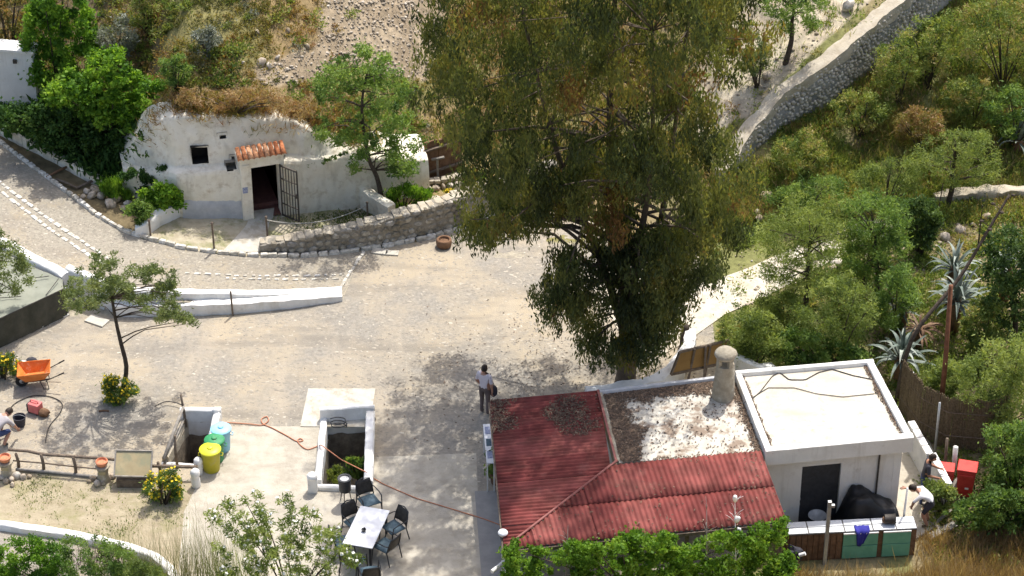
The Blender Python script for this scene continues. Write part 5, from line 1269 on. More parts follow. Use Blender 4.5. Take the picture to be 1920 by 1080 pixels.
# counter with tiled top
ct = thing('kitchen_counter', 'outdoor kitchen counter with tiled top and wooden front', 'counter', at(1600, 1055))
ca_, cb_ = at(1478, 1002, .95), at(1720, 990, .95); d = (cb_-ca_); d.z = 0; Lc = d.length; d.normalize(); nn = Vector((-d.y, d.x, 0)); A3 = Vector((ca_.x, ca_.y, 0))
mb = MB(); mb.prism([A3+nn*.03, A3+d*Lc+nn*.03, A3+d*Lc+nn*.45, A3+nn*.45], 0, .90); mb.build('counter_body', M['brownwood'], ct)
mb = MB(); mb.prism([A3, A3+d*Lc, A3+d*Lc+nn*.5, A3+nn*.5], .901, .93); mb.build('counter_slab', M['grout'], ct)
wt = [.0, .16, .44, .66, .84, 1.0]
for i in range(5):
    a = A3+d*(Lc*wt[i]+.015); b2 = A3+d*(Lc*wt[i+1]-.015)
    for j in range(2): mb = MB(); mb.prism([a+nn*(.01+.25*j), b2+nn*(.01+.25*j), b2+nn*(.235+.25*j), a+nn*(.235+.25*j)], .931, .948); mb.build('top_tile', M['glazed'], ct, bevel=.006)
for k in range(9):
    a = A3+d*(Lc*(.02+.045*k)); mb = MB(); mb.prism([a, a+d*(Lc*.04), a+d*(Lc*.04)+nn*.028, a+nn*.028], .02, .89); mb.build('plank', M['brownwood'], ct)
for (t0, t1) in ((.43, .70), (.74, .955)):
    for (za, zb) in ((.04, .46), (.48, .86)):
        a = A3+d*Lc*t0; b2 = A3+d*Lc*t1; mb = MB(); mb.prism([a-nn*.03, b2-nn*.03, b2+nn*.02, a+nn*.02], za, zb); mb.build('green_door', M['greenpaint'], ct, bevel=.008)
    a = A3+d*Lc*t0; b2 = A3+d*Lc*t1; mb = MB(); mb.prism([a-nn*.04, b2-nn*.04, b2+nn*.02, a+nn*.02], .863, .898); mb.build('door_trim', M['white'], ct)
# cloth over the counter edge
rows = []; a = A3+d*Lc*.575
for i in range(9):
    r_ = []
    for j in range(9):
        u = (i/8-.5)*.36; v = j/8
        if v < .3: q = a+d*(u*1.1)+nn*(.2-.75*v)+Vector((0, 0, .965+.03*N3(i*.7, j*.7)))
        else: w_ = (v-.3)/.7; q = a+d*(u*(1-.55*w_)-.05*w_)+nn*(-.055-.02*math.sin(i*1.6))+Vector((0, 0, .955-.52*w_*(1-.35*abs(i/8-.4))))
        r_.append(q)
    rows.append(r_)
o = MB().grid(rows).build('cloth', M['bluecloth'], smooth=3.2); o.modifiers.new('s', 'SOLIDIFY').thickness = .012; tag(o, 'blue cloth hanging over the counter edge', 'cloth')
q = A3+d*Lc*.80+nn*.25; pt_ = thing('cooking_pot', 'dark cooking pot lying on the tiled counter', 'pot', (q.x, q.y, .95)); mb = MB(); pr = MB(); pr.lathe((0, 0, 0), [(.001, -.16), (.13, -.15), (.14, .12), (.15, .13), (.13, .14), (.001, .10)], 16); pr.v = [(z, y, x+.14) for x, y, z in pr.v]; pr.build('pot_body', M['iron'], pt_, True, smooth=.8)
mb = MB(); mb.lathe((-.12, 0, .02), [(.02, 0), (.09, .05), (.08, .16), (.001, .18)], 10, .2); mb.build('rag', M['brownwood'], pt_, True, smooth=3.2)
# post in front of the counter, thin pole, basin, tarp heap, ball
p = A3+d*Lc*.29-nn*.15; mb = MB(); zt_ = aty(1546, 940, p.y).z; mb.prism([(p.x-.05, p.y-.05), (p.x+.05, p.y-.05), (p.x+.05, p.y+.05), (p.x-.05, p.y+.05)], -.2, zt_); mb.box((p.x+.09, p.y, zt_-.15), (.1, .08, .08)); tag(mb.build('square_post', M['metal'], bevel=.008), 'grey square post in front of the outdoor counter', 'post')
p = A3+d*Lc*.93+nn*.6; zt_ = aty(1697, 915, p.y).z; mb = MB(); mb.tube([(p.x, p.y, 0), (p.x+.02, p.y, zt_)], .03, 7); tag(mb.build('thin_pole', M['white'], smooth=3.2), 'thin pale pole held by the person in white', 'pole')
p = at(1531, 985, .3); mb = MB(); mb.lathe((p.x, p.y, .55), [(.14, 0), (.24, .09), (.25, .10), (.22, .09), (.12, .03), (.001, .02)], 20); mb.lathe((p.x, p.y, 0), [(.10, 0), (.06, .1), (.06, .55)], 10); tag(mb.build('basin', M['metal'], smooth=.8), 'round metal basin on a stand by the black door', 'basin')
p = at(1484, 980); mb = MB(); mb.blob((p.x, p.y, .14), (.14, .14, .14), 2, .02, 1); tag(mb.build('black_ball', M['rubber'], smooth=3.2), 'black round ball at the foot of the house wall', 'ball')
a, b2 = wall_f0+fx*(tb-.25)-fy*.05, wall_f1-fx*.02-fy*.05; Lw = (b2-a).length; rows = []
for i in range(31):
    r_ = []
    for j in range(17):
        u, v = i/30, j/16; h_ = 1.25*sst(-.02, .32, u)*(1-.42*sst(.35, .95, u))*(1-sst(.9, 1.0, u)*.9)
        prof = sst(0, .25, v)*(1-.35*sst(.45, 1, v)*0)*(1 if v < .9 else 1); q = a.lerp(b2, u)-fy*(1.25*(1-v)+.02); z = .03+h_*sst(0, .55, v)+(.22*abs(N3(q.x*1.6, q.y*1.6, 3))+.16*abs(N3(q.x*3.6+q.y*2, q.y*1.2, 5)))*min(1, h_*2)-.08*min(1, h_*2)
        r_.append(Vector((q.x, q.y, max(.032, z))))
    rows.append(r_)
tag(MB().grid([r_[::-1] for r_ in rows]).build('tarp_heap', M['tarp'], smooth=3.2), 'black tarpaulin heaped over goods against the white house wall', 'tarpaulin')
p = at(1466, 945); fpt = thing('wall_plant', 'small reddish potted plant at the porch end of the house', 'plant', (p.x+.05, p.y, 0))
mb = MB(); mb.lathe((0, 0, 0), [(.12, 0), (.16, .5), (.18, .52), (.14, .54), (.001, .5)], 12); mb.build('pot', M['wood'], fpt, True, smooth=.6); mb = MB(); mb.blob((0, 0, .72), (.24, .2, .25), 2, .3, 8); mb.build('foliage', M['rust'], fpt, True)
# reed fence, posts, leaning pole
a, b2, c = at(1690, 775, 0), at(1770, 830, 0), at(1865, 835, 0)
rd = thing('reed_fence', 'brown reed screen fence right of the house', 'fence', at(1760, 830)); P = resample([Vector((q.x, q.y, 0)) for q in (at(1685, 770), at(1720, 815), at(1770, 842), at(1840, 848), at(1880, 835))], 330); rnd = random.Random(3); mb = MB()
for i, q in enumerate(P):
    h_ = 1.75+.12*N3(i*.05, 3)+rnd.uniform(-.06, .06); mb.tube([(q.x+rnd.uniform(-.015, .015), q.y+rnd.uniform(-.02, .02), 0), (q.x+rnd.uniform(-.03, .03), q.y+rnd.uniform(-.02, .02), h_)], .014, 4)
o = mb.build('reeds', M['reed'], rd); tag(o, kind='stuff')
for z in (.5, 1.3): mb = MB(); mb.tube([Vector((q.x, q.y-.03, z)) for q in P[::12]], .016, 5); mb.build('binding_rail', M['wood'], rd)
for (px0, py0, px1, py1, y, r_, m, lb) in ((1712, 698, 1704, 800, -6.5, .035, 'metal', 'thin grey pole behind the right end of the flat roof'), (1762, 755, 1752, 855, -8.2, .035, 'metal', 'thin grey pole beside the rusty pole'), (1776, 822, 1771, 880, -9, .04, 'wood', 'short wooden stake by the reed fence'), (1792, 838, 1790, 870, -9, .07, 'white', 'short white pipe stub above the red bin')):
    t = aty(px0, py0, y); q = aty(px1, py1, y); mb = MB(); mb.tube([(q.x, q.y, min(q.z, 0)), t], r_, 7); tag(mb.build('thin_post', M[m], smooth=3.2), lb, 'post')
t = aty(1783, 535, -7.0); q = at(1757, 815); q = Vector((q.x, -7.3, 0)); mb = MB(); mb.tube([q, q.lerp(t, .5)+Vector((.03, 0, 0)), t], [.085, .07, .06], 10); tag(mb.build('rusty_pole', M['rust'], smooth=3.2), 'tall rusty brown pole leaning slightly beside the agaves', 'pole')
# red waste bin behind the plants
p = at(1800, 925); rb = thing('red_bin', 'bright red wheeled bin in front of the reed fence', 'bin', (p.x+.12, p.y, 0), -.25)
mb = MB(); b0 = [(-.20, -.24), (.20, -.24), (.20, .24), (-.20, .24)]; t1 = [(-.25, -.26), (.25, -.26), (.25, .20), (-.25, .20)]; mb.add([(x, y, .06) for x, y in b0]+[(x, y, .92) for x, y in t1], [(0, 3, 2, 1), (4, 5, 6, 7), (0, 1, 5, 4), (1, 2, 6, 5), (2, 3, 7, 6), (3, 0, 4, 7)]); mb.build('bin_body', M['redpaint'], rb, True, bevel=.02)
mb = MB(); mb.box((0, -.02, .955), (.54, .50, .06)); mb.build('lid', M['redpaint'], rb, True, bevel=.025); mb = MB(); mb.box((0, -.27, .80), (.40, .05, .06)); mb.build('grip', M['redpaint'], rb, True, bevel=.01); mb = MB(); mb.box((.05, -.29, .4), (.1, .02, .05)); mb.build('label_plate', M['white'], rb, True)
for s in (-1, 1): mb = MB(); mb.tube([(s*.22, .24, .07), (s*.26, .24, .07)], .07, 10); mb.build('wheel', M['rubber'], rb, True)
# second red box and boards at right of it
p = at(1796, 925); rb2 = thing('dark_crate', 'dark red crate standing left of the bright red bin', 'crate', (p.x-.36, p.y+.1, 0), -.2)
for i in range(5): mb = MB(); mb.box((0, 0, .1+.17*i), (.42, .4, .15)); mb.build('slat', M['redpaint'] if i > 2 else M['darkcloth'], rb2, True, bevel=.01)
for i, (a, b2, w, lb) in enumerate((((1750, 990), (1782, 965), .09, 'narrow board lying on the path below the bushes'), ((1752, 990), (1770, 1005), .09, 'short narrow board crossing the path boards'), ((1742, 1012), (1790, 992), .22, 'wide weathered board at the path end'), ((1770, 940), (1822, 900), .3, 'wide sloping plank leaning by the red bin'))):
    A_ = at(*a); B_ = at(*b2); mb = MB(); mb.bar(A_+Vector((0, 0, .10)), B_+Vector((0, 0, .18 if i != 3 else .45)), w, .04); tag(mb.build('board', M['greywood']), lb, 'board')
p = at(1757, 928, .3); mb = MB(); mb.prism([(p.x-.2, p.y-.1), (p.x+.2, p.y-.06), (p.x+.2, p.y+.1), (p.x-.2, p.y+.1)], .0, .34); tag(mb.build('white_block', M['white'], bevel=.02), 'white block at the foot of the low path wall', 'block')
for i, (x, y, s, lb) in enumerate(((1880, 975, .5, 'dark boulder under the bushes at the far right'), (1912, 960, .6, 'pale boulder at the right edge of the picture'), (1900, 985, .35, 'grey stone between the boulders at the right edge'))):
    o = piece('rock', RK[i], at(x, y)+Vector((0, 0, s*.25)), None, (i, i, i), (s, s, s*.8)); tag(o, lb, 'rock')
p = at(1484, 1052); tm = thing('tools_bundle', 'dark tools and white mug hanging at the left end of the counter', 'tools', (p.x+.22, p.y-.0, 0)); mb = MB(); mb.blob((0, 0, .5), (.22, .14, .35), 2, .3, 3); mb.build('dark_bundle', M['darkcloth'], tm, True); mb = MB(); mb.tube([(.15, -.1, .62), (.3, -.12, .7)], .05, 8); mb.build('white_handle', M['tabletop'], tm, True); mb = MB(); mb.tube([(-.3, -.1, .5), (-.1, -.12, .55)], .03, 6); mb.build('wood_handle', M['greywood'], tm, True)
tm.location.y = ca_.y-.35; tm.location.x = ca_.x+.12

# ================================================================ PEOPLE
def person(label, loc, rz, J, cloth, hair=True, scale=1.0):
    """J: joints in metres, facing -Y before rz; one continuous skinned body"""
    order = ['pelvis', 'waist', 'chest', 'neck', 'head0', 'shL', 'elL', 'wrL', 'haL', 'shR', 'elR', 'wrR', 'haR', 'hipL', 'knL', 'anL', 'toL', 'hipR', 'knR', 'anR', 'toR']
    par = {'waist': 'pelvis', 'chest': 'waist', 'neck': 'chest', 'head0': 'neck', 'shL': 'chest', 'elL': 'shL', 'wrL': 'elL', 'haL': 'wrL', 'shR': 'chest', 'elR': 'shR', 'wrR': 'elR', 'haR': 'wrR', 'hipL': 'pelvis', 'knL': 'hipL', 'anL': 'knL', 'toL': 'anL', 'hipR': 'pelvis', 'knR': 'hipR', 'anR': 'knR', 'toR': 'anR'}
    rad = {'pelvis': (.155, .12), 'waist': (.14, .11), 'chest': (.165, .125), 'neck': (.06, .06), 'head0': (.055, .06), 'sh': (.07, .07), 'el': (.048, .048), 'wr': (.033, .03), 'ha': (.035, .02), 'hip': (.098, .098), 'kn': (.065, .065), 'an': (.043, .045), 'to': (.042, .032)}
    me = bpy.data.meshes.new('person'); me.from_pydata([J[k] for k in order], [(order.index(k), order.index(par[k])) for k in par], [])
    o = bpy.data.objects.new('person', me); COL.objects.link(o); sk = o.modifiers.new('skin', 'SKIN'); sk.use_smooth_shade = True
    for i, k in enumerate(order):
        r = rad.get(k) or rad.get(k[:-1]); me.skin_vertices[0].data[i].radius = r; me.skin_vertices[0].data[i].use_root = (i == 0)
    sb_ = o.modifiers.new('sub', 'SUBSURF'); sb_.levels = 2; sb_.render_levels = 2
    dg = bpy.context.evaluated_depsgraph_get(); dg.update(); ev = bpy.data.meshes.new_from_object(o.evaluated_get(dg)); bpy.data.objects.remove(o)
    bm = bmesh.new(); bm.from_mesh(ev)
    # head and hands belong to the same mesh
    hd = Vector(J['head']); up = (hd-Vector(J['neck'])).normalized(); fw = Vector(J.get('face', (0, -1, 0))).normalized(); fw = (fw-up*fw.dot(up)).normalized(); sx = fw.cross(up).normalized()
    Mh = Matrix((sx, fw, up)).transposed()
    n0 = len(bm.verts); r_ = bmesh.ops.create_uvsphere(bm, u_segments=16, v_segments=12, radius=1.0)
    for v in r_['verts']:
        c = v.co.copy(); x, y, z = c.x*.076, c.y*.098, c.z*.118
        if z < 0: x *= 1+.9*z; y *= 1+.35*z
        if c.y > .8 and -.35 < c.z < .2 and abs(c.x) < .3: y += .022*(1-abs(c.x)/.3)     # nose
        if abs(c.x) > .9 and abs(c.z) < .3: x *= 1.12                                     # ears
        v.co = hd+Mh@Vector((x, y, z))
    for side in 'LR':
        w = Vector(J['wr'+side]); h = Vector(J['ha'+side]); dd = (h-w).normalized(); sd = dd.cross(Vector((.2, .1, 1))).normalized(); nn = sd.cross(dd)
        for k in range(5):
            if k == 4: b0 = w+dd*.03+sd*.03; pts = [b0, b0+dd*.03+sd*.025, b0+dd*.06+sd*.03+nn*.01]; rr = [.011, .010, .008]
            else:
                b0 = h+sd*(.03-.02*k); ln = (.07, .08, .075, .06)[k]; pts = [b0-dd*.02, b0+dd*ln*.45-nn*.006, b0+dd*ln*.8-nn*.022, b0+dd*ln-nn*.04]; rr = [.0095, .009, .008, .006]
            t = MB(); t.tube(pts, rr, 6); vs = [bm.verts.new(q) for q in t.v]
            for f in t.f: bm.faces.new([vs[i] for i in f])
    bm.normal_update(); bm.to_mesh(ev); bm.free()
    mats = []; 
    def mi(n):
        if M[n] not in mats: mats.append(M[n]); ev.materials.append(M[n])
        return mats.index(M[n])
    ev.materials.clear(); segs = [(Vector(J[k]), Vector(J[par[k]]), k) for k in par]
    idx = []
    for f in ev.polygons:
        c = f.center; best = None
        if (c-hd).length < .15 and (c-Vector(J['neck'])).length > .04: idx.append(mi(cloth['skin'])); continue
        for a, b_, k in segs:
            ab = b_-a; t = max(0, min(1, (c-a).dot(ab)/max(1e-9, ab.dot(ab)))); dd = (a+ab*t-c).length
            if best is None or dd < best[0]: best = (dd, k, t)
        k = best[1]; t = best[2]; b3 = k[:-1] if k[-1] in 'LR' else k
        if b3 in ('neck', 'head0'): n = cloth['skin'] if (b3 == 'head0' or t < .35) else cloth['top']
        elif b3 in ('waist', 'chest', 'sh'): n = cloth['top']
        elif b3 == 'el': n = cloth['top'] if (cloth['sleeve'] > 0 and 1-t < cloth['sleeve']*2) else cloth['skin']
        elif b3 == 'wr': n = cloth['top'] if cloth['sleeve'] > .9 else cloth['skin']
        elif b3 == 'ha': n = cloth['skin']
        elif b3 == 'hip': n = cloth['low']
        elif b3 == 'kn': n = cloth['low'] if 1-t < cloth['leg']*2 else cloth['skin']
        elif b3 == 'an': n = cloth['low'] if cloth['leg'] > .9 else cloth['skin']
        else: n = cloth['shoe']
        idx.append(mi(n))
    # waistline
    wz = Vector(J['waist']).lerp(Vector(J['pelvis']), .55)
    ax = (Vector(J['waist'])-Vector(J['pelvis'])).normalized()
    for i, f in enumerate(ev.polygons):
        if (f.center-wz).length < .3 and ev.materials[idx[i]] == M[cloth['top']] and (f.center-wz).dot(ax) < 0: idx[i] = mi(cloth['low'])
    ev.polygons.foreach_set('material_index', idx); ev.shade_smooth(); ev.name = 'person'
    o = bpy.data.objects.new('person', ev); COL.objects.link(o); o.location = loc; o.rotation_euler = (0, 0, rz); o.scale = (scale,)*3; tag(o, label, 'person')
    hm = MB(); bmh = bmesh.new(); bmesh.ops.create_uvsphere(bmh, u_segments=16, v_segments=12, radius=1.0); bmh.verts.index_update(); vs = []
    for v in bmh.verts:
        c = v.co; k = 1.08+.05*N3(c.x*3, c.y*3, c.z*3); x, y, z = c.x*.083*k, c.y*.104*k-.012, c.z*.118*k+.012
        if c.y > .25 and c.z < .45: x *= .8; y = min(y, .05)
        if c.z < -.45: z = max(z, -.06)
        vs.append(hd+Mh@Vector((x, y, z)))
    hm.add(vs, [tuple(v.index for v in f.verts) for f in bmh.faces]); bmh.free(); hr = hm.build('hair', M['hair'], o, True, smooth=3.2)
    for s in (-1, 1):
        em = MB(); em.blob(hd+Mh@Vector((s*.03, .086, .006)), (.012, .008, .007), 1, 0, 1); em.build('eye', M['hair'], o, True)
    mm = MB(); q = hd+Mh@Vector((0, .084, -.055)); mm.blob(q, (.024, .006, .005), 1, 0, 1); mm.build('mouth', M['redfloor'], o, True)
    return o
ST = dict(pelvis=(0, 0, .93), waist=(0, .0, 1.08), chest=(0, .01, 1.30), neck=(0, .01, 1.46), head0=(0, 0, 1.52), head=(0, -.01, 1.60), shL=(.19, .01, 1.40), elL=(.25, .02, 1.13), wrL=(.22, -.12, .92), haL=(.2, -.17, .86), shR=(-.19, .01, 1.40), elR=(-.25, .03, 1.13), wrR=(-.24, -.02, .88), haR=(-.235, -.04, .80), hipL=(.10, 0, .88), knL=(.10, -.02, .50), anL=(.10, .02, .08), toL=(.12, -.13, .035), hipR=(-.10, 0, .88), knR=(-.11, -.01, .50), anR=(-.11, .03, .08), toR=(-.13, -.12, .035))
p = at(909, 776); pr1 = person('person in pale pink shirt and brown trousers standing on the plaza', (p.x, p.y, .006), math.pi-.55, ST, dict(skin='skin', top='pinkshirt', low='browncloth', shoe='shoe', sleeve=.4, leg=1), scale=.99)
mb = MB(); bq = [Vector((p.x+.24, p.y+.02, .92)), Vector((p.x+.25, p.y+.0, .9))]; mb.blob((p.x+.25, p.y-.02, .83), (.12, .09, .2), 2, .08, 2); bag = mb.build('shoulder_bag', M['darkcloth'], smooth=3.2); mb = MB(); mb.tube([(p.x+.27, p.y, 1.0), (p.x+.2, p.y-.02, 1.25), (p.x+.16, p.y+.0, 1.43)], .014, 6); mb.build('strap', M['darkcloth'], bag, True); tag(bag, 'dark bag hanging at the side of the person in pink', 'bag')
# man in dark shirt working on the house path, arms forward
S2 = dict(ST); S2.update(elL=(.24, -.14, 1.18), wrL=(.18, -.38, 1.10), haL=(.17, -.46, 1.09), elR=(-.26, -.1, 1.16), wrR=(-.2, -.34, 1.06), haR=(-.19, -.42, 1.05), waist=(0, -.03, 1.08), chest=(0, -.08, 1.29), neck=(0, -.11, 1.45), head0=(0, -.13, 1.51), head=(0, -.17, 1.58), shL=(.19, -.08, 1.39), shR=(-.19, -.08, 1.39))
p = at(1727, 945); person('person in dark shirt and blue jeans working on the house path', (p.x, p.y, .03), math.pi/2-.1, S2, dict(skin='skintan', top='darkcloth', low='jeans', shoe='shoe', sleeve=.4, leg=1))
# person in white bending forward and gripping the thin pole
S3 = dict(pelvis=(0, .16, .82), waist=(0, .08, .94), chest=(0, -.10, 1.06), neck=(0, -.24, 1.14), head0=(0, -.29, 1.17), head=(0, -.37, 1.20), face=(0, -.8, -.6), shL=(.18, -.14, 1.10), elL=(.22, -.32, .92), wrL=(.16, -.36, .72), haL=(.15, -.37, .65), shR=(-.18, -.14, 1.10), elR=(-.20, -.36, 1.02), wrR=(-.12, -.56, 1.10), haR=(-.08, -.63, 1.12), hipL=(.10, .15, .78), knL=(.12, -.06, .46), anL=(.12, .10, .08), toL=(.13, -.05, .035), hipR=(-.10, .15, .78), knR=(-.13, -.02, .45), anR=(-.13, .14, .08), toR=(-.15, .0, .035))
p = at(1731, 985); person('person in white shirt and dark shorts bending towards the thin pole', (p.x, p.y, .03), -math.pi/2-.15, S3, dict(skin='skin', top='whiteshirt', low='darkcloth', shoe='shoe', sleeve=.8, leg=.45))
# crouching person at the left edge
S4 = dict(pelvis=(0, .22, .50), waist=(0, .14, .62), chest=(0, -.06, .74), neck=(0, -.20, .80), head0=(0, -.24, .82), head=(0, -.32, .82), face=(0, -.7, -.7), shL=(.18, -.10, .78), elL=(.24, -.24, .55), wrL=(.16, -.38, .36), haL=(.14, -.42, .29), shR=(-.18, -.10, .78), elR=(-.24, -.24, .55), wrR=(-.16, -.38, .34), haR=(-.14, -.43, .27), hipL=(.10, .20, .46), knL=(.14, -.16, .42), anL=(.13, .10, .08), toL=(.14, -.04, .035), hipR=(-.10, .20, .46), knR=(-.14, -.16, .40), anR=(-.13, .10, .08), toR=(-.14, -.05, .035))
p = at(6, 832); person('crouching person in grey shirt and blue shorts at the left edge', (p.x, p.y, .006), 2.5, S4, dict(skin='skin', top='greyshirt', low='jeans', shoe='shoe', sleeve=.45, leg=.5), scale=1.08)

# ================================================================ PLANTS
def leaf_quads(C, A, l, w, g, tilt=None):
    n = len(C); B = g.normal(size=(n, 3)); B -= (B*A).sum(1)[:, None]*A; B /= np.linalg.norm(B, axis=1)[:, None]+1e-9
    V = np.zeros((n, 4, 3)); l = l[:, None]; w = w[:, None]
    V[:, 0] = C-A*l*.5; V[:, 1] = C+B*w*.5-A*l*.05; V[:, 2] = C+A*l*.5; V[:, 3] = C-B*w*.5-A*l*.05
    return V
def unit(a): return a/(np.linalg.norm(a, axis=1)[:, None]+1e-9)
def foliage(cl, nleaf, size, asp, mode, g, cvar=.22, lvar=.14, flat=.8, bias=0.0):
    """leaves spread through clusters cl (m,4): x, y, z, radius"""
    cl = np.asarray(cl, dtype=float); m = len(cl); wgt = cl[:, 3]**2; idx = g.choice(m, nleaf, p=wgt/wgt.sum())
    d = g.normal(size=(nleaf, 3)); d /= np.linalg.norm(d, axis=1)[:, None]; rr = g.uniform(0, 1, nleaf)**.45; rr = np.where(g.uniform(size=nleaf) < .09, g.uniform(1.0, 1.9, nleaf), rr)      # stray shoots
    off = d*(rr*cl[idx, 3])[:, None]; off[:, 2] *= flat
    if mode == 'droop': off[:, :2] *= .62; off[:, 2] *= 2.1
    C = cl[idx, :3]+off
    if mode == 'droop': A = unit(np.stack([g.normal(0, .33, nleaf), g.normal(0, .33, nleaf), -np.ones(nleaf)], 1))
    elif mode == 'up': A = unit(np.stack([g.normal(0, .45, nleaf)+off[:, 0]*.8, g.normal(0, .45, nleaf)+off[:, 1]*.8, np.ones(nleaf)], 1))
    else: A = unit(g.normal(size=(nleaf, 3))+d*.8+np.array([0, 0, .1]))
    cv = np.clip(.5+bias+g.normal(0, cvar, m), 0, 1); var = np.clip(cv[idx]+g.normal(0, lvar, nleaf), 0, 1)
    l = size*g.uniform(.6, 1.35, nleaf); return leaf_quads(C, A, l, l*asp*g.uniform(.8, 1.2, nleaf), g), var
def poly_clusters(poly, y0, depth, n, r0, r1, g, floor=.12):
    xs = [p[0] for p in poly]; ys = [p[1] for p in poly]; P = [Vector((p[0], p[1])) for p in poly]; out = []; tries = 0
    while len(out) < n and tries < n*60:
        tries += 1; px = g.uniform(min(xs), max(xs)); py = g.uniform(min(ys), max(ys))
        if not inpoly(px, py, P): continue
        y = y0+depth*g.uniform(-1, 1); q = aty(px, py, y); r = g.uniform(r0, r1)
        if q.z < hgt(q.x, q.y)+floor: continue
        out.append((q.x, q.y, q.z, r))
    return out
def limb_mesh(mb, path, radii, clusters, g, nlimb, r0=.04, start=.45):
    """limbs from the trunk path out to cluster centres"""
    n = len(path); ids = g.permutation(len(clusters))[:nlimb]
    for i in ids:
        c = Vector(clusters[i][:3]); best = None
        for k in range(int(n*start), n):
            d = (path[k]-c).length+max(0, path[k].z-c.z)*1.2
            if best is None or d < best[0]: best = (d, k)
        k = best[1]; a = path[k]; L = (c-a).length; mid = a.lerp(c, .5)+Vector((g.normal(0, .06)*L, g.normal(0, .06)*L, .10*L))
        rr = min(radii[k]*.6, r0*(.5+L*.25)); mb.tube([a, a.lerp(mid, .5)+Vector((0, 0, .02*L)), mid, mid.lerp(c, .6), c], [rr, rr*.85, rr*.65, rr*.42, rr*.2], 5)
def catmull(P, n):
    P = [Vector(p) for p in P]; Q = []
    for i in range(n):
        t = i/(n-1)*(len(P)-1); k = min(len(P)-2, int(t)); f = t-k; p0, p1, p2, p3 = P[max(0, k-1)], P[k], P[k+1], P[min(len(P)-1, k+2)]
        Q.append(.5*((2*p1)+(p2-p0)*f+(2*p0-5*p1+4*p2-p3)*f*f+(3*p1-p0-3*p2+p3)*f*f*f))
    return Q
def plant(name, label, cat, base, cl, nleaf, size, asp, lm, mode='rand', trunk=None, radii=None, nlimb=0, bark='bark', flowers=None, seed=1, group=None, cvar=.22, flat=.8, limb_r=.04, crown='crown', bias=0.0, stems=True):
    g = np.random.default_rng(seed); root = thing(name, label, cat, base, 0, group); B = np.array(base[:])
    mb = MB(); done = False
    if trunk is not None:
        P = catmull(trunk, 16); rd = [lerp(radii[0], radii[1], i/15) for i in range(16)]; mb.tube(P, rd, 9); done = True
        if nlimb: limb_mesh(mb, P, rd, cl, g, nlimb, limb_r)
    else:      # stems rising from the base
        ids = g.permutation(len(cl))[:max(3, min(9, len(cl)//3))]
        for i in ids:
            c = Vector(cl[i][:3]); b0 = Vector(base)+Vector((g.normal(0, .05), g.normal(0, .05), -.05)); mid = b0.lerp(c, .5)+Vector((0, 0, .1*(c-b0).length)); mb.tube([b0, mid, c], [.028, .02, .008], 5)
    if stems: mb.build('trunk' if done else 'stems', M[bark], root, smooth=3.2)
    V, var = foliage(cl, nleaf, size, asp, mode, g, cvar, flat=flat, bias=bias)
    o = addobj(crown, var_mesh(crown, V-B[None, None], [(0, 1, 2, 3)], var, M[lm]), root)
    if flowers:
        fm, nf, fs = flowers; cc = np.asarray(cl); w = cc[:, 3]**2; idx = g.choice(len(cc), nf, p=w/w.sum()); d = unit(g.normal(size=(nf, 3))+np.array([0, -.25, .8])); C = cc[idx, :3]+d*(cc[idx, 3]*g.uniform(.75, 1.15, nf))[:, None]
        VV = []
        for k in range(2): VV.append(leaf_quads(C, unit(g.normal(size=(nf, 3))*np.array([1, 1, .45])), fs*g.uniform(.7, 1.3, nf), fs*g.uniform(.7, 1.2, nf), g))
        VV = np.concatenate(VV); addobj('flowers', var_mesh('flowers', VV-B[None, None], [(0, 1, 2, 3)], np.zeros(len(VV)), M[fm]), root)['kind'] = 'stuff'
    return root
def bush(name, label, cat, poly, basepx, n, r0, r1, nleaf, size, asp, lm, depth=.5, mode='rand', seed=1, dy=0.0, base=None, floor=.06, **k):
    b = T(*basepx) if base is None else base; g = np.random.default_rng(seed+500); cl = poly_clusters(poly, b.y+dy, depth, n, r0, r1, g, floor)
    if not cl: print('no clusters', label); return None
    return plant(name, label, cat, b, cl, nleaf, size, asp, lm, mode, seed=seed, **k)

# ---- the big eucalyptus
eb = Vector((3.25, -4.9, 0)); g = np.random.default_rng(11)
EP = [(790, -160), (1380, -160), (1445, 20), (1435, 110), (1395, 160), (1335, 190), (1350, 290), (1415, 360), (1405, 410), (1365, 460), (1345, 520), (1330, 590), (1305, 560), (1275, 600), (1255, 670), (1230, 705), (1170, 705), (1120, 705), (1095, 650), (1070, 640), (1055, 590), (1015, 590), (1005, 550), (1050, 495), (1095, 470), (1085, 420), (1040, 400), (1010, 430), (985, 410), (950, 440), (920, 420), (890, 470), (880, 430), (905, 380), (885, 320), (830, 230), (790, 160), (815, 80)]
cl = []; clump = []
P = [Vector(p) for p in EP]; LOW = 470; nb = 0
while nb < 350:
    px = g.uniform(780, 1450); py = g.uniform(-170, 690)
    if not inpoly(px, py, P) or (py < 330 and g.uniform() < .4): continue
    dep = 3.4 if py < 330 else lerp(3.4, 1.4, min(1, (py-330)/250)); y = eb.y+.3+g.uniform(-1, 1)*dep
    if py > 500: y = g.uniform(-7.2, -4.4)
    R0 = g.uniform(.5, .95) if py < 400 else g.uniform(.35, .65)
    q = aty(px, py-R0*30, y)
    if q.z < hgt(q.x, q.y)+.75 or q.z > 17.5: continue
    k = sum(1 for c in clump if (c[0]-q).length < .75*(c[1]+R0)*.8)
    if k > (1 if py < 300 else 3): continue
    clump.append((q, R0)); nb += 1
    for j in range(int(7+R0*8)):      # an umbrella of hanging sprays
        d = Vector((g.normal(), g.normal(), abs(g.normal())*.8-.1)).normalized(); r = R0*g.uniform(.35, 1.0); c = q+Vector((d.x*r, d.y*r, d.z*r*.75-.12))
        # stay inside the outline with the hanging tips
        cl.append((c.x, c.y, c.z, g.uniform(.17, .34), nb))
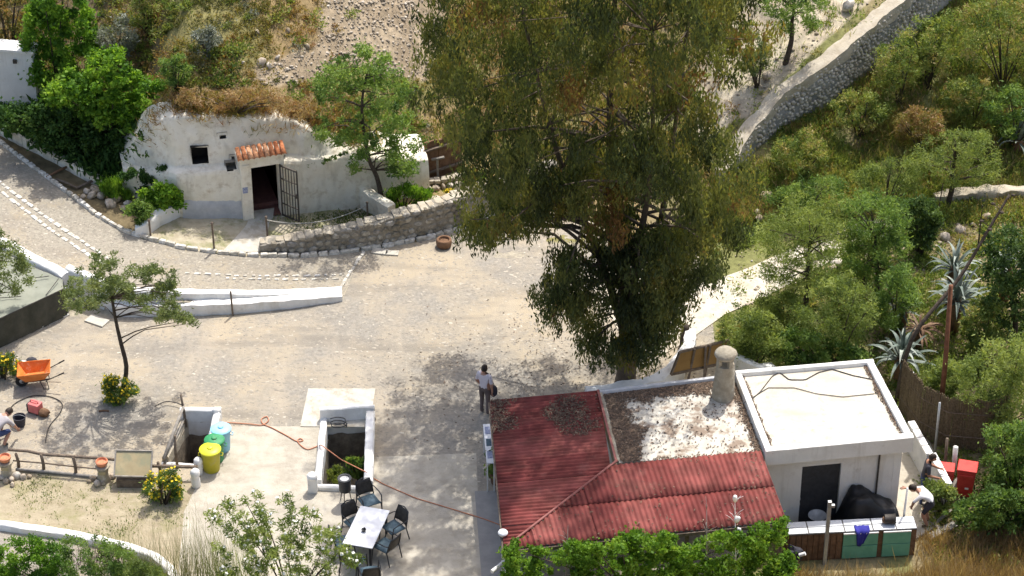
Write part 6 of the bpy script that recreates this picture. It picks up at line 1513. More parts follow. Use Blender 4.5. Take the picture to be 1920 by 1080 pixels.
for j in range(46):      # drooping sprays along the low left branch and the lower skirt
    if j < 30: px = lerp(885, 1075, j/29)+g.uniform(-8, 8); py = lerp(425, 372, j/29)+g.uniform(-18, 30); y = eb.y+g.uniform(-.9, .9)
    else: px = lerp(1010, 1100, (j-30)/15)+g.uniform(-10, 10); py = g.uniform(520, 610); y = eb.y+g.uniform(-1.4, .3)
    q = aty(px, py, y); nb += 1; clump.append((q, .3))
    for m_ in range(6): cl.append((q.x+g.normal(0, .18), q.y+g.normal(0, .18), q.z-g.uniform(-.2, .55), g.uniform(.13, .25), nb))
euc = thing('eucalyptus_tree', 'huge eucalyptus with drooping olive foliage in the middle of the scene', 'tree', eb)
cla = np.array(cl)[:, :4]; cb = np.array([c[4] for c in cl]); cbv = g.normal(0, .15, nb+1)
# colour patches: yellower on the upper left and top, rusty spots, darker leaves towards the bottom
pv = np.array([.40+.62*N3(c[0]*.55, c[2]*.40, 3)+.34*N3(c[0]*1.5, c[2]*1.5, c[1]*.8)+.13*((c[2]-6)/8) for c in cl])+cbv[cb]
idx = g.choice(len(cl), 185000, p=cla[:, 3]**2/(cla[:, 3]**2).sum()); d = unit(g.normal(size=(len(idx), 3))); rr = g.uniform(0, 1, len(idx))**.5
off = d*(rr*cla[idx, 3])[:, None]; off[:, :2] *= .85; off[:, 2] *= 1.75; C = cla[idx, :3]+off; A = unit(np.stack([g.normal(0, .4, len(idx)), g.normal(0, .4, len(idx)), -np.ones(len(idx))], 1)); l = .15*g.uniform(.6, 1.4, len(idx))
var = np.clip(pv[idx]+g.normal(0, .12, len(idx)), 0, 1); V = leaf_quads(C, A, l, l*.29, g)
keep = C[:, 2] > .25
addobj('crown', var_mesh('crown', (V-np.array(eb)[None, None])[keep], [(0, 1, 2, 3)], var[keep], M['l_euc']), euc)
mb = MB(); leaders = [[eb, eb+Vector((.05, .1, 2)), eb+Vector((-.2, .4, 5)), eb+Vector((-.6, .9, 9)), eb+Vector((-.4, 1.0, 15))], [eb+Vector((.05, .05, 1.2)), eb+Vector((.5, .3, 3.4)), eb+Vector((1.0, .5, 6.5)), eb+Vector((1.5, .6, 13))], [eb+Vector((0, .1, 1.6)), eb+Vector((-.7, .2, 4)), eb+Vector((-2.0, .5, 7.5)), eb+Vector((-3.0, .6, 12))], [eb+Vector((.05, .05, 2.2)), eb+Vector((.25, -.3, 5)), eb+Vector((.5, -.5, 8)), eb+Vector((.4, -.6, 12))]]
for k, L in enumerate(leaders):
    P = catmull(L, 20); rd = [lerp(.34 if k == 0 else .16, .04, (i/19)**.7) for i in range(20)]; mb.tube(P, rd, 10); limb_mesh(mb, P, rd, [(c[0].x, c[0].y, c[0].z) for j, c in enumerate(clump) if j % 4 == k], g, 40, .06, .2)
mb.build('trunk', M['eucbark'], euc, smooth=3.2)

pts_l = []
while len(pts_l) < 1600:
    x = g.normal(2.0, 2.6); y = g.normal(-5.0, 2.0)
    if inpoly(x, y, PLAZA) and y > -8.4: pts_l.append((x, y))
P_ = np.array(pts_l); an = g.uniform(0, 6.28, len(P_)); A_ = np.stack([np.cos(an), np.sin(an), g.normal(0, .1, len(P_))], 1); l = .09*g.uniform(.5, 1.3, len(P_)); C_ = np.concatenate([P_, np.full((len(P_), 1), .03)], 1)
V_ = leaf_quads(C_, unit(A_), l, l*.3, g); V_[:, :, 2] = np.clip(V_[:, :, 2], .02, .06); tag(addobj('fallen_leaves', var_mesh('fallen_leaves', V_, [(0, 1, 2, 3)], g.beta(1.6, 2, len(P_)), M['litter'])), kind='stuff')
# ---- thin tree on the plaza
b = at(228, 738); y0 = b.y
tp = [b, aty(237, 690, y0), aty(226, 640, y0), aty(218, 605, y0), aty(210, 560, y0+.1)]
cl = poly_clusters([(190, 480), (160, 470), (130, 520), (120, 565), (150, 590), (200, 560), (250, 575), (280, 600), (330, 600), (372, 622), (350, 570), (325, 540), (330, 505), (295, 490), (265, 515), (240, 500), (215, 475)], y0, 1.0, 130, .10, .24, np.random.default_rng(5))
plant('thin_tree', 'slender leaning tree with airy olive crown on the plaza', 'tree', b, cl, 13000, .11, .28, 'l_olive', 'rand', tp, (.075, .04), 26, 'bark', seed=6, flat=.7, limb_r=.022)
b = at(-70, 640); cl = poly_clusters([(-60, 430), (0, 430), (40, 470), (62, 520), (50, 555), (20, 545), (0, 560), (-60, 560)], b.y, .8, 55, .12, .26, np.random.default_rng(8))
plant('edge_tree', 'olive green tree reaching in from the left edge over the net', 'tree', b, cl, 6000, .11, .30, 'l_olive', 'rand', [b, aty(-60, 560, b.y), aty(-40, 510, b.y)], (.09, .04), 14, seed=9, flat=.75)
# ---- tree in front of the cave
b = lz(716, 394); y0 = b.y
cl = poly_clusters([(640, 95), (700, 85), (740, 120), (770, 190), (790, 260), (785, 320), (745, 345), (720, 300), (680, 295), (650, 345), (665, 270), (610, 265), (575, 230), (590, 160), (600, 110)], y0, 1.1, 170, .12, .30, np.random.default_rng(12))
plant('cave_tree', 'leafy green tree with curved dark trunk in front of the cave', 'tree', b, cl, 15000, .12, .38, 'l_mid', 'rand', [b, aty(714, 365, y0), aty(706, 330, y0), aty(690, 292, y0), aty(678, 200, y0+.1), aty(690, 130, y0+.1)], (.10, .03), 40, seed=13, bias=.12)
# ---- bright bush left and the ivy under it
bush('fig_bush', 'large bright yellow green bush left of the cave', 'bush', [(160, 120), (225, 90), (250, 125), (300, 165), (315, 205), (280, 245), (215, 250), (150, 215), (90, 195), (90, 150)], (215, 262), 130, .12, .28, 14000, .14, .62, 'l_bright', .7, seed=14, dy=-.2, bias=.1)
bush('tall_bush', 'tall green bush against the white building end', 'bush', [(60, 0), (130, -60), (170, 20), (180, 90), (160, 150), (120, 185), (80, 175), (48, 140), (45, 60)], (112, 170), 130, .13, .3, 14000, .13, .55, 'l_bright', .7, seed=15, bias=-.05)
bush('ivy_bank', 'dark ivy and creepers covering the bank below the bright bush', 'ivy', [(0, 205), (70, 190), (130, 200), (220, 235), (290, 250), (270, 300), (250, 325), (170, 320), (90, 270), (0, 230)], (150, 290), 95, .18, .36, 15000, .12, .6, 'l_ivy', .55, seed=16, dy=.15)
bush('ledge_weeds', 'dark creeping weeds on the ledge of the cave wall', 'weeds', [(215, 320), (345, 312), (350, 328), (300, 330), (285, 365), (265, 360), (270, 335), (215, 335)], (290, 352), 30, .08, .16, 3500, .09, .5, 'l_ivy', .15, seed=17, dy=.1, stems=False, base=Vector((FAC[1].x, FAC[1].y, .9)))
bush('ledge_weeds', 'dark creeping weeds along the crack right of the cave door', 'weeds', [(545, 306), (600, 296), (662, 282), (664, 292), (610, 306), (548, 314)], (600, 300), 16, .04, .08, 700, .07, .4, 'l_mid', .1, seed=117, dy=-.1, stems=False, base=Vector((fac_at(fac_find(600, 300)[1])[0].x, fac_find(600, 300)[3].y, 1.6)))
bush('dark_bush', 'dark shrub in the top left corner of the hillside', 'bush', [(-20, -40), (45, -40), (50, 60), (30, 100), (-20, 100)], (20, 120), 24, .25, .4, 4500, .12, .4, 'l_dry', .5, seed=18, bias=-.2)
bush('planter_shrub', 'bright leafy shrub growing in the white planter', 'shrub', [(265, 360), (300, 345), (338, 365), (335, 392), (300, 395), (270, 390)], (300, 408), 24, .12, .22, 4200, .13, .6, 'l_bright', .25, seed=19, bias=.1)
bush('corner_shrub', 'green shrub at the left tip of the white planter', 'shrub', [(235, 390), (265, 375), (285, 395), (278, 420), (245, 422)], (258, 430), 18, .12, .2, 2800, .11, .45, 'l_mid', .2, seed=20, bias=.2)
bush('grass_tuft', 'soft green grass tuft below the pale garden wall', 'grass', [(190, 345), (225, 335), (255, 355), (245, 372), (205, 368)], (222, 375), 16, .12, .2, 2600, .2, .1, 'l_bright', .25, mode='up', seed=21)
bush('bed_plants', 'mound of fresh green plants in the bed above the stone wall', 'plants', [(715, 370), (760, 350), (805, 352), (805, 372), (780, 388), (730, 400), (710, 392)], (757, 400), 32, .12, .22, 5200, .12, .3, 'l_bright', .25, mode='up', seed=22, bias=-.02)
bush('bed_shrub', 'small glossy green shrub at the end of the bed', 'shrub', [(870, 330), (895, 318), (915, 335), (900, 355), (875, 352)], (890, 362), 14, .1, .18, 2000, .11, .5, 'l_bright', .2, seed=23, bias=-.15)
o = at(872, 372, .1); bush('yellow_flowers', 'few yellow flowers in the bed behind the stone wall', 'flowers', [(835, 355), (850, 350), (850, 362), (838, 365)], (843, 368), 4, .06, .1, 300, .08, .4, 'l_mid', .08, seed=24, flowers=('f_yellow', 60, .07))
# ---- yellow flowering bushes
for (poly, bp_, lb, sd) in (([(195, 715), (215, 708), (245, 712), (258, 735), (245, 755), (205, 755), (193, 738)], (226, 758), 'yellow flowering bush round the foot of the thin tree', 30), ([(-30, 665), (20, 660), (42, 672), (40, 695), (5, 705), (-30, 705)], (5, 708), 'yellow flowering bush at the left edge by the wheelbarrow', 31), ([(275, 895), (295, 880), (325, 880), (342, 905), (338, 930), (300, 945), (275, 930)], (308, 944), 'yellow flowering bush right of the info board', 32)):
    bush('daisy_bush', lb, 'bush', poly, bp_, 45, .09, .17, 4600, .09, .3, 'l_mid', .32, seed=sd, floor=.02, dy=.12, flowers=('f_yellow', 260, .075), group='yellow flowering bushes', bias=-.05, crown='foliage')
# ---- plants in and by the patio
def simple(name, label, cat, c, r, h, n, size, asp, lm, mode='up', seed=1, ncl=12, flowers=None, bias=0.0):
    g = np.random.default_rng(seed); cl = [(c.x+g.normal(0, r*.45), c.y+g.normal(0, r*.45), c.z+h*g.uniform(.25, .85), r*.45) for _ in range(ncl)]
    return plant(name, label, cat, c, cl, n, size, asp, lm, mode, seed=seed, flowers=flowers, bias=bias)
q = at(665, 895, -.9); simple('pit_plant', 'leafy green plant growing up inside the planting pit', 'plant', Vector((q.x+.12, q.y-.1, -1.1)), .34, 1.1, 2200, .13, .4, 'l_mid', seed=40, bias=.2)
q = at(622, 905, -.9); simple('pit_plant', 'yellowish low plant in the front corner of the planting pit', 'plant', Vector((q.x+.1, q.y+.15, -1.12)), .28, .7, 1100, .12, .35, 'l_feather', seed=41, bias=.25)
q = at(932, 905); pp_ = simple('potted_plant', 'potted green plant beside the white display rack', 'plant', Vector((q.x-.02, q.y, .0)), .30, 1.1, 2200, .14, .45, 'l_mid', seed=42)
mb = MB(); mb.lathe((0, 0, 0), [(.14, 0), (.19, .3), (.2, .32), (.2, .36), (.17, .36), (.001, .33)], 16); mb.build('pot', M['brownwood'], pp_, True, smooth=.6)
# ---- vine over the front of the porch
bush('porch_vine', 'bright green vine growing up over the front edge of the red roof', 'vine', [(945, 1036), (965, 1014), (985, 1022), (1040, 1034), (1080, 1018), (1120, 1026), (1180, 998), (1215, 1008), (1260, 1000), (1320, 1008), (1360, 994), (1400, 1000), (1440, 978), (1475, 970), (1490, 1060), (1500, 1110), (940, 1120)], (1200, 1120), 420, .08, .2, 42000, .092, .62, 'l_vine', .45, seed=43, base=Vector((3.0, -15.2, hgt(3, -15.2))), bias=-.05)
# dead twigs standing in front of the red roof
for i, (x0, y0_, x1, y1, lb) in enumerate(((1060, 1060, 1065, 985, 'bare grey twiggy plant in front of the red roof, left one'), (1330, 1070, 1325, 945, 'bare grey twiggy plant in front of the red roof, middle one'), (1385, 1075, 1378, 935, 'dead stalk with pale seed heads in front of the red roof'))):
    y = -15.3; a = aty(x0, y0_, y); t = aty(x1, y1, y); g = np.random.default_rng(70+i); mb = MB(); a.z = hgt(a.x, a.y)
    mb.tube([a, a.lerp(t, .5), t], [.02, .014, .006], 5)
    for k in range(16):
        s = a.lerp(t, g.uniform(.45, .98)); e = s+Vector((g.normal(0, .16), g.normal(0, .12), g.uniform(.1, .32))); mb.tube([s, s.lerp(e, .5)+Vector((0, 0, .03)), e], [.008, .006, .003], 4)
    if i == 2: mb.blob(t, (.06, .05, .10), 2, .3, 2); mb.blob(t.lerp(a, .18)+Vector((.05, 0, 0)), (.07, .05, .10), 2, .3, 3); mb.blob(t.lerp(a, .28)+Vector((.09, 0, 0)), (.05, .05, .1), 2, .3, 5)
    tag(mb.build('dead_stalk', M['white'] if i == 2 else M['greywood'], smooth=3.2), lb, 'stalk')
# ---- bottom left garden
bush('oleander', 'white flowering oleander bush in front of the table', 'bush', [(385, 965), (440, 935), (490, 915), (540, 925), (575, 960), (620, 975), (650, 1000), (680, 1040), (685, 1100), (380, 1120), (395, 1030), (430, 1000)], (530, 1180), 170, .09, .22, 11000, .12, .26, 'l_feather', .8, seed=44, base=Vector((-5.6, -14.4, hgt(-5.6, -14.4))), flowers=('f_white', 220, .09), bias=.0, cvar=.3)
for (poly, bx, lb, lm, sd, sz, asp, md) in (([(-20, 1030), (40, 1008), (110, 1015), (130, 1060), (120, 1120), (-20, 1120)], (-12.2, -13.3), 'bright green bush under the white curb at the lower left corner', 'l_bright', 45, .12, .4, 'rand'), ([(120, 1015), (170, 1005), (235, 1018), (260, 1060), (240, 1120), (120, 1120)], (-10.2, -13.6), 'darker green bush below the lavender spikes', 'l_mid', 46, .12, .3, 'rand'), ([(240, 1050), (300, 1070), (330, 1120), (240, 1120)], (-8.8, -14.2), 'low grey green bush inside the curve of the white curb', 'l_feather', 47, .12, .25, 'rand')):
    bush('garden_bush', lb, 'bush', poly, (0, 0), 85, .1, .22, 10000, sz*.8, asp, lm, .45, mode=md, seed=sd, base=Vector((bx[0], bx[1], hgt(*bx))), group='bushes below the white curb')
def wisps(name, label, cat, pts, n, h, lm, seed, spread=.25, w=.012, lean=.18):
    g = np.random.default_rng(seed); V = []; var = []
    b = Vector(pts[0])
    for i in range(n):
        c = np.array(pts[g.integers(len(pts))])+np.array([g.normal(0, spread), g.normal(0, spread), 0]); c[2] = hgt(c[0], c[1])-.02; d = np.array([g.normal(0, lean), g.normal(0, lean), 1]); L = h*g.uniform(.5, 1.15); bend = np.array([g.normal(0, .12), g.normal(0, .12), 0])*L; s = np.array([math.cos(i), math.sin(i), 0])*w*.5; v = g.uniform()
        P = [c+d*L*t+bend*t*t for t in (0, .33, .66, 1.0)]
        for k in range(3):
            a0 = 1-.3*k; a1 = 1-.3*(k+1); V.append([P[k]-s*a0, P[k]+s*a0, P[k+1]+s*a1, P[k+1]-s*a1]); var.append(v)
    root = thing(name, label, cat, b); V = np.array(V)-np.array(b)[None, None]
    addobj('stems', var_mesh('stems', V, [(0, 1, 2, 3)], np.array(var), M[lm]), root); return root
wisps('wispy_plant', 'tall thin wispy dry stems in front of the white curb', 'plant', [Vector((x, -13.4, 0)) for x in (-10.4, -10.0, -9.6, -9.2, -8.8, -8.4, -8.0, -7.6)], 760, 2.2, 'l_wisp', 50, .25, .012, .10)
wisps('wispy_plant', 'thin wispy grey green stems beside the oleander', 'plant', [Vector((x, -13.7, 0)) for x in (-7.6, -7.2, -6.9)], 260, 2.2, 'l_feather', 51, .25, .012, .16)
wisps('lavender', 'purplish lavender spikes in front of the white curb', 'plant', [Vector((x, -12.6, 0)) for x in (-11.3, -11.0, -10.7)], 160, 1.0, 'l_lav', 52, .15, .028, .18)
# ---- right side trees and shrubs
HILLR = []
RSB = [  # poly, base px, clusters, r, leaves, size, asp, mat, depth, label, name, cat, bias
 ([(1420, 430), (1470, 370), (1540, 350), (1590, 370), (1590, 420), (1560, 470), (1580, 520), (1530, 560), (1470, 570), (1430, 520)], (1505, 590), 110, (.24, .42), 15000, .12, .2, 'l_feather', 1.0, 'large feathery green tree right of the sand path', 'feathery_tree', 'tree', .05),
 ([(1575, 370), (1640, 350), (1700, 390), (1710, 460), (1690, 520), (1640, 540), (1600, 500), (1580, 440)], (1640, 570), 90, (.22, .4), 12000, .12, .25, 'l_mid', .9, 'rounded green tree in the middle of the right thicket', 'feathery_tree', 'tree', .08),
 ([(1520, 540), (1600, 510), (1640, 560), (1645, 610), (1600, 650), (1530, 650), (1480, 610)], (1565, 680), 75, (.22, .38), 10000, .12, .22, 'l_feather', .8, 'grey green feathery shrub behind the flat roof', 'feathery_shrub', 'shrub', -.05),
 ([(1345, 610), (1390, 580), (1440, 590), (1480, 630), (1470, 675), (1420, 685), (1370, 665), (1345, 640)], (1410, 690), 60, (.18, .32), 8500, .11, .3, 'l_feather', .6, 'bushy light green shrub behind the chimney', 'round_shrub', 'shrub', .08),
 ([(1460, 620), (1530, 630), (1600, 640), (1630, 675), (1560, 690), (1470, 685)], (1545, 700), 45, (.16, .3), 6500, .11, .45, 'l_mid', .4, 'leafy shrub along the back edge of the flat roof', 'leafy_shrub', 'shrub', -.12),
 ([(1690, 380), (1740, 370), (1760, 410), (1745, 460), (1700, 465)], (1725, 480), 34, (.18, .3), 5500, .12, .45, 'l_dark', .5, 'dark green bush beside the pale bank', 'dark_bush', 'bush', .1),
 ([(1700, 290), (1760, 250), (1830, 240), (1870, 280), (1880, 330), (1820, 350), (1760, 345), (1700, 330)], (1775, 385), 75, (.2, .36), 9500, .11, .2, 'l_feather', .9, 'broad feathery tree with leaning dark trunk on the right slope', 'feathery_tree', 'tree', .12),
 ([(1600, 330), (1650, 300), (1710, 300), (1720, 350), (1680, 380), (1610, 370)], (1660, 400), 40, (.2, .32), 5500, .11, .2, 'l_feather', .6, 'low feathery shrub left of the leaning tree', 'feathery_shrub', 'shrub', .02),
 ([(1440, 370), (1500, 340), (1560, 330), (1600, 350), (1560, 370), (1480, 400)], (1510, 410), 40, (.18, .3), 5200, .11, .25, 'l_mid', .5, 'mid green shrub at the foot of the scrub slope', 'leafy_shrub', 'shrub', 0),
 ([(1840, 440), (1900, 430), (1960, 450), (1960, 640), (1880, 640), (1840, 560)], (1900, 660), 70, (.22, .38), 9000, .12, .5, 'l_dark', .8, 'dark leafy tree at the right edge behind the agaves', 'dark_tree', 'tree', .05),
 ([(1790, 690), (1850, 640), (1920, 630), (1960, 660), (1960, 800), (1880, 800), (1810, 770)], (1870, 815), 95, (.22, .38), 12500, .11, .3, 'l_feather', .8, 'light green shrub mass at the right edge above the reed fence', 'light_shrub', 'shrub', .12),
 ([(1720, 690), (1770, 670), (1800, 700), (1800, 760), (1760, 740), (1725, 720)], (1765, 780), 26, (.16, .28), 3600, .11, .3, 'l_feather', .4, 'light green shrub left of the rusty pole', 'light_shrub', 'shrub', .1),
 ([(1850, 810), (1900, 790), (1960, 790), (1960, 900), (1880, 930), (1840, 890)], (1900, 930), 60, (.2, .34), 8500, .12, .4, 'l_mid', .7, 'green bush at the right edge behind the red bin', 'leafy_bush', 'bush', .02),
 ([(1770, 960), (1820, 935), (1880, 915), (1960, 930), (1940, 990), (1850, 1000), (1780, 985)], (1860, 1000), 65, (.18, .32), 9000, .12, .45, 'l_mid', .5, 'leafy bush with serrated leaves in front of the red bin', 'leafy_bush', 'bush', -.05),
 ([(1738, 905), (1765, 900), (1790, 925), (1780, 960), (1745, 955)], (1765, 965), 20, (.12, .22), 2800, .1, .45, 'l_feather', .3, 'small bush growing at the low path wall', 'small_bush', 'bush', .1),
 ([(1420, -30), (1540, -40), (1562, 20), (1520, 62), (1470, 60), (1425, 30)], (1472, 118), 50, (.2, .34), 6000, .11, .3, 'l_mid', .7, 'small tree with dark trunk on the upper terrace', 'terrace_tree', 'tree', .1),
 ([(1380, 80), (1425, 60), (1440, 120), (1410, 140), (1385, 130)], (1420, 160), 22, (.16, .28), 2800, .11, .3, 'l_olive', .5, 'small olive shrub by the grey wall on the terrace', 'terrace_shrub', 'shrub', 0),
 ([(1780, 20), (1860, -20), (1960, -20), (1960, 120), (1880, 140), (1800, 110)], (1880, 170), 70, (.25, .42), 8000, .13, .3, 'l_green', .9, 'large rusty green bush in the upper right corner', 'slope_bush', 'bush', .15),
 ([(1700, 40), (1770, 30), (1790, 110), (1740, 150), (1690, 120)], (1740, 165), 40, (.2, .36), 5200, .12, .3, 'l_green', .6, 'olive bush beside the top of the grey wall', 'slope_bush', 'bush', 0),
 ([(1840, 190), (1900, 160), (1960, 180), (1960, 270), (1870, 260)], (1900, 280), 45, (.2, .34), 5500, .12, .4, 'l_mid', .7, 'bright green bush on the upper right slope', 'slope_bush', 'bush', .1),
 ([(1560, 190), (1630, 160), (1670, 200), (1640, 240), (1570, 240)], (1610, 255), 34, (.18, .32), 4200, .12, .25, 'l_green', .5, 'low olive bush at the foot of the grey wall', 'slope_bush', 'bush', .05)]
RSB += [
 ([(1580, 440), (1640, 430), (1660, 480), (1620, 530), (1570, 520)], (1615, 545), 40, (.2, .34), 5000, .11, .25, 'l_feather', .7, 'yellowish feathery shrub between the two green trees', 'feathery_shrub', 'shrub', .15),
 ([(1640, 520), (1700, 500), (1720, 560), (1680, 620), (1640, 600)], (1680, 630), 45, (.2, .34), 5500, .12, .3, 'l_mid', .7, 'green shrub just left of the agaves', 'leafy_shrub', 'shrub', 0),
 ([(1420, 560), (1480, 545), (1520, 580), (1500, 620), (1440, 610)], (1470, 625), 40, (.18, .3), 4800, .11, .25, 'l_feather', .6, 'low feathery shrub below the large feathery tree', 'feathery_shrub', 'shrub', .05),
 ([(1820, 560), (1870, 570), (1880, 640), (1830, 660), (1800, 620)], (1845, 670), 42, (.18, .32), 5000, .12, .35, 'l_green', .6, 'olive shrub right of the rusty pole below the agaves', 'leafy_shrub', 'shrub', 0),
 ([(1640, 90), (1700, 60), (1730, 130), (1700, 190), (1650, 180)], (1690, 200), 45, (.2, .34), 5200, .12, .25, 'l_green', .7, 'ragged green bush leaning over the foot of the grey wall', 'slope_bush', 'bush', .1),
 ([(1780, 150), (1850, 140), (1870, 200), (1810, 240), (1770, 210)], (1820, 250), 42, (.2, .34), 5000, .12, .3, 'l_green', .6, 'olive green bush in the middle of the right slope', 'slope_bush', 'bush', 0),
 ([(1690, 210), (1750, 200), (1770, 250), (1720, 280), (1680, 260)], (1725, 290), 36, (.18, .32), 4400, .12, .25, 'l_dry', .5, 'brownish dry bush on the right slope', 'slope_bush', 'bush', 0),
 ([(1450, 270), (1510, 240), (1550, 280), (1520, 330), (1460, 320)], (1500, 340), 42, (.18, .32), 5000, .12, .25, 'l_green', .6, 'grassy green bush below the lower end of the grey wall', 'slope_bush', 'bush', .1),
 ([(250, -20), (300, -30), (320, 30), (280, 60), (245, 40)], (280, 70), 34, (.18, .32), 4200, .11, .3, 'l_green', .5, 'green bush high on the hillside right of the tall bush', 'hill_bush', 'bush', 0),
 ([(180, 60), (230, 30), (260, 70), (230, 110), (190, 100)], (222, 115), 34, (.18, .3), 4200, .10, .3, 'l_grey', .5, 'grey green bush on the hillside between the bright bushes', 'hill_bush', 'bush', -.1),
 ([(300, 120), (340, 100), (360, 140), (330, 165), (300, 155)], (330, 172), 26, (.14, .24), 3000, .10, .35, 'l_mid', .4, 'small green bush on the hillside above the cave window', 'hill_bush', 'bush', 0),
 ([(360, 60), (400, 50), (415, 80), (380, 95)], (388, 100), 18, (.12, .22), 2200, .10, .3, 'l_grey', .3, 'small grey cushion bush in the middle of the hillside', 'hill_bush', 'bush', 0),
 ([(320, 170), (420, 165), (520, 170), (560, 195), (500, 205), (400, 205), (330, 200)], (440, 214), 60, (.12, .24), 6500, .10, .2, 'l_dry', .35, 'reddish brown dry bush along the top of the cave wall', 'dry_bush', 'bush', .22)]
for i, (px, py, s_) in enumerate(((405, 72, .18), (482, 62, .2), (490, 122, .3), (505, 128, .24), (540, 60, .18), (575, 90, .22), (455, 120, .16), (520, 110, .18))):
    q = T(px, py); o = piece('rock', RK[i % 6], q+Vector((0, 0, s_*.25)), None, (i, i*.4, i*1.9), (s_*1.2, s_, s_*.7)); tag(o, 'rock', 'rock', 'pale rocks on the hillside above the cave'); HILLR.append((px, o))
order_labels(HILLR, '{} pale rock from the left on the dry hillside above the cave')
for i, (poly, bpx, ncl, rr, nl, sz, asp, lm, dep, lb, nm, cat, bias) in enumerate(RSB):
    tr_ = None; kw = {}
    b = T(*bpx)
    if cat == 'tree':
        cxp = sum(p[0] for p in poly)/len(poly); cyp = sum(p[1] for p in poly)/len(poly); c = aty(cxp, cyp, b.y); kw = dict(trunk=[b-Vector((0, 0, .1)), b.lerp(c, .4)+Vector((.08, 0, 0)), b.lerp(c, .75), c], radii=(.10, .04), nlimb=max(12, ncl//4))
    bush(nm, lb, cat, poly, bpx, int(ncl*1.5), rr[0]*.55, rr[1]*.85, nl, sz, asp, lm, dep, seed=100+i, bias=bias+.06, cvar=.28, **kw)
# dark old trunk standing by the white wall under the eucalyptus
b = at(1283, 650); mb = MB(); mb.tube(catmull([b, b+Vector((-.02, 0, .25)), b+Vector((.01, .02, .5)), b+Vector((.05, .03, .75))], 10), [.15, .14, .13, .13, .12, .12, .115, .11, .10, .08], 8); tag(mb.build('tree_stump', M['bark'], smooth=3.2), 'dark bent stump by the curved white wall under the eucalyptus', 'stump')
# ---- agaves: every leaf a piece of its own
M['agave'] = objmat('agave', [(0, (.085, .115, .095)), (.5, (.17, .21, .18)), (1, (.34, .375, .33))], 5, .5, .1)
M['agavedead'] = objmat('agave_dead_leaf', [(0, (.11, .065, .04)), (.6, (.22, .14, .09)), (1, (.33, .25, .18))], 6, .9, .3)
def agave_leaf(seed, m, droop):
    rnd = random.Random(seed); mb = MB(); rows = []
    for k in range(8):
        t = k/7; w = .058*math.sin(math.pi*(.22+.78*t))**.8*(1 if t < .98 else .1); x = t*(1-.12*droop*t); z = .62*t-droop*t*t*t*.75
        rows.append([Vector((x, -w, z+w*.35)), Vector((x, 0, z)), Vector((x, w, z+w*.35))])
    mb.grid(rows); return mb.mesh('agave_leaf', m, smooth=3.2)
AG = [agave_leaf(i, M['agave'], d) for i, d in enumerate((.2, .5, .9, 1.2))]; AD = [agave_leaf(i+9, M['agavedead'], d) for i, d in enumerate((.6, 1.1, 1.5))]
def agave(name, label, c, L, n, seed, dead=False, stem=0.0):
    rnd = random.Random(seed); root = thing(name, label, 'agave', c, 0, 'agaves on the right'); mb = MB(); mb.lathe((0, 0, 0), [(.16, -.1), (.18, stem+.05), (.1, stem+.25), (.001, stem+.3)], 10, .2); mb.build('stem', M['brownwood'], root, True, smooth=3.2)
    for i in range(n):
        t = i/n; az = i*2.399+rnd.uniform(-.2, .2); el = lerp(.55, -1.15, t) if not dead else rnd.uniform(-.1, .9); l = L*rnd.uniform(.75, 1.1)
        o = piece('leaf', rnd.choice(AG if not dead else AD), Vector(c)+Vector((.06*math.cos(az), .06*math.sin(az), stem+.12+.1*t)), root, (0, el, az), (l, L*rnd.uniform(.8, 1.15), l))
    return root
for (px, py, z, L, n, lb, dead, stem) in ((1795, 560, 1.0, 1.35, 34, 'large blue green agave rosette in front of the leaning stalk', False, .9), (1790, 500, 1.2, 1.1, 24, 'upper blue grey agave growing behind the large rosette', False, .9), (1690, 668, .6, 1.3, 30, 'pale striped agave behind the corner of the flat roof', False, .5), (1725, 612, .5, .9, 22, 'dry brown agave rosette between the two green ones', True, .4), (1692, 580, .6, .8, 16, 'small grey agave left of the dry brown rosette', False, .5), (1890, 500, 1.0, 1.0, 22, 'grey green agave at the right edge under the stalk tip', False, .8)):
    q = at(px, py, z+.25); zz = hgt(q.x, q.y); agave('agave', lb, Vector((q.x, q.y, zz)), L*.8, n+6, px, dead, max(.1, q.z-zz-.25))
q = T(1908, 285); agave('agave', 'distant pale agave on the upper right slope', q, 1.0, 20, 77, False, .25)
a = aty(1712, 632, -5.6); t = aty(1893, 365, -3.6); a.z = max(a.z, .2); mb = MB(); mb.tube(catmull([Vector((a.x-.3, a.y-.1, 0)), a, a.lerp(t, .45)+Vector((.1, 0, -.15)), a.lerp(t, .8)+Vector((.04, 0, -.04)), t], 18), [lerp(.075, .03, i/17) for i in range(18)], 7)
for k in range(5): s = a.lerp(t, .72+.06*k); mb.tube([s, s+Vector((.16*(-1)**k, .05, .12))], [.014, .008], 5); mb.blob(s+Vector((.2*(-1)**k, .05, .14)), (.07, .06, .05), 1, .2, k)
tag(mb.build('agave_stalk', M['bark'], smooth=3.2), 'long dry agave flower stalk leaning to the right', 'stalk')
for i, (x0, y0_, x1, y1, y, lb) in enumerate(((1750, 460, 1768, 345, 3.0, 'thin upright dry stalk left of the pale bank'), (1832, 480, 1842, 385, 2.0, 'thin upright dry stalk in front of the pale bank'))):
    a = aty(x0, y0_, y); t = aty(x1, y1, y); a.z = hgt(a.x, a.y); mb = MB(); mb.tube([a, t], [.03, .015], 6); tag(mb.build('dry_stalk', M['bark']), lb, 'stalk')
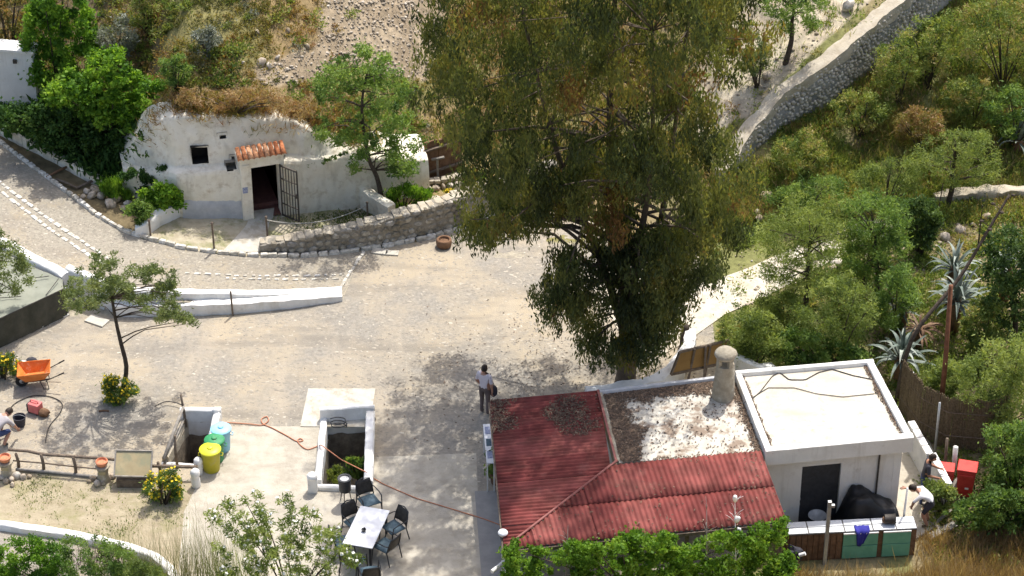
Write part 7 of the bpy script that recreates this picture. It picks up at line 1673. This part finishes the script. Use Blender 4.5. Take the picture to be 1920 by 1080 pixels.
# pale stony bank by the sand path and rocks lying there
bw = thing('path_bank', 'pale stony retaining edge along the far side of the sand path', 'bank', T(1840, 385)); P = [T(1750, 384), T(1820, 378), T(1900, 376), T(1990, 378)]
wallstrip([Vector((q.x, q.y+.15, q.z-.1)) for q in P], [.35, .5, .5, .45], .4, M['coping'], 'bank_wall', bw, .1, .16, nv=3)
RS = random.Random(5)
HL = []
for i in range(11):
    px = RS.uniform(1560, 1900); py = lerp(500, 405, (px-1560)/340)+RS.uniform(-8, 14); q = T(px, py); s = RS.uniform(.18, .4); o = piece('rock', RS.choice(RK), q+Vector((0, 0, s*.3)), None, (RS.random(), RS.random(), RS.random()*6), (s, s*.9, s*.7)); tag(o, 'x', 'rock', 'rocks along the right sand path'); HL.append((px, o))
order_labels(HL, '{} pale rock from the left along the sand path in the right thicket')
for i, (px, py, s, lb) in enumerate(((1436, 376, .5, 'white boulder at the left end of the scrub slope'), (1424, 415, .35, 'pale rock just below the white boulder'), (1437, 148, .4, 'white rock on the terrace beside the grey wall'), (1590, 18, .5, 'white rock on the terrace path at the top edge'), (1420, 405, .3, 'small pale rock left of the feathery tree'))):
    q = T(px, py); o = piece('rock', RK[i], q+Vector((0, 0, s*.3)), None, (i, i*.3, i), (s, s*.8, s*.7)); tag(o, lb, 'rock')
# ---- scrub and grass that nobody could count
def scatter(name, n, box_, accept, tuft, h, w, lm, seed, spread=.16, vscale=.5, lean=.55, parent=None, vb=.5):
    g = np.random.default_rng(seed); V = []; var = []; c = 0; tries = 0
    while c < n and tries < n*30:
        tries += 1; x = g.uniform(box_[0], box_[1]); y = g.uniform(box_[2], box_[3]); k = accept(x, y)
        if k <= 0 or g.uniform() > k: continue
        z = hgt(x, y); c += 1; s = g.uniform(.6, 1.4); m = tuft; v0 = vb+.55*N3(x*vscale, y*vscale, seed)+g.normal(0, .12)
        d = np.stack([g.normal(0, lean, m), g.normal(0, lean, m), g.uniform(.5, 1.0, m)], 1); d = unit(d); L = h*s*g.uniform(.5, 1.15, m); b0 = np.array([x, y, z-.02])[None]+np.concatenate([g.normal(0, spread*s, (m, 2)), np.zeros((m, 1))], 1)
        V.append(leaf_quads(b0+d*L[:, None]*.5, d, L, w*g.uniform(.7, 1.3, m)*s, g)); var.append(np.clip(v0+g.normal(0, .12, m), 0, 1))
    V = np.concatenate(V); o = addobj(name, var_mesh(name, V, [(0, 1, 2, 3)], np.concatenate(var), M[lm]), parent); return tag(o, kind='stuff')
def domes(name, n, box_, accept, m, r, size, asp, lm, seed, vscale=.5, vb=.5):
    """low rounded cushions of small leaves"""
    g = np.random.default_rng(seed); CC = []; tries = 0
    while len(CC) < n and tries < n*30:
        tries += 1; x = g.uniform(box_[0], box_[1]); y = g.uniform(box_[2], box_[3]); k = accept(x, y)
        if k <= 0 or g.uniform() > k: continue
        s = r*(.5+1.0*g.uniform()**1.7); CC.append((x, y, hgt(x, y), s, vb+.6*N3(x*vscale, y*vscale, seed)+g.normal(0, .13)))
    C = np.repeat(np.array(CC), m, axis=0); N = len(C); d = unit(g.normal(size=(N, 3))); d[:, 2] = np.abs(d[:, 2]); rr = g.uniform(.35, 1.08, N)
    P = C[:, :3]+d*(rr*C[:, 3])[:, None]*np.array([1.15, 1.15, .8]); A = unit(d*.9+g.normal(size=(N, 3))*.7+np.array([0, 0, .35])); l = size*g.uniform(.6, 1.5, N)
    o = addobj(name, var_mesh(name, leaf_quads(P, A, l, l*asp*g.uniform(.7, 1.3, N), g), [(0, 1, 2, 3)], np.clip(C[:, 4]+g.normal(0, .13, N), 0, 1), M[lm])); return tag(o, kind='stuff')
def acc_cave(x, y):
    if x < -2.4 and y < fac_y(x)+.9: return 0
    if x < -12 and y < interp(x, BKX, BKY)+.3: return 0
    if x > 4.5 and wall_sd(x, y)[0] > -.3 and inpoly(x, y, TERR): return .03
    if inpoly(x, y, SCREE): return .015
    if x > -2.6 and y < interp(x, YBX, YBY)+.6: return 0
    return .7+.8*N3(x*.6, y*.6, 2)
domes('hill_scrub', 5200, (-18, 6.5, 4.2, 17), acc_cave, 46, .24, .10, .30, 'l_dry', 200, .55, vb=.40)
domes('hill_scrub', 700, (-18, -1, 5.2, 17), lambda x, y: acc_cave(x, y)*(.1+max(0, N3(x*.5, y*.5, 30))), 90, .30, .10, .45, 'l_green', 201, .6)
domes('hill_scrub', 160, (-18, -1, 5.2, 17), lambda x, y: acc_cave(x, y)*max(0, N3(x*.7, y*.7, 60)), 90, .26, .09, .3, 'l_grey', 202, .6)
# overhanging dry fringe along the top of the cave wall
scatter('wall_fringe', 380, (-11.8, -2.6, 4.0, 8), lambda x, y: 1.0 if .75 < y-fac_y(x) < 1.5 else 0, 40, .30, .022, 'l_dry', 203, .14, .9, .7, vb=.6)
def acc_right(x, y):
    s = wall_sd(x, y)[0]
    if s > -.25 and y > 4.4: return 0.02
    if y < 3.0+ (x-8)*.08: return 0
    q = Vector((x, y, hgt(x, y)))
    return .5+.9*N3(x*.7, y*.7, 12)
domes('slope_scrub', 4600, (5.5, 20, 3.6, 19), acc_right, 55, .30, .10, .38, 'l_green', 204, .6, vb=.5)
domes('slope_scrub', 600, (5.5, 20, 3.6, 19), lambda x, y: acc_right(x, y)*max(0, N3(x*.45, y*.45, 90)+.1), 60, .30, .11, .3, 'l_dry', 205, .6, vb=.6)
def acc_flat(x, y):
    if y < -13 or y > 4.5: return 0
    if x < 11.2 and y < -7: return 0
    if x < 10.3 and y < -7.2: return 0
    if inpoly(x, y, PLAZA): return 0
    if x < 9 and y > .2*(x-5)*1.0-1.2 and y < .42*(x-6)+1.6: return .05
    return .5+.7*N3(x*.6, y*.6, 44)
domes('ground_cover', 2600, (6.2, 18, -13, 4.5), acc_flat, 45, .27, .10, .4, 'l_green', 206, .6, vb=.5)
scatter('slope_grass', 3400, (5.5, 20, 3.6, 19), lambda x, y: acc_right(x, y)*1.2, 20, .34, .018, 'l_green', 220, .16, .5, .3, vb=.72)
scatter('slope_grass', 1500, (5.5, 20, 3.6, 19), lambda x, y: acc_right(x, y)*max(.1, N3(x*.4, y*.4, 17)+.3), 20, .32, .018, 'l_straw', 221, .16, .5, .3, vb=.55)
scatter('dry_grass', 3600, (6.9, 15.5, -17.2, -13.35), lambda x, y: .9 if y < -13.8 or x > 10.6 else .6, 18, .62, .016, 'l_straw', 207, .10, .5, .3, vb=.45)
scatter('dry_grass', 500, (10.8, 15, -13.8, -11.6), lambda x, y: .7, 16, .45, .016, 'l_straw', 208, .10, .5, .3, vb=.5)
scatter('low_weeds', 420, (-13.5, -8.5, -11.6, -9), lambda x, y: (.25+.8*N3(x*.9, y*.9, 3)) if inpoly(x, y, SOIL) else 0, 10, .09, .018, 'l_feather', 209, .07, .6)
scatter('yard_weeds', 520, (-8.0, -4.2, 2.2, 5), lambda x, y: (.3+.9*N3(x*.9, y*.9, 5)) if fac_y(x)-.2 > y > fac_y(x)-1.9 else 0, 14, .12, .02, 'l_feather', 210, .09, .6, vb=.4)
scatter('ivy_cover', 520, (-17, -11.3, 3.8, 9), lambda x, y: 1 if 0.1 < y-interp(x, BKX, BKY) < 2.5 else 0, 40, .3, .09, 'l_ivy', 211, .2, .7)
scatter('garden_weeds', 900, (-14, -4.6, -17, -12.2), lambda x, y: 1.0 if hgt(x, y) < -.2 else .0, 24, .30, .03, 'l_feather', 212, .14, .6, vb=.5)
# scree stones
g = np.random.default_rng(5); SV = []; sv = []
xs = [p.x for p in SCREE]; ys = [p.y for p in SCREE]
while len(SV) < 4200:
    x = g.uniform(min(xs), max(xs)); y = g.uniform(min(ys), max(ys))
    if not inpoly(x, y, SCREE): continue
    s = .02+.12*g.uniform()**4; v = (IV*np.array([s*1.3, s, s*.5])*(1+g.uniform(-.25, .25, IV.shape)))@rot_z(g.uniform(0, 6)).T+np.array([x, y, hgt(x, y)+s*.12]); SV.append(v); sv.append(g.beta(2, 2))
tag(addobj('scree_stones', var_mesh('scree_stones', np.array(SV), IF, np.array(sv), M['scree'])), kind='stuff')
SV = []; sv = []
while len(SV) < 1200:
    x = g.uniform(5.5, 19); y = g.uniform(-1, 17); k = inpoly(x, y, TERR) or (y < .42*(x-6)+1.9 and y > .2*(x-5)-1.4) or g.uniform() < .1
    if not k: continue
    s = .04+.12*g.uniform()**3; SV.append((IV*np.array([s*1.2, s, s*.7])*(1+g.uniform(-.25, .25, IV.shape)))@rot_z(g.uniform(0, 6)).T+np.array([x, y, hgt(x, y)+s*.1+.02])); sv.append(g.beta(3, 2))
tag(addobj('loose_stones', var_mesh('loose_stones', np.array(SV), IF, np.array(sv), M['scree'])), kind='stuff')
